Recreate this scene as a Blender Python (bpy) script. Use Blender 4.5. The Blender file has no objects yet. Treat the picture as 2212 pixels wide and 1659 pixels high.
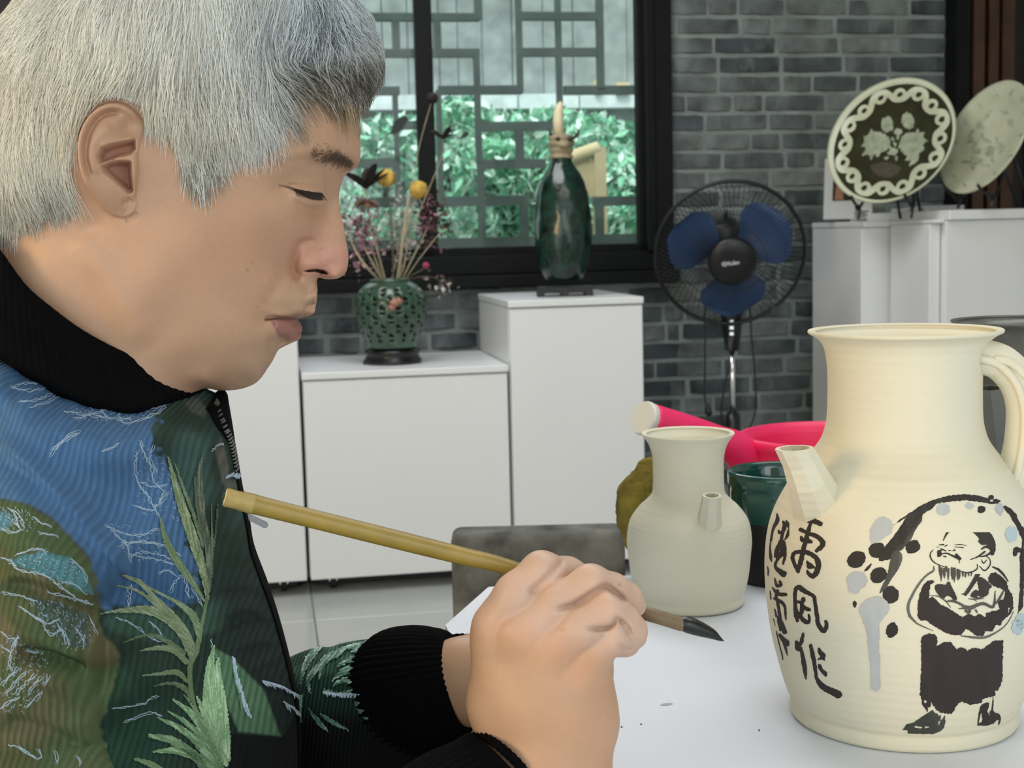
import bpy, bmesh, math, random
import numpy as np
from mathutils import Vector, Matrix, noise as mnoise
from mathutils.bvhtree import BVHTree
random.seed(7); RNG = np.random.default_rng(7)
S = bpy.context.scene; COL = S.collection
# ---------------------------------------------------------------- camera, world, lights, exposure
F = 3000.0                                   # focal length in pixels of the 2212 px frame
PITCH = math.atan((829.5-505)/F); ROLL = -0.025
CAM = np.array([0.0, 0.0, 1.06])
def _rx(a): c,s=math.cos(a),math.sin(a); return np.array([[1,0,0],[0,c,-s],[0,s,c]])
def _rz(a): c,s=math.cos(a),math.sin(a); return np.array([[c,-s,0],[s,c,0],[0,0,1]])
CAM_R = _rx(math.pi/2-PITCH) @ _rz(ROLL)
cd = bpy.data.cameras.new('camera'); cam = bpy.data.objects.new('camera', cd); COL.objects.link(cam)
cd.sensor_width = 36.0; cd.lens = F/2212*36.0; cd.clip_start = 0.02; cd.clip_end = 200
M4 = Matrix.Identity(4)
for i in range(3):
    for j in range(3): M4[i][j] = CAM_R[i,j]
M4.translation = Vector(CAM); cam.matrix_world = M4
cd.dof.use_dof = True; cd.dof.focus_distance = 0.80; cd.dof.aperture_fstop = 24.0
S.camera = cam
W = bpy.data.worlds.new('world'); S.world = W; W.use_nodes = True
bg = W.node_tree.nodes['Background']; bg.inputs[0].default_value = (0.86,0.94,0.95,1); bg.inputs[1].default_value = 1.35
S.view_settings.view_transform = 'Standard'; S.view_settings.look = 'None'
S.view_settings.exposure = 0.2; S.view_settings.gamma = 1.0; S.view_settings.use_curve_mapping = False
S.cycles.use_denoising = True
S.cycles.max_bounces = 8; S.cycles.transparent_max_bounces = 12; S.cycles.caustics_reflective = False; S.cycles.caustics_refractive = False
def area(name, loc, target, size, power, color, size_y=None):
    l = bpy.data.lights.new(name, 'AREA'); l.energy = power; l.color = color; l.size = size
    if size_y: l.shape='RECTANGLE'; l.size_y = size_y
    o = bpy.data.objects.new(name, l); COL.objects.link(o); o.location = loc
    d = Vector(target)-Vector(loc); o.rotation_euler = d.to_track_quat('-Z','Y').to_euler(); return o
area('ceiling_panel_light', (0.6,1.5,2.75), (0.5,1.3,0), 1.8, 20, (1.0,0.99,0.98), 1.2)
area('ceiling_panel_light', (-0.4,3.4,2.75), (-0.3,3.5,0), 1.5, 28, (0.98,0.99,1.0), 1.0)
area('warm_room_light', (-2.2,-0.5,1.5), (-0.1,0.85,0.95), 0.8, 25, (1.0,0.66,0.27))
area('cool_front_fill', (1.0,-1.8,2.0), (0.3,0.9,0.9), 1.6, 12, (0.97,0.98,1.0))  # unseen cool lamp behind the camera, added as front fill

sl=bpy.data.lights.new('sun','SUN'); sl.energy=2.6; sl.angle=math.radians(40); sl.color=(1.0,0.99,0.95)
so=bpy.data.objects.new('sun',sl); COL.objects.link(so); so.rotation_euler=Vector((0.15,0.62,-1.0)).to_track_quat('-Z','Y').to_euler()
# ---------------------------------------------------------------- pixel <-> world
def ray(px,py): return CAM_R@np.array([(px-1106)/F,-(py-829.5)/F,-1.0])
def at_y(px,py,Y): d=ray(px,py); return CAM+d*(Y/d[1])
def at_z(px,py,z): d=ray(px,py); return CAM+d*((z-CAM[2])/d[2])
def at_d(px,py,D): return CAM+ray(px,py)*D          # D measured along the optical axis
def to_px(P):
    q=(np.asarray(P)-CAM)@CAM_R; D=-q[...,2]
    return np.stack([1106+F*q[...,0]/D, 829.5-F*q[...,1]/D, D],-1)
YAW=math.radians(10); EX=np.array([math.cos(YAW),math.sin(YAW),0]); EY=np.array([-math.sin(YAW),math.cos(YAW),0]); W0=np.array([0,4.9,0])
def wall(px,py,off=0.0):
    d=ray(px,py); t=((W0-EY*off-CAM)@EY)/(d@EY); p=CAM+d*t; return (p-W0)@EX, p[2]
def WP(s,z,off=0.0): return W0+EX*s-EY*off+np.array([0,0,z])
# ---------------------------------------------------------------- tagging and meshes
def tag(o,label=None,cat=None,group=None,kind=None):
    if label: o['label']=label
    if cat: o['category']=cat
    if group: o['group']=group
    if kind: o['kind']=kind
    return o
def empty(name,loc=(0,0,0),label=None,cat=None,group=None,kind=None):
    o=bpy.data.objects.new(name,None); COL.objects.link(o); o.location=Vector(loc); o.empty_display_size=0.02
    return tag(o,label,cat,group,kind)
def link(name,me,parent=None):
    o=bpy.data.objects.new(name,me); COL.objects.link(o)
    if parent is not None:
        o.parent=parent; o.matrix_parent_inverse=parent_world(parent).inverted()
    return o
def parent_world(p):
    m=p.matrix_basis.copy()
    while p.parent is not None:
        m = p.parent.matrix_basis @ p.matrix_parent_inverse @ m; p=p.parent
    return m
def mk(name,V,Fc,mat,parent=None,smooth=False,colors=None):
    me=bpy.data.meshes.new(name)
    V=np.asarray(V,dtype=np.float64).reshape(-1,3)
    if isinstance(Fc,np.ndarray):
        n=len(Fc); k=Fc.shape[1]
        me.vertices.add(len(V)); me.vertices.foreach_set('co',V.astype(np.float32).ravel())
        me.loops.add(n*k); me.loops.foreach_set('vertex_index',Fc.astype(np.int32).ravel())
        me.polygons.add(n); me.polygons.foreach_set('loop_start',np.arange(0,n*k,k,dtype=np.int32))
        me.update(calc_edges=True)
    else:
        me.from_pydata([tuple(v) for v in V],[],Fc)
    if smooth: me.polygons.foreach_set('use_smooth',np.ones(len(me.polygons),dtype=bool))
    if colors is not None:
        a=me.color_attributes.new('col','FLOAT_COLOR','POINT')
        c=np.ones((len(V),4),dtype=np.float32); c[:,:3]=np.asarray(colors)[:,:3]; a.data.foreach_set('color',c.ravel())
    for m in (mat if isinstance(mat,(list,tuple)) else [mat]): me.materials.append(m)
    me.update()
    return link(name,me,parent)
class MB:
    def __init__(s): s.v=[]; s.f=[]
    def add(s,V,Fc):
        n=len(s.v); s.v+= [tuple(map(float,v)) for v in V]; s.f+= [tuple(int(i)+n for i in f) for f in Fc]; return s
    def build(s,name,mat,parent=None,smooth=False): return mk(name,s.v,s.f,mat,parent,smooth)
BOXF=[(0,3,2,1),(4,5,6,7),(0,1,5,4),(1,2,6,5),(2,3,7,6),(3,0,4,7)]
def hexa(P8): return P8,BOXF
def wbox(s0,s1,z0,z1,o0,o1):
    """box in wall coordinates, o0 = far offset, o1 = offset towards the room"""
    return [WP(s0,z0,o1),WP(s1,z0,o1),WP(s1,z0,o0),WP(s0,z0,o0),WP(s0,z1,o1),WP(s1,z1,o1),WP(s1,z1,o0),WP(s0,z1,o0)],BOXF
def box(c,h):
    x,y,z=c; a,b,d=h
    return [(x-a,y-b,z-d),(x+a,y-b,z-d),(x+a,y+b,z-d),(x-a,y+b,z-d),(x-a,y-b,z+d),(x+a,y-b,z+d),(x+a,y+b,z+d),(x-a,y+b,z+d)],BOXF
def bevel_obj(o,w,seg=2):
    bm=bmesh.new(); bm.from_mesh(o.data)
    bmesh.ops.remove_doubles(bm,verts=bm.verts,dist=1e-6)
    bmesh.ops.bevel(bm,geom=bm.edges[:],offset=w,segments=seg,profile=0.5,affect='EDGES',clamp_overlap=True)
    bm.to_mesh(o.data); bm.free(); return o
def lathe(prof,seg=64,center=(0,0,0),mod=None,close_bottom=True):
    V=[];n=len(prof)
    for (r,z) in prof:
        for k in range(seg):
            a=2*math.pi*k/seg; rr=r if mod is None else mod(r,z,a)
            V.append((center[0]+rr*math.cos(a),center[1]+rr*math.sin(a),center[2]+z))
    Fc=[]
    for i in range(n-1):
        for k in range(seg):
            k2=(k+1)%seg; Fc.append((i*seg+k,i*seg+k2,(i+1)*seg+k2,(i+1)*seg+k))
    if close_bottom: Fc.append(tuple(range(seg-1,-1,-1)))
    return V,Fc
def frame_from(t):
    t=t/np.linalg.norm(t); u=np.cross(t,[0,0,1.0])
    if np.linalg.norm(u)<1e-3: u=np.cross(t,[1.0,0,0])
    u/=np.linalg.norm(u); return u,np.cross(u,t)
def tube(path,rad,seg=10,caps=True,flat=1.0,twist=0.0):
    path=np.asarray(path,float); n=len(path); rad=np.broadcast_to(rad,(n,))
    V=[];Fc=[]; u=None
    for i in range(n):
        t=path[min(i+1,n-1)]-path[max(i-1,0)]
        if u is None: u,v=frame_from(t)
        else:
            t=t/np.linalg.norm(t); u=u-t*(u@t); u/=np.linalg.norm(u); v=np.cross(u,t)
        for k in range(seg):
            a=2*math.pi*k/seg+twist
            V.append(path[i]+rad[i]*(math.cos(a)*u+flat*math.sin(a)*v))
    for i in range(n-1):
        for k in range(seg):
            k2=(k+1)%seg; Fc.append((i*seg+k,(i+1)*seg+k,(i+1)*seg+k2,i*seg+k2))
    if caps: Fc.append(tuple(range(seg))); Fc.append(tuple(range(n*seg-1,(n-1)*seg-1,-1)))
    return V,Fc
def spline(P,n=40):
    P=np.asarray(P,float); m=len(P)
    if m<3:
        t=np.linspace(0,m-1,n)[:,None]; i=np.clip(t.astype(int),0,m-2)[:,0]; return P[i]*(1-(t-i[:,None]))+P[i+1]*(t-i[:,None])
    Q=np.vstack([2*P[0]-P[1],P,2*P[-1]-P[-2]]); out=[]
    for t in np.linspace(0,m-1,n):
        i=min(int(t),m-2); f=t-i; a,b,c,d=Q[i],Q[i+1],Q[i+2],Q[i+3]
        out.append(0.5*((2*b)+(-a+c)*f+(2*a-5*b+4*c-d)*f*f+(-a+3*b-3*c+d)*f**3))
    return np.array(out)
# ---------------------------------------------------------------- materials
def lin(r,g,b):
    f=lambda c:(c/255/12.92) if c/255<=0.04045 else ((c/255+0.055)/1.055)**2.4
    return (f(r),f(g),f(b),1.0)
def mat(name,color,rough=0.5,metal=0.0,noise=None,bump=None,attr=False,spec=0.5,sss=0.0,coat=0.0,trans=0.0,pos=False,ior=None):
    """noise=(scale, amount) tints the base colour; bump=(scale, strength, distance)"""
    m=bpy.data.materials.new(name); m.use_nodes=True; nt=m.node_tree; b=nt.nodes['Principled BSDF']
    b.inputs['Base Color'].default_value=color; b.inputs['Roughness'].default_value=rough; b.inputs['Metallic'].default_value=metal
    b.inputs['Specular IOR Level'].default_value=spec
    if ior: b.inputs['IOR'].default_value=ior
    if sss: b.inputs['Subsurface Weight'].default_value=sss; b.inputs['Subsurface Radius'].default_value=(1.0,0.4,0.2); b.inputs['Subsurface Scale'].default_value=0.006
    if coat: b.inputs['Coat Weight'].default_value=coat; b.inputs['Coat Roughness'].default_value=0.08
    if trans: b.inputs['Transmission Weight'].default_value=trans
    co=nt.nodes.new('ShaderNodeNewGeometry').outputs['Position'] if pos else nt.nodes.new('ShaderNodeTexCoord').outputs['Object']
    src=None
    if attr:
        at=nt.nodes.new('ShaderNodeAttribute'); at.attribute_name='col'; src=at.outputs['Color']; nt.links.new(src,b.inputs['Base Color'])
    if noise:
        n=nt.nodes.new('ShaderNodeTexNoise'); n.inputs['Scale'].default_value=noise[0]; n.inputs['Detail'].default_value=6; nt.links.new(co,n.inputs['Vector'])
        r=nt.nodes.new('ShaderNodeMapRange'); r.inputs['From Min'].default_value=0.3; r.inputs['From Max'].default_value=0.7
        r.inputs['To Min'].default_value=1-noise[1]; r.inputs['To Max'].default_value=1+noise[1]; nt.links.new(n.outputs['Fac'],r.inputs['Value'])
        mx=nt.nodes.new('ShaderNodeVectorMath'); mx.operation='SCALE'
        if src: nt.links.new(src,mx.inputs[0])
        else: mx.inputs[0].default_value=color[:3]
        nt.links.new(r.outputs['Result'],mx.inputs['Scale']); nt.links.new(mx.outputs['Vector'],b.inputs['Base Color'])
    if bump:
        n=nt.nodes.new('ShaderNodeTexNoise'); n.inputs['Scale'].default_value=bump[0]; n.inputs['Detail'].default_value=4; nt.links.new(co,n.inputs['Vector'])
        bp=nt.nodes.new('ShaderNodeBump'); bp.inputs['Strength'].default_value=bump[1]; bp.inputs['Distance'].default_value=bump[2]
        nt.links.new(n.outputs['Fac'],bp.inputs['Height']); nt.links.new(bp.outputs['Normal'],b.inputs['Normal'])
    return m
# ================================================================ ROOM
M_BR=[mat('grey brick',lin(*c),0.9,noise=(9,0.5),bump=(60,0.5,0.004),pos=True) for c in ((92,99,100),(104,111,111),(80,88,90),(116,122,121),(62,70,72))]
M_MORT=mat('lime mortar',lin(134,142,140),0.95,noise=(6,0.28),bump=(40,0.6,0.004),pos=True)
M_BLACKWOOD=mat('dark lacquered wood',lin(13,16,16),0.6,noise=(14,0.25),bump=(90,0.2,0.001),spec=.2)
M_BROWN=mat('dark brown wood',lin(66,42,26),0.45,noise=(12,0.35),bump=(60,0.2,0.001))
M_BROWN2=mat('deep brown wood',lin(24,19,15),0.5,noise=(12,0.3))
M_PLASTER=mat('white plaster',lin(205,205,200),0.9)
M_TILE=mat('grey floor tile',lin(172,175,172),0.22,noise=(3,0.06))
M_GROUT=mat('tile grout',lin(120,122,120),0.9)
for m_ in M_BR:      # patches of old limewash over the bricks
    nt=m_.node_tree; b_=nt.nodes['Principled BSDF']; src=b_.inputs['Base Color'].links[0].from_socket; g_=nt.nodes.new('ShaderNodeNewGeometry'); mp=nt.nodes.new('ShaderNodeMapping'); mp.inputs['Scale'].default_value=(3.2,3.2,1.3); n_=nt.nodes.new('ShaderNodeTexNoise'); n_.inputs['Scale'].default_value=1.6; n_.inputs['Detail'].default_value=8; n_.inputs['Roughness'].default_value=.65
    r_=nt.nodes.new('ShaderNodeMapRange'); r_.inputs['From Min'].default_value=.52; r_.inputs['From Max'].default_value=.66; r_.inputs['To Max'].default_value=.75; mx_=nt.nodes.new('ShaderNodeMix'); mx_.data_type='RGBA'; mx_.inputs['B'].default_value=lin(132,141,139)
    nt.links.new(g_.outputs['Position'],mp.inputs[0]); nt.links.new(mp.outputs[0],n_.inputs['Vector']); nt.links.new(n_.outputs['Fac'],r_.inputs['Value']); nt.links.new(r_.outputs[0],mx_.inputs['Factor']); nt.links.new(src,mx_.inputs['A']); nt.links.new(mx_.outputs['Result'],b_.inputs['Base Color'])
wall_back=empty('wall_back',WP(0,0),kind='structure')
ws0=wall(470,600)[0]; ws1=wall(1450,570)[0]; wz0=wall(1000,622)[1]; wz1=2.25
m=MB()
m.add(*wbox(ws1,3.2,0,2.8,-0.22,0)); m.add(*wbox(-3.4,ws0,0,2.8,-0.22,0)); m.add(*wbox(ws0,ws1,0,wz0,-0.22,0)); m.add(*wbox(ws0,ws1,wz1,2.8,-0.22,0))
m.build('mortar_bed',M_MORT,wall_back)
# bricks: one mesh per length and tone, shared
bm_cache={}
def brick_mesh(L,tone,var):
    k=(round(L,3),tone,var)
    if k in bm_cache: return bm_cache[k]
    rr=random.Random(hash(k)%999); h=0.0555; V=[];nx=5
    bm=bmesh.new()
    for i in range(nx+1):
        x=-L/2+L*i/nx; j=lambda a:rr.uniform(-a,a)
        e=0.004 if i in(0,nx) else 0
        for (y,z) in ((0.004+e,-h/2+j(.002)),(-0.0075-j(.002)+e,-h/2+0.004+j(.0025)),(-0.0085-j(.002)+e,h/2-0.004+j(.0025)),(0.004+e,h/2+j(.002))):
            bm.verts.new((x+j(.002),y,z))
    bm.verts.ensure_lookup_table()
    for i in range(nx):
        for q in range(3): bm.faces.new([bm.verts[i*4+q],bm.verts[(i+1)*4+q],bm.verts[(i+1)*4+q+1],bm.verts[i*4+q+1]])
    bm.faces.new([bm.verts[q] for q in (3,2,1,0)][::-1][::-1]); bm.faces.new([bm.verts[nx*4+q] for q in (0,1,2,3)])
    bmesh.ops.recalc_face_normals(bm,faces=bm.faces)
    me=bpy.data.meshes.new('brick'); bm.to_mesh(me); bm.free(); me.materials.append(M_BR[tone]); bm_cache[k]=me; return me
COURSE=0.0675; Z0=1.6045-0.034     # centre of one measured course
def lay(s0,s1,z0,z1,seed):
    rr=random.Random(seed)
    i0=math.floor((z0-Z0)/COURSE)-0; i1=math.ceil((z1-Z0)/COURSE)
    for i in range(i0,i1+1):
        z=Z0+i*COURSE
        if z<0.03: continue
        s=s0-rr.uniform(0.0,0.2)
        while s<s1:
            L=rr.choice((0.225,0.225,0.225,0.105,0.16)); tone=rr.choices(range(5),(5,5,4,3,2))[0]
            if s+L>s0+0.02:
                a=max(s,s0-0.02); b=min(s+L,s1+0.03); Lq=round((b-a)*50)/50
                if Lq>=0.04:
                    o=bpy.data.objects.new('brick',brick_mesh(Lq,tone,rr.randint(0,1))); COL.objects.link(o); o.parent=wall_back
                    o.matrix_parent_inverse=wall_back.matrix_basis.inverted()
                    o.location=Vector(WP((a+b)/2,z,0.0)); o.rotation_euler=(0,rr.uniform(-.008,.008),YAW)
            s+=L+0.013
brS1=wall(2040,100)[0]
lay(ws1,brS1,wall(1600,1010)[1],wall(1600,-20)[1],3)
lay(wall(640,600)[0],wall(1060,600)[0],wall(800,800)[1],wz0-0.03,5)
lay(wall(1375,700)[0],ws1-.012,wall(1600,1010)[1],wz0-0.03,9)
# dark wooden door at the far right, plank by plank
door=empty('door_1',WP(brS1,0),kind='structure')
mk('door_post',*wbox(brS1,brS1+0.045,0,2.8,0,0.09),M_BLACKWOOD,door)
s=brS1+0.045; widths=[.03,.045,.018,.04,.018,.05,.06,.03,.05,.03,.05,.06,.05,.06,.05]
for i,w in enumerate(widths):
    mk('plank',*wbox(s+.001,s+w-.001,0,2.8,0,(0.05,0.075,0.03,0.07,0.035,0.06,0.03)[i%7]),M_BROWN if i%7 in(1,3,5) else M_BROWN2,door); s+=w
# dark wooden panel far left, behind the man's head
door2=empty('door_2',WP(-2.1,0),kind='structure'); s=-2.2
for i in range(8): mk('plank',*wbox(s,s+0.115,0,2.8,0,0.03+0.01*(i%2)),M_BROWN2,door2); s+=0.12
# floor: one slab, with tiles laid where the photograph shows them
floor=empty('floor',(0,0,0),kind='structure')
mk('screed',*hexa([(-4.5,-2,-.12),(4.5,-2,-.12),(4.5,8,-.12),(-4.5,8,-.12),(-4.5,-2,-.008),(4.5,-2,-.008),(4.5,5.6,-.008),(-4.5,5.6,-.008)]),M_GROUT,floor)
T=0.6; tme=None
c0=at_z(680,1340,0)
for i in range(-6,8):
    for j in range(-7,3):
        p=c0+EX*(i+.5)*T+EY*(j+.5)*T
        if (p-W0)@EY>0.1: continue
        if tme is None:
            o=mk('tile',*box((0,0,-.004),(T/2-.0015,T/2-.0015,.004)),M_TILE,floor); bevel_obj(o,0.0015,1); tme=o.data; o.location=Vector(p); o.rotation_euler.z=YAW
        else:
            o=bpy.data.objects.new('tile',tme); COL.objects.link(o); o.parent=floor; o.location=Vector(p); o.rotation_euler.z=YAW
ceil=mk('ceiling',*hexa([(-3.6,-2.2,2.8),(3.6,-2.2,2.8),(3.6,5.75,2.8),(-3.6,4.5,2.8),(-3.6,-2.2,2.9),(3.6,-2.2,2.9),(3.6,5.75,2.9),(-3.6,4.5,2.9)]),M_PLASTER); tag(ceil,kind='structure')
for nm,x in (('wall_left',-3.4),('wall_right',3.3)):
    tag(mk(nm,*box((x,2.2,1.4),(.05,3.4,1.4)),M_PLASTER),kind='structure')
# ---- window: dark frame, two sashes, glass
win=empty('window_1',WP((ws0+ws1)/2,wz0),kind='structure')
g_l=wall(940,300)[0]; g_r=wall(1379,300)[0]; m_l=wall(903,300)[0]; gz=wall(1150,531)[1]; gzl=wall(840,541)[1]
def fr(name,s0,s1,z0,z1,o0,o1,b=0.004):
    o=mk(name,*wbox(s0,s1,z0,z1,o0,o1),M_BLACKWOOD,win); bevel_obj(o,b,2); return o
fr('bottom_rail',ws0-.02,ws1+.002,wz0+.045,gz-.03,-0.1,0.035); fr('window_sill',ws0-.05,ws1+.012,wz0,wz0+.044,-0.1,0.075)
fr('top_rail',ws0-.02,ws1,wz1-.06,wz1,-0.1,0.035)
fr('side_post',g_r+.035,ws1,wz0+.044,wz1,-0.1,0.04); fr('side_post',ws0-.02,ws0+.06,wz0+.044,wz1,-0.1,0.04)
fr('side_bead',g_r+.018,g_r+.05,gz-.03,wz1-.05,-0.06,0.05)
for (a,b,off) in ((m_l,g_r+.04,-0.015),(ws0+.05,g_l,-0.06)):
    fr('sash_stile',a,a+(g_l-m_l),gz-.03,wz1-.06,off-.03,off+.02); fr('sash_stile',b-.042,b,gz-.03,wz1-.06,off-.03,off+.02)
    fr('sash_rail',a,b,gz-.045,gz,off-.03,off+.02); fr('sash_rail',a,b,wz1-.12,wz1-.06,off-.03,off+.02)
M_GLASS=bpy.data.materials.new('window glass'); M_GLASS.use_nodes=True; nt=M_GLASS.node_tree; nt.nodes.clear()
out=nt.nodes.new('ShaderNodeOutputMaterial'); mx=nt.nodes.new('ShaderNodeMixShader'); tr=nt.nodes.new('ShaderNodeBsdfTransparent'); gl=nt.nodes.new('ShaderNodeBsdfGlossy')
tr.inputs[0].default_value=(0.93,0.97,0.95,1); gl.inputs['Roughness'].default_value=0.02; lw=nt.nodes.new('ShaderNodeFresnel'); lw.inputs[0].default_value=1.22
nt.links.new(lw.outputs[0],mx.inputs[0]); nt.links.new(tr.outputs[0],mx.inputs[1]); nt.links.new(gl.outputs[0],mx.inputs[2]); nt.links.new(mx.outputs[0],out.inputs[0])
mk('pane',*wbox(g_l-.01,g_r+.01,gz-.01,wz1-.11,-0.024,-0.020),M_GLASS,win); mk('pane',*wbox(ws0+.1,m_l+.01,gz-.01,wz1-.11,-0.069,-0.065),M_GLASS,win)
# ================================================================ GARDEN BEHIND THE WINDOW
M_LAT=mat('weathered grey lattice wood',lin(84,96,94),0.8,noise=(8,0.2),pos=True)
M_PALE=mat('pale washed boards',lin(142,150,150),0.9,noise=(7,0.3),pos=True)
M_COPING=mat('pale stone coping',lin(214,224,228),0.9,noise=(9,0.2),pos=True)
M_POST=mat('cream painted post',lin(214,196,156),0.7,noise=(9,0.1),pos=True)
M_EARTH=mat('garden soil',lin(110,122,112),0.95,noise=(6,0.3),pos=True)
tag(mk('ground_outside',*wbox(-5,6,-.1,0.0,-9,-0.23),M_EARTH),kind='structure')
lat=empty('garden_lattice',WP(0,0,-1.2),'grey wooden lattice screen of interlocking rectangles outside the window','lattice')
def lbar(x0,y0,x1,y1,w=17):  # x1 = 0 marks an upright bar
    if x1!=0: a=wall(x0,y0-w/2,-1.2); b=wall(x1,y0+w/2,-1.2)
    else: a=wall(x0-w/2,y0,-1.2); b=wall(x0+w/2,y1,-1.2)
    o=mk('lattice_bar',*wbox(a[0],b[0],b[1],a[1],-1.235,-1.2+random.uniform(-.002,.002)),M_LAT,lat); return o
for q in [(740,36,1037,36),(780,114,1037,114),(770,196,864,196),(947,194,1128,194),(1118,34,1299,34),(1124,112,1303,112),(1220,194,1390,192),(1030,272,1210,272),(850,270,905,270),
          (1037,354,1180,354),(950,434,1143,434),(1282,434,1395,430),(770,352,860,352),(770,436,960,436)]: lbar(*q,18)
for q in [(856,36,0,114),(945,36,0,114),(1033,-80,0,40),(1033,110,0,350),(1122,-80,0,200),(1208,-80,0,272),(1297,-80,0,190),(858,192,0,440),(951,194,0,440),(1124,268,0,358),(1041,350,0,520),(1134,430,0,520),(1297,430,0,520),(1208,268,0,440)]: lbar(*q,19)
for s in (wall(690,0,-1.2)[0],wall(1440,0,-1.2)[0]): mk('lattice_post',*wbox(s-.04,s+.04,0,2.4,-1.24,-1.18),M_LAT,lat)
mk('lattice_sill',*wbox(wall(690,0,-1.2)[0],wall(1440,0,-1.2)[0],wall(1000,520,-1.2)[1]-.05,wall(1000,514,-1.2)[1],-1.25,-1.17),M_LAT,lat)
# pale boarded outbuilding wall with a coping
sh=empty('garden_wall',WP(0,0,-4.2),'pale boarded garden wall with a stone coping beyond the lattice','wall')
zc=wall(1200,222,-4.2)[1]
s=-3.6; k=0
while s<3.6:
    w=random.choice((.12,.16,.2)); mk('board',*wbox(s,s+w-.006,zc+.02,3.4,-4.3,-4.2+random.uniform(0,.03)),M_PALE,sh); s+=w
mk('base_wall',*wbox(-3.6,3.6,0,zc-.05,-4.4,-4.15),M_PALE,sh)
s=-3.6
while s<3.6: mk('coping_stone',*wbox(s,s+.39,zc-.05,zc+.04,-4.4,-4.02),M_COPING,sh); s+=.4
for x0,x1,y0,y1 in ((1288,1302,172,204),(1333,1361,178,204)):
    a=wall(x0,y1,-3.98); b=wall(x1,y0,-3.98); mk('end_block',*wbox(a[0],b[0],a[1],b[1],-4.06,-3.98),M_POST,sh)
# cream timber post with an arm
po=empty('garden_post',WP(wall(1297,480,-1.7)[0],0,-1.7),'cream timber post with a side arm outside the right window pane','post')
a=wall(1284,318,-1.7); b=wall(1309,300,-1.7)
mk('post',*wbox(a[0],b[0],0,a[1],-1.76,-1.7),M_POST,po)
p0=WP(*wall(1225,345,-1.7),-1.73); p1=WP(*wall(1262,332,-1.7),-1.73); p2=WP(*wall(1297,320,-1.7),-1.73)
mk('arm',*tube(spline([p0,p1,p2],8),.035,8),M_POST,po,True)
mk('arm_panel',*wbox(wall(1235,0,-1.7)[0],a[0],wall(1240,425,-1.7)[1],wall(1240,345,-1.7)[1],-1.74,-1.72),M_POST,po)
# shrubs: leaves past counting, kind stuff
M_LEAF=[mat('leaf '+n,lin(*c),0.5,spec=0.4) for n,c in (('pale',(206,236,222)),('mid',(142,206,172)),('deep',(84,146,120)))]
for me_ in M_LEAF: me_.node_tree.nodes['Principled BSDF'].inputs['Transmission Weight'].default_value=0.0
M_STEM=mat('shrub stem',lin(80,76,60),0.8)
def shrub(px,py,off,rw,rh,n,label,lsize,seed,w=(5,4,3)):
    rr=np.random.default_rng(seed); s,z=wall(px,py,off); c=WP(s,z,off)
    e=empty('garden_shrub',WP(s,0,off),label,'shrub','shrubs outside the window')
    d=rr.normal(size=(n,3)); d/=np.linalg.norm(d,axis=1)[:,None]; d*=rr.uniform(.45,1,n)[:,None]**.6
    P=c+np.outer(d[:,0]*rw,EX)+np.outer(d[:,1]*rw*.6,EY)+np.outer(d[:,2]*rh,[0,0,1])
    P=P[P[:,2]>0.03]; n=len(P)
    V=[];Fc=[];mi=[]
    a=rr.normal(size=(n,3)); a[:,2]-=.3; a/=np.linalg.norm(a,axis=1)[:,None]; b=np.cross(a,rr.normal(size=(n,3))); b/=np.linalg.norm(b,axis=1)[:,None]; nn=np.cross(a,b)
    L=1.3*lsize*rr.uniform(.6,1.4,n); Wd=L*rr.uniform(.3,.45,n)
    V=np.stack([P-a*L[:,None],P+b*Wd[:,None]+nn*(.25*Wd)[:,None],P+a*L[:,None],P-b*Wd[:,None]+nn*(.25*Wd)[:,None]],1).reshape(-1,3)
    idx=np.arange(n)*4; Fc=np.concatenate([np.stack([idx,idx+1,idx+2],1),np.stack([idx,idx+2,idx+3],1)])
    o=mk('leaves',V,Fc,M_LEAF,e); tag(o,kind='stuff')
    ch=rr.choice(3,n,p=np.array(w)/sum(w)); o.data.polygons.foreach_set('material_index',np.concatenate([ch,ch]).astype(np.int32))
    mb=MB()
    for k in range(5):
        q=c+EX*rr.uniform(-.5,.5)*rw+np.array([0,0,rr.uniform(-.1,.4)*rh]); mb.add(*tube(spline([WP(s+rr.uniform(-.05,.05),0,off),(WP(s,0,off)+q)/2,q],6),[.015,.014,.012,.01,.008,.005],5))
    mb.build('stem',M_STEM,e)
shrub(850,330,-2.9,.28,.22,700,'teal leafy shrub seen through the left window pane',.032,1,(5,4,3))
shrub(1000,330,-2.35,.26,.30,1200,'tall pale leafed shrub beside the window mullion',.030,2,(5,4,3))
shrub(1090,420,-1.90,.27,.26,1300,'broad bright green shrub left of the green bottle',.034,3,(4,5,2))
shrub(1350,480,-2.2,.22,.16,800,'low bright green shrub at the right window corner',.030,4,(3,6,2))
shrub(1330,390,-2.75,.26,.14,700,'pale shrub standing behind the cream post',.034,5,(6,4,2))
shrub(940,500,-1.47,.30,.16,900,'low pale shrub along the window foot',.026,6,(6,4,2))
shrub(800,470,-3.3,.34,.22,700,'silvery thin shrub behind the dried flowers',.022,7,(8,2,1))
shrub(1180,300,-3.7,.6,.18,900,'far hedge of pale leaves under the coping',.04,8,(5,4,3))
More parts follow.
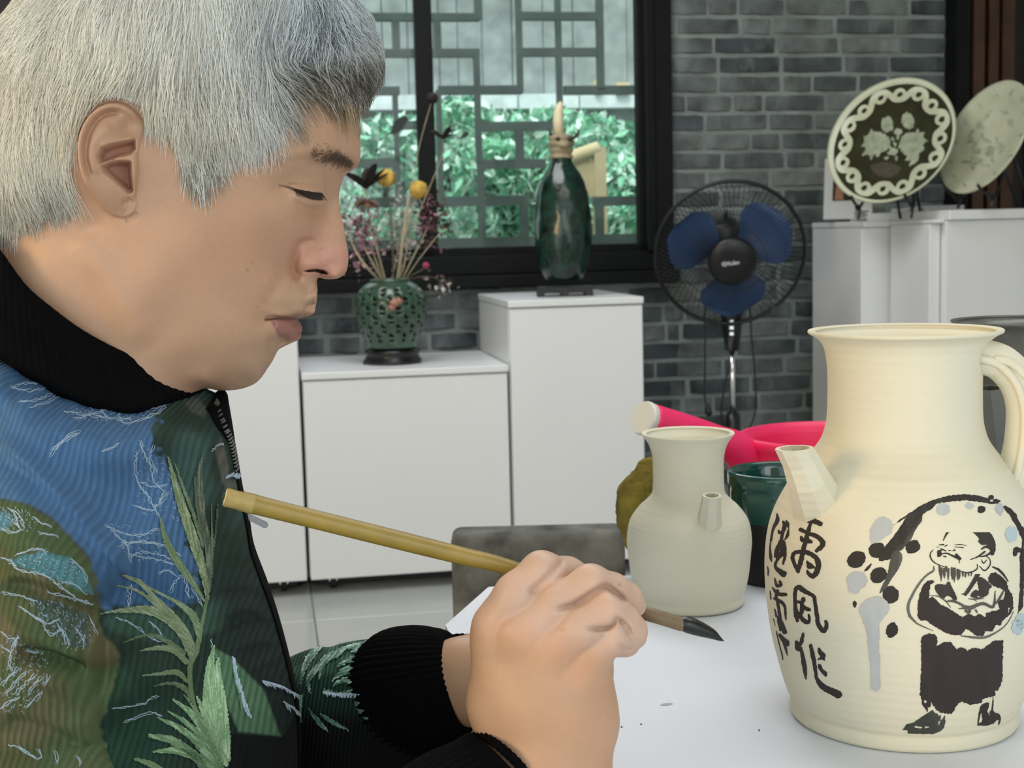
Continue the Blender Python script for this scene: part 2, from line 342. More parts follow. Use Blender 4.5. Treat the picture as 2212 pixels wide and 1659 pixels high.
# ================================================================ brush-paint meshes that lie on a surface
class Paint:
    def __init__(s,x0,y0,x1,y1,h=2.0):
        s.h=h; s.x=np.arange(x0,x1+h,h); s.y=np.arange(y0,y1+h,h); s.X,s.Y=np.meshgrid(s.x,s.y); s.D=np.full(s.X.shape,1e3)
    def _win(s,x0,x1,y0,y1):
        i0=np.searchsorted(s.y,y0); i1=np.searchsorted(s.y,y1); j0=np.searchsorted(s.x,x0); j1=np.searchsorted(s.x,x1); return slice(i0,i1),slice(j0,j1)
    def _stroke_d(s,P,w,D):
        for a,b,ra,rb in zip(P[:-1],P[1:],w[:-1],w[1:]):
            m=max(ra,rb)+6; ii,jj=s._win(min(a[0],b[0])-m,max(a[0],b[0])+m,min(a[1],b[1])-m,max(a[1],b[1])+m)
            X=s.X[ii,jj]; Y=s.Y[ii,jj]
            if X.size==0: continue
            d=np.array(b)-np.array(a); L=max(d@d,1e-9); t=np.clip(((X-a[0])*d[0]+(Y-a[1])*d[1])/L,0,1)
            q=np.hypot(X-a[0]-t*d[0],Y-a[1]-t*d[1])-(ra+(rb-ra)*t); D[ii,jj]=np.minimum(D[ii,jj],q)
        return D
    def _field(s,P,w,smooth):
        P=np.asarray(P,float); w=np.broadcast_to(np.asarray(w,float),(len(P),))
        if smooth and len(P)>2: Q=spline(np.column_stack([P,w]),max(6*len(P),12)); P=Q[:,:2]; w=np.maximum(Q[:,2],.2)
        return s._stroke_d(P,w,np.full(s.X.shape,1e3))
    def stroke(s,P,w,smooth=True): s.D=np.minimum(s.D,s._field(P,w,smooth)); return s
    def cut(s,P,w,smooth=True): s.D=np.maximum(s.D,-s._field(P,w,smooth)); return s
    def _poly(s,P,smooth):
        P=np.asarray(P,float)
        if smooth: Q=np.vstack([P[-2:],P,P[:3]]); P=spline(Q,len(Q)*6)[12:-12] if len(P)>3 else P
        m=np.full(s.X.shape,1e3); ii,jj=s._win(P[:,0].min()-8,P[:,0].max()+8,P[:,1].min()-8,P[:,1].max()+8); X=s.X[ii,jj]; Y=s.Y[ii,jj]
        ins=np.zeros(X.shape,bool); d2=np.full(X.shape,1e9)
        for a,b in zip(P,np.roll(P,-1,0)):
            c=((a[1]>Y)!=(b[1]>Y)); 
            with np.errstate(divide='ignore',invalid='ignore'): xx=(b[0]-a[0])*(Y-a[1])/(b[1]-a[1]+1e-12)+a[0]
            ins^=c&(X<xx); e=b-a; L=max(e@e,1e-9); t=np.clip(((X-a[0])*e[0]+(Y-a[1])*e[1])/L,0,1); d2=np.minimum(d2,(X-a[0]-t*e[0])**2+(Y-a[1]-t*e[1])**2)
        d=np.sqrt(d2); m[ii,jj]=np.where(ins,-d,d); return m
    def poly(s,P,smooth=True): s.D=np.minimum(s.D,s._poly(P,smooth)); return s
    def cutpoly(s,P,smooth=True): s.D=np.maximum(s.D,-s._poly(P,smooth)); return s
    def blob(s,x,y,rx,ry,ang=0):
        c,n=math.cos(math.radians(ang)),math.sin(math.radians(ang)); u=((s.X-x)*c+(s.Y-y)*n)/rx; v=(-(s.X-x)*n+(s.Y-y)*c)/ry
        s.D=np.minimum(s.D,(np.hypot(u,v)-1)*min(rx,ry)); return s
    def rough(s,amp,scale=8.0,seed=0):
        r=np.random.default_rng(seed)
        for k in range(5):
            a=r.uniform(0,6.28); f=r.uniform(.5,1.6)/scale*6.28; s.D=s.D+amp/2.2*np.sin((s.X*math.cos(a)+s.Y*math.sin(a))*f+r.uniform(0,6))
        return s
    def mesh(s):
        I=s.D<0; ny,nx=I.shape; idx=-np.ones(I.shape,int); V=list(zip(s.X[I],s.Y[I])); idx[I]=np.arange(len(V))
        c=I[:-1,:-1].astype(int)+I[:-1,1:]+I[1:,1:]+I[1:,:-1]
        Fc=[]; f=np.argwhere(c==4)
        for i,j in f: Fc.append((idx[i,j],idx[i+1,j],idx[i+1,j+1],idx[i,j+1]))
        ek={}
        def cross(i,j,k,l):
            key=(i,j,k,l) if (i,j)<(k,l) else (k,l,i,j)
            if key not in ek:
                a=s.D[i,j]; b=s.D[k,l]; t=a/(a-b); ek[key]=len(V); V.append((s.X[i,j]+t*(s.X[k,l]-s.X[i,j]),s.Y[i,j]+t*(s.Y[k,l]-s.Y[i,j])))
            return ek[key]
        for i,j in np.argwhere((c>0)&(c<4)):
            cs=[(i,j),(i+1,j),(i+1,j+1),(i,j+1)]; p=[]
            for q in range(4):
                a=cs[q]; b=cs[(q+1)%4]
                if I[a]: p.append(idx[a])
                if I[a]!=I[b]: p.append(cross(*a,*b))
            if len(p)>2: Fc.append(tuple(p))
        return np.array(V).reshape(-1,2),Fc
def bvh_of(o):
    o_m=parent_world(o) if o.parent else o.matrix_basis
    if o.parent: o_m=parent_world(o.parent)@o.matrix_parent_inverse@o.matrix_basis
    V=[o_m@v.co for v in o.data.vertices]; return BVHTree.FromPolygons(V,[p.vertices[:] for p in o.data.polygons])
def biggest(Fc):
    par={}
    def fd(a):
        while par.setdefault(a,a)!=a: par[a]=par[par[a]]; a=par[a]
        return a
    for f in Fc:
        r=fd(f[0])
        for i in f[1:]: par[fd(i)]=r
    cnt={}
    for f in Fc: cnt[fd(f[0])]=cnt.get(fd(f[0]),0)+1
    m=max(cnt,key=cnt.get); return [f for f in Fc if fd(f[0])==m]
def lay_on(paint,bvhs,name,mt,parent,lift=0.0002,color=None,whole=False):
    """drop the flat drawing on the surface of a real object (found along the line of sight once, when it is painted)"""
    P,Fc=paint.mesh(); V=[];ok=[]
    for (x,y) in P:
        d=Vector(ray(x,y)).normalized(); best=None
        for b in bvhs:
            h,n,_,t=b.ray_cast(Vector(CAM),d)
            if h is not None and (best is None or t<best[2]): best=(h,n,t)
        if best is None: V.append((0,0,0)); ok.append(False)
        else:
            n=best[1] if best[1].dot(d)<0 else -best[1]; V.append(tuple(best[0]+n*lift)); ok.append(True)
    V=np.array(V); keep=[]
    for f in Fc:
        if all(ok[i] for i in f):
            q=V[list(f)]
            if np.ptp(q[:,1])<0.02: keep.append(f)
    if not keep: return None
    if whole: keep=biggest(keep)
    us=sorted({i for f in keep for i in f}); rm={a:k for k,a in enumerate(us)}; V=V[us]; P=P[us]; keep=[tuple(rm[i] for i in f) for f in keep]
    c=None
    if color is not None: c=color(P)
    return mk(name,V,keep,mt,parent,True,c)
# ================================================================ BACKGROUND FURNITURE
M_WHITE=mat('white laminate',lin(226,228,230),0.35,noise=(2,0.02))
M_WHITE2=mat('white laminate edge',lin(214,217,220),0.4)
M_CHROME=mat('chrome',(0.75,0.76,0.78,1),0.15,1.0)
M_BLKP=mat('black plastic',lin(14,15,16),0.35)
M_RUB=mat('black rubber',lin(12,12,12),0.7)
def cabinet(label,px0,px1,yref,ztop,off0,off1,caster=True,group=None,zb=0.05,lid=0.022,door=True,name='display_cabinet'):
    s0=wall(px0,yref,off1)[0]; s1=wall(px1,yref,off1)[0]
    e=empty(name,WP((s0+s1)/2,0,(off0+off1)/2),label,'cabinet',group)
    o=mk('body',*wbox(s0,s1,zb,ztop-lid,off0,off1-0.02),M_WHITE,e); bevel_obj(o,.002,1)
    o=mk('top_panel',*wbox(s0-.002,s1+.002,ztop-lid+.001,ztop,off0-.002,off1+.004),M_WHITE,e); bevel_obj(o,.003,2)
    if caster: mk('gap_shade_board',*wbox(s0+.03,s1-.03,.006,zb+.001,off0+.05,off1-.11),M_BLKP,e)  # black board added to darken the shaded gap under the cabinet
    if door:
        o=mk('door',*wbox(s0+.002,s1-.002,zb-.004,ztop-lid-.004,off1-.019,off1),M_WHITE,e); bevel_obj(o,.002,2)
    if caster:
        for ss in (s0+.07,s1-.07):
            for oo in (off0+.025,off1-.07):
                m=MB(); c=WP(ss,0,oo)
                q=[c+np.array([0,0,.021])+EX*x for x in (-.009,.009)]; m.add(*tube(q,[.019,.019],16)); w=m.build('caster',M_RUB,e)
                mk('fork',*wbox(ss-.013,ss+.013,.026,zb,oo-.014,oo+.014),M_CHROME,w)
    return e,s0,s1
OF=0.717; G='white display cabinets along the brick wall'
zl=wall(880,797,OF)[1]; zt=wall(1250,645,OF)[1]
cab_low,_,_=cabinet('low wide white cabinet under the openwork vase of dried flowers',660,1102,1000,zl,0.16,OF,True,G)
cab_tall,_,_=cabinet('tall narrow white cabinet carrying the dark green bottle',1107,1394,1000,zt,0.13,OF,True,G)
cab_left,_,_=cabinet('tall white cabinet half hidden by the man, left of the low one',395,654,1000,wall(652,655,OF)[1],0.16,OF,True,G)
# plinths at the right
za=wall(1868,478,.67)[1]
_cs0=wall(2050,600,1.0)[0]
def px_of(s,off): return to_px(WP(s,1.0,off))[0]
cabinet('leftmost white plinth at the right, carrying the card and the patterned plate',1866,px_of(_cs0-.006,.67),600,za,.25,.67,False,'white plinths below the plates',0.0,.02,False,'display_plinth')
cabinet('narrow white plinth between the two wider ones under the plates',2014,px_of(_cs0-.004,.97),600,wall(2040,474,.97)[1],.69,.97,False,'white plinths below the plates',0.0,.012,False,'display_plinth')
zc_=wall(2130,452,1.0)[1]
cabinet('widest white plinth at the right edge, behind the grey ewer',2050,2420,600,zc_,.3,1.0,False,'white plinths below the plates',0.0,.03,False,'display_plinth')
# card with a small print, leaning behind the plate
M_CARD=mat('white card',lin(222,224,226),0.8); M_PRINT=mat('dark print',lin(52,46,46),0.8); M_PRINT2=mat('skin print',lin(176,128,104),0.8)
def quadpx(P,off,th=0.003):
    f=[WP(*wall(x,y,off),off) for x,y in P]; b=[p+EY*th for p in f]; return [f[3],f[2],b[2],b[3],f[0],f[1],b[1],b[0]],BOXF
cd_=empty('information_card',WP(*wall(1830,470,.5),.5),'white information card with a small portrait print behind the patterned plate','card')
mk('sheet',*quadpx([(1783,343),(1884,340),(1884,472),(1779,474)],.44),M_CARD,cd_)
mk('print',*quadpx([(1800,388),(1838,386),(1838,433),(1798,434)],.4412,.0005),M_PRINT,cd_); mk('portrait',*quadpx([(1806,402),(1820,400),(1822,432),(1803,432)],.4418,.0005),M_PRINT2,cd_)
for k in range(4): mk('text_line',*quadpx([(1846,456+k*4),(1876-6*(k%2),455.5+k*4),(1876-6*(k%2),457.2+k*4),(1846,457.8+k*4)],.4412,.0004),M_PRINT,cd_)
# small white boxes on the plinth
for i,(x0,x1,y0,y1,lb) in enumerate([(1942,1966,452,468,'small white box on the plinth under the patterned plate'),(1970,1992,449,466,'middle small white box between two others on the plinth'),(1996,2084,445,464,'long flat white box on the plinth between the two plates')]):
    a=wall(x0,y1,.62); b=wall(x1,y0,.62); o=mk('white_box',*wbox(a[0],b[0],min(a[1],za if i<2 else zc_)+.001,b[1]+.004,.56,.62),M_WHITE2); bevel_obj(o,.002,1)
    if i==2:
        for v in o.data.vertices: v.co.z=max(v.co.z,zc_+.001)
    tag(o,lb,'box','small white boxes on the plinths')
# plates
M_CREAM=mat('cream glazed stoneware',lin(186,190,164),0.3,noise=(18,0.06)); M_OLIVE=mat('dark olive slip',lin(44,45,26),0.75,noise=(25,0.25),spec=.15); M_PALEG=mat('grey green wash',lin(140,148,124),0.6,noise=(40,0.3)); M_FADE=mat('faded grey wash',lin(160,166,144),0.5,noise=(40,0.3)); M_RUST=mat('rust brown wash',lin(58,50,30),0.7,noise=(40,0.3))
right=CAM_R[:,0]; up=CAM_R[:,1]
def plate(cx,cy,Y,R,nx,ny,tilt,label):
    c=at_y(cx,cy,Y); tc=-ray(cx,cy); tc/=np.linalg.norm(tc)
    n=math.cos(tilt)*tc+math.sin(tilt)*(nx*right+ny*up); n/=np.linalg.norm(n); u=np.cross([0,0,1.],n); u/=np.linalg.norm(u); v=np.cross(n,u)
    prof=[(0.001,-.012),(.3*R,-.012),(.62*R,-.010),(.70*R,-.002),(.80*R,.006),(.95*R,.012),(R,.016),(R*1.005,.011),(.95*R,.004),(.8*R,-.004),(.62*R,-.02),(.5*R,-.026),(.45*R,-.020),(.001,-.020)]
    V,Fc=lathe(prof,72,close_bottom=False); V=np.array(V); V=c+np.outer(V[:,0],u)+np.outer(V[:,1],v)+np.outer(V[:,2],n)
    e=empty('decorated_plate',c,label,'plate','decorated plates on the plinths'); o=mk('dish',V,Fc,M_CREAM,e,True); return e,o,c,n,u,v
Rp=143*4.35/3000
pl,po_,pc,pn,pu,pv=plate(1926,306,4.28,Rp*4.28/4.35,-.707,.707,math.radians(36),'round plate with dark olive scroll border leaning on the leftmost plinth')
b=[bvh_of(po_)]
def pp(r,a,R=Rp*4.28/4.35,c=pc,u=pu,v=pv): # plate polar -> px
    q=to_px(c+R*r*(math.cos(a)*u+math.sin(a)*v)); return (q[0],q[1])
ring=lambda r,n=60:[pp(r,2*math.pi*k/n) for k in range(n)]
p=Paint(1790,170,2062,442,1.5).poly(ring(.93),False)
lay_on(p,b,'dark_ground',M_OLIVE,pl,.0008)
p=Paint(1790,170,2062,442,1.5)
N=8
for k in range(N*2):      # running scroll: curls on alternating sides joined by a wave band
    a0=2*math.pi*k/(N*2); s_=1 if k%2 else -1; d=2*math.pi/(N*2); rc=.775+s_*.022
    p.stroke([pp(rc+.080*math.cos(t)*s_,a0+.098*math.sin(t)) for t in np.linspace(-.3,4.9,12)],np.linspace(5.4,3.2,12))
    p.stroke([pp(rc+s_*.080,a0),pp(rc+s_*.055,a0+.28*d),pp(.775,a0+.5*d),pp(.775-s_*.022-s_*.055,a0+.74*d),pp(.775-s_*.022-s_*.080,a0+d)],[5.4,6.2,6.4,6.2,5.4])
lay_on(p,b,'scroll_border',M_CREAM,pl,.0016)
p=Paint(1790,170,2062,442,1.5)
for k in range(60): pass
P_=lambda L:[(1780+x/5.12,160+y/5.12) for x,y in L]
p.poly(P_([(520,610),(560,640),(620,640),(690,690),(640,860),(600,930),(560,880),(520,950),(490,890),(420,910),(470,820),(420,800),(450,750),(440,690),(500,680)]),False)
p.poly(P_([(700,470),(735,480),(745,560),(770,590),(700,650),(640,590),(640,520)])).poly(P_([(880,440),(940,430),(1000,500),(990,590),(940,610),(880,570),(860,500)]))
p.poly(P_([(1040,600),(1060,650),(1120,640),(1100,700),(1150,740),(1100,780),(1110,840),(1060,870),(1040,960),(950,1030),(960,960),(900,960),(930,880),(890,800),(900,720),(980,680)]),False)
for x,y,r1,r2 in ((600,760,26,22),(960,780,24,26),(700,560,13,17),(930,520,14,15),(820,640,9,7),(770,860,10,8)): p.blob(1780+x/5.12,160+y/5.12,r1,r2)
for x,y in ((760,720),(820,700),(790,780),(850,800),(740,820),(860,730),(800,640),(730,880),(800,930),(690,930)): p.blob(1780+x/5.12,160+y/5.12,5,3,x%180)
p.rough(1.0,6,3); lay_on(p,b,'flower_motif',M_PALEG,pl,.0016)
p=Paint(1790,170,2062,442,2).poly(P_([(520,1010),(700,980),(840,1020),(820,1100),(680,1150),(560,1090)])); p.rough(2,9,4); lay_on(p,b,'brown_wash',M_RUST,pl,.0017)
R2=129*4.2/3000
pl2,po2,pc2,pn2,pu2,pv2=plate(2133,300,4.15,R2*4.15/4.2,-.879,.477,math.radians(66),'pale plate with faint grey flowers seen at a slant at the right edge')
b=[bvh_of(po2)]; p=Paint(2040,175,2212,430,2); rr=np.random.default_rng(5)
for k in range(26):
    a=rr.uniform(0,6.28); r=.55*math.sqrt(rr.uniform(0,1)); x,y=pp(r,a,R2*4.15/4.2,pc2,pu2,pv2); p.blob(x,y,rr.uniform(7,14),rr.uniform(3,6),rr.uniform(0,180))
for k in range(14):
    a=2*math.pi*k/14; x,y=pp(.82,a,R2*4.15/4.2,pc2,pu2,pv2); p.blob(x,y,6,3,40*k)
p.rough(1.6,6,5); tag(lay_on(p,b,'faded_flowers',M_FADE,pl2,.0012),kind='stuff')
def stand(c,n,R,zt_,label):
    e=empty('plate_stand',(c[0],c[1],zt_),label,'stand','black plate stands'); m=MB(); s_=np.cross([0,0,1.],n); s_/=np.linalg.norm(s_); nb=-n*1.0; h=np.array([n[0],n[1],0]); h/=np.linalg.norm(h)
    for q in (-.42,.42):
        bot=c+s_*q*R-np.cross(n,s_)*0 ; low=c+s_*q*R+np.cross(n,s_)*R*math.sqrt(1-q*q)*(-1.0)
        if low[2]>c[2]: low=c+s_*q*R+np.cross(n,s_)*R*math.sqrt(1-q*q)
        mk('prong',*tube(spline([low+n*.03,low+n*.022-np.array([0,0,.006]),low-np.array([0,0,.012]),low-n*.04-np.array([0,0,.004]),c+s_*q*R*.4-n*.06],24),.0045,8),M_BLKP,e,True)
        foot=np.array([low[0]-h[0]*.02,low[1]-h[1]*.02,zt_+.006]); mk('leg',*tube(spline([low-n*.02-np.array([0,0,.01]),(low+foot)/2-h*.02,foot],12),.0045,8),M_BLKP,e,True)
        foot2=np.array([c[0]-h[0]*.14+s_[0]*q*R*.4,c[1]-h[1]*.14+s_[1]*q*R*.4,zt_+.006]); mk('rear_leg',*tube([c+s_*q*R*.4-n*.06,foot2],.0045,8),M_BLKP,e,True)
    mk('crossbar',*tube([c-s_*R*.17-n*.06,c+s_*R*.17-n*.06],.0045,8),M_BLKP,e,True)
stand(pc,pn,Rp*4.28/4.35,za,'black wire stand holding the olive scroll plate')
stand(pc2,pn2,R2*4.15/4.2,zc_,'black wire stand holding the pale slanted plate')
# ---------------------------------------------------------------- pedestal fan
M_BLUE=mat('blue translucent blade',lin(34,66,112),0.35); M_WIRE=mat('black guard wire',lin(30,34,36),0.4); M_LOGO=mat('silver print',lin(190,196,200),0.4)
YF=4.42; fc=at_y(1577,548,YF); R=160*YF/3000
fan=empty('pedestal_fan',(fc[0],fc[1],0),'black pedestal fan with blue blades standing before the brick wall','fan')
tl=math.radians(17); fn=np.array([-0.05,-math.cos(tl),-math.sin(tl)]); fn/=np.linalg.norm(fn); fu=np.cross(fn,[0,0,1.]); fu/=np.linalg.norm(fu); fu=-fu; fv=np.cross(fn,fu)
if fv[2]<0: fv=-fv
if fu[0]<0: fu=-fu
def FP(x,y,n): return fc+fu*x+fv*y+fn*n
def pol(r,a,n): return FP(r*math.cos(a),r*math.sin(a),n)
for nm,h,cnt,sw,rr0 in (('front_guard',.075,96,.35,.07),('rear_guard',-.085,72,-.3,.06)):
    m=MB()
    for k in range(cnt):
        a=2*math.pi*k/cnt
        pts=[pol(r,a+sw*(1-r/R),h*(1-((r-rr0)/(R-rr0))**2.2)) for r in np.linspace(rr0,R,9)]
        m.add(*tube(pts,.0011,4,False))
    for q in (.45,.72): m.add(*tube([pol(R*q,2*math.pi*k/48,h*(1-((R*q-rr0)/(R-rr0))**2.2)-.001) for k in range(49)],.0012,5,False))
    tag(m.build(nm,M_WIRE,fan),kind='stuff')
mk('guard_ring',*tube([pol(R,2*math.pi*k/72,0) for k in range(73)],.0065,8,False),M_BLKP,fan,True)
mk('ring_clip',*box(FP(R*.62,-R*.80,0),(.012,.008,.009)),M_BLKP,fan)
for k,ac in enumerate((158,32,275)):
    V=[];n1,n2=10,9
    for i in range(n1+1):
        r=.05+(.205-.05)*i/n1
        for j in range(n2+1):
            t=j/n2*2-1; wdt=math.radians(18+26*math.sin(math.pi*min(1,(i/n1)*.75+.12))); 
            if i/n1>.75: wdt*=math.sqrt(max(0,1-((i/n1-.75)/.262)**2))
            a=math.radians(ac)+t*wdt; V.append(pol(r,a,.012-.03*t*(.4+.6*(1-i/n1))))
    V2=[np.array(v)-fn*.003 for v in V]; Fc=[(i*(n2+1)+j,i*(n2+1)+j+1,(i+1)*(n2+1)+j+1,(i+1)*(n2+1)+j) for i in range(n1) for j in range(n2)]; nn=len(V)
    Fb=[tuple(q+nn for q in f[::-1]) for f in Fc]; mk('blade',V+V2,Fc+Fb,M_BLUE,fan,True)
def disc(prof,seg=40):
    V,Fc=lathe(prof,seg,close_bottom=False); return [FP(v[0],v[1],v[2]) for v in V],Fc
mk('hub_cap',*disc([(.076,.066),(.076,.080),(.070,.086),(.03,.089),(.0005,.089)]),M_BLKP,fan,True)
mk('spinner',*disc([(.04,-.02),(.045,.02),(.03,.04),(.0005,.042)]),M_BLKP,fan,True)
mk('motor_housing',*disc([(.0005,-.22),(.05,-.215),(.07,-.18),(.075,-.11),(.07,-.085),(.0005,-.085)]),M_BLKP,fan,True)
mk('knob',*tube([FP(0,.075,-.15),FP(0,.10,-.15)],[.009,.007],10),M_BLKP,fan,True)
m=MB(); ax=at_y(1581,700,YF+.1)
prof=[((1548,600),(1612,600)),((1557,690),(1604,690)),((1566,757),(1597,757))]
V=[]
for (l,r) in prof:
    a=at_y(*l,YF+.1); c=at_y(*r,YF+.1); hw=(c-a)/2; mid=(a+c)/2
    for k in range(12): t=2*math.pi*k/12; V.append(mid+hw*math.cos(t)+np.array([0,1,0])*.03*math.sin(t))
Fc=[(i*12+k,i*12+(k+1)%12,(i+1)*12+(k+1)%12,(i+1)*12+k) for i in range(2) for k in range(12)]+[tuple(range(12)),tuple(range(35,23,-1))]
mk('control_neck',V,Fc,M_BLKP,fan,True)
for yy in (695,708,721): mk('button',*box(at_y(1580,yy,YF+.068),(.006,.004,.005)),M_CHROME,fan)
pb=np.array([ax[0],ax[1],0]); zz=lambda y:at_y(1583,y,YF+.1)[2]
mk('chrome_pole',*tube([pb+[0,0,zz(900)],pb+[0,0,zz(745)]],.0095,14),M_CHROME,fan,True)
mk('lower_tube',*tube([pb+[0,0,.03],pb+[0,0,zz(960)],pb+[0,0,zz(925)],pb+[0,0,zz(890)]],[.015,.017,.024,.019],14),M_BLKP,fan,True)
mk('base',*lathe([(.20,.0),(.20,.012),(.17,.022),(.05,.035),(.02,.05),(.001,.05)],48,(pb[0],pb[1],0)),M_BLKP,fan,True)
mk('power_cord',*tube(spline([at_y(x,y,YF+.12) for x,y in ((1527,640),(1523,690),(1523,790),(1522,850),(1526,880))],30),.0032,6),M_BLKP,fan,True)
mk('plug',*tube([at_y(1527,872,YF+.12),at_y(1530,890,YF+.12),at_y(1534,897,YF+.12)],[.006,.012,.009],10),M_BLKP,fan,True)
mk('cord_loop',*tube(spline([at_y(x,y,YF+.13) for x,y in ((1577,780),(1566,830),(1558,890),(1566,925),(1590,938),(1618,925),(1632,880),(1630,800),(1623,720),(1620,650))],50),.0032,6),M_BLKP,fan,True)
# the maker's script on the hub
hb=[bvh_of([c for c in fan.children if c.name.startswith('hub_cap')][0])]
p=Paint(1545,545,1620,590,.7)
X0,Y0=1560,573
p.stroke([(X0-.5,Y0-4),(X0+2,Y0+1),(X0+5,Y0+1),(X0+6,Y0-3),(X0+3,Y0-5),(X0,Y0-3)],1.1).stroke([(X0+2,Y0-6),(X0+7,Y0-7)],.9)
for pts in ([(0,4),(2,-5),(4,1),(7,-5.5),(8,2)],[(10,2),(11,-2)],[(10.9,-4.6),(11.2,-5)],[(17.5,-7),(16.6,2)],[(16.7,-1),(14,-2),(13,1),(15,2.4),(16.8,.4)],[(19,0),(22.4,-1.4),(21,-3),(19,-1.4),(19.4,1.4),(22.4,1)],[(28,-2.6),(25,-3),(24.4,0),(26,1.6),(27.8,-.2),(28,-2.6),(28.2,1.2)]): p.stroke([(X0+8+x,Y0-1.5+y-.12*x) for x,y in pts],.85)
tag(lay_on(p,hb,'maker_script',M_LOGO,fan,.0012),kind='stuff')
# ---------------------------------------------------------------- dark green bottle with beast-head stopper
M_BOT=mat('dark green mottled glaze',lin(11,42,33),0.2,noise=(38,0.8),bump=(30,0.35,0.006),coat=0.25); M_STRAW=mat('straw coloured clay',lin(150,138,110),0.6,noise=(30,0.2)); M_DKCLAY=mat('dark brown clay',lin(52,44,36),0.5,noise=(30,0.3)); M_CANDLE=mat('ivory wax',lin(226,214,178),0.5)
M_EBONY=mat('ebonised wood',lin(14,13,12),0.3)
offb=.50; bx=1218.6; Yb=(WP(*wall(bx,620,offb),offb))[1]
bc=at_y(bx,606,Yb); bz=zt
def hz(y): return at_y(bx,y,Yb)[2]
def rp(r): return r*Yb/3000*1.005
bot=empty('green_bottle',(bc[0],bc[1],bz),'dark green mottled bottle with beast-head stopper on the tall cabinet','bottle')
tb=[(.001,605),(36,604),(40,600),(46,588),(52,570),(57,552),(60,530),(60.8,500),(60.5,470),(58,445),(54,418),(47,395),(38,375),(28,360),(22,350),(21.5,342),(19,338),(.001,338)]
mk('body',*lathe([(rp(r),hz(y)-bz) for r,y in tb],64,(bc[0],bc[1],bz),lambda r,z,a:r*(1+.02*math.sin(9*a+40*z)+.012*math.sin(17*a-60*z))),M_BOT,bot,True)
tb=[(19,344),(24,341),(23,337),(20,333),(23,328),(25,323),(21,319),(25,314),(27,308),(23,304),(26,300),(26,296),(18,291),(.001,290)]
hd=mk('beast_head',*lathe([(rp(r),hz(y)-bz) for r,y in tb],40,(bc[0],bc[1],bz),lambda r,z,a:r*(1+.05*math.cos(2*a))),M_STRAW,bot,True)
for sx in (-1,1):
    mk('ear',*tube([at_y(bx+sx*20,299,Yb),at_y(bx+sx*29,291,Yb),at_y(bx+sx*31,283,Yb),at_y(bx+sx*(37 if sx<0 else 23.5),275,Yb)],[.009,.012,.008,.001],8,True,.5),M_DKCLAY,hd,True)
    c=at_y(bx+sx*13,300,Yb-.03); mk('eye',*lathe([(.001,-.009),(.007,-.006),(.0095,0),(.007,.006),(.001,.009)],12,c),M_DKCLAY,hd,True)
mk('snout',*lathe([(.001,-.012),(.016,-.008),(.02,0),(.015,.008),(.001,.011)],16,at_y(bx-1,313,Yb-.028)),M_STRAW,hd,True)
tag(mk('candle',*tube([at_y(bx-12,296,Yb),at_y(bx-13,260,Yb),at_y(bx-12,240,Yb),at_y(bx-8,224,Yb),at_y(bx-7,219,Yb)],[.0165,.0165,.015,.009,.002],16),M_CANDLE,None,True),'ivory candle stub rising from the beast-head stopper of the green bottle','candle')
st=empty('bottle_stand',(bc[0],bc[1],bz),'low ebonised footed stand under the dark green bottle','stand')
w=rp(58); mk('top_board',*box((bc[0],bc[1],bz+.024),(w,w*.75,.006)),M_EBONY,st)
mk('apron',*box((bc[0],bc[1],bz+.015),(w*.86,w*.66,.004)),M_EBONY,st)
for a in (-1,0,1):
    for b_ in (-1,1): mk('foot',*box((bc[0]+a*w*.88,bc[1]+b_*w*.66,bz+.009),(.012,.008,.009)),M_EBONY,st)
for o in bot.children:
    for v in o.data.vertices: pass
# lift the bottle so that it stands on its stand
for o in [c for c in bot.children]+[c for c in bpy.data.objects if c.name.startswith('candle')]:
    for v in o.data.vertices:
        if v.co.z<bz+.0315: v.co.z=bz+.0315
# ---------------------------------------------------------------- openwork vase with dried flowers
M_CEL=mat('celadon openwork glaze',lin(50,76,60),0.25,noise=(30,0.35),coat=0.3); M_DARKIN=mat('dark vase inside',lin(14,22,18),0.7); M_SALMON=mat('salmon clay relief',lin(168,118,100),0.5)
offv=.50; vx=848; Yv=(WP(*wall(vx,770,offv),offv))[1]; vc=at_y(vx,765,Yv); vz=zl
hv=lambda y:at_y(vx,y,Yv)[2]; rv=lambda r:r*Yv/3000
vase=empty('openwork_vase',(vc[0],vc[1],vz),'squat green openwork vase holding dried flowers on the low cabinet','vase')
kn=[(746,54),(735,57),(722,63),(705,71),(690,76),(675,78.5),(660,79),(645,77.5),(632,72),(622,64),(614,54),(608,44),(605,40)]
ys=np.linspace(750,606,30); rs=np.interp(-ys,[-k[0] for k in kn],[k[1] for k in kn]); seg=84
V=[];Fc=[]
for y,r in zip(ys,rs):
    for k in range(seg): a=2*math.pi*k/seg; V.append((vc[0]+rv(r)*math.cos(a),vc[1]+rv(r)*math.sin(a),hv(y)))
for i in range(29):
    for k in range(seg):
        hole = 3<=i<=25 and (i%4 in(1,2)) and ((k+3*(i//4%2))%6 in ((0,1) if i%4==1 else (0,)))
        hole2= 3<=i<=25 and (i%4==3) and ((k+3*(i//4%2))%6 in (3,4))
        if not(hole or hole2): Fc.append((i*seg+k,i*seg+(k+1)%seg,(i+1)*seg+(k+1)%seg,(i+1)*seg+k))
o=mk('pierced_shell',V,Fc,M_CEL,vase,True); md=o.modifiers.new('thick','SOLIDIFY'); md.thickness=.006; md.offset=-1
mk('inner_wall',*lathe([(rv(r)*.86,hv(y)) for y,r in zip(ys,rs)],40,(vc[0],vc[1],0)),M_DARKIN,vase,True)
mk('lip',*tube([(vc[0]+rv(40)*math.cos(2*math.pi*k/40),vc[1]+rv(40)*math.sin(2*math.pi*k/40),hv(606)) for k in range(41)],.006,8,False),M_CEL,vase,True)
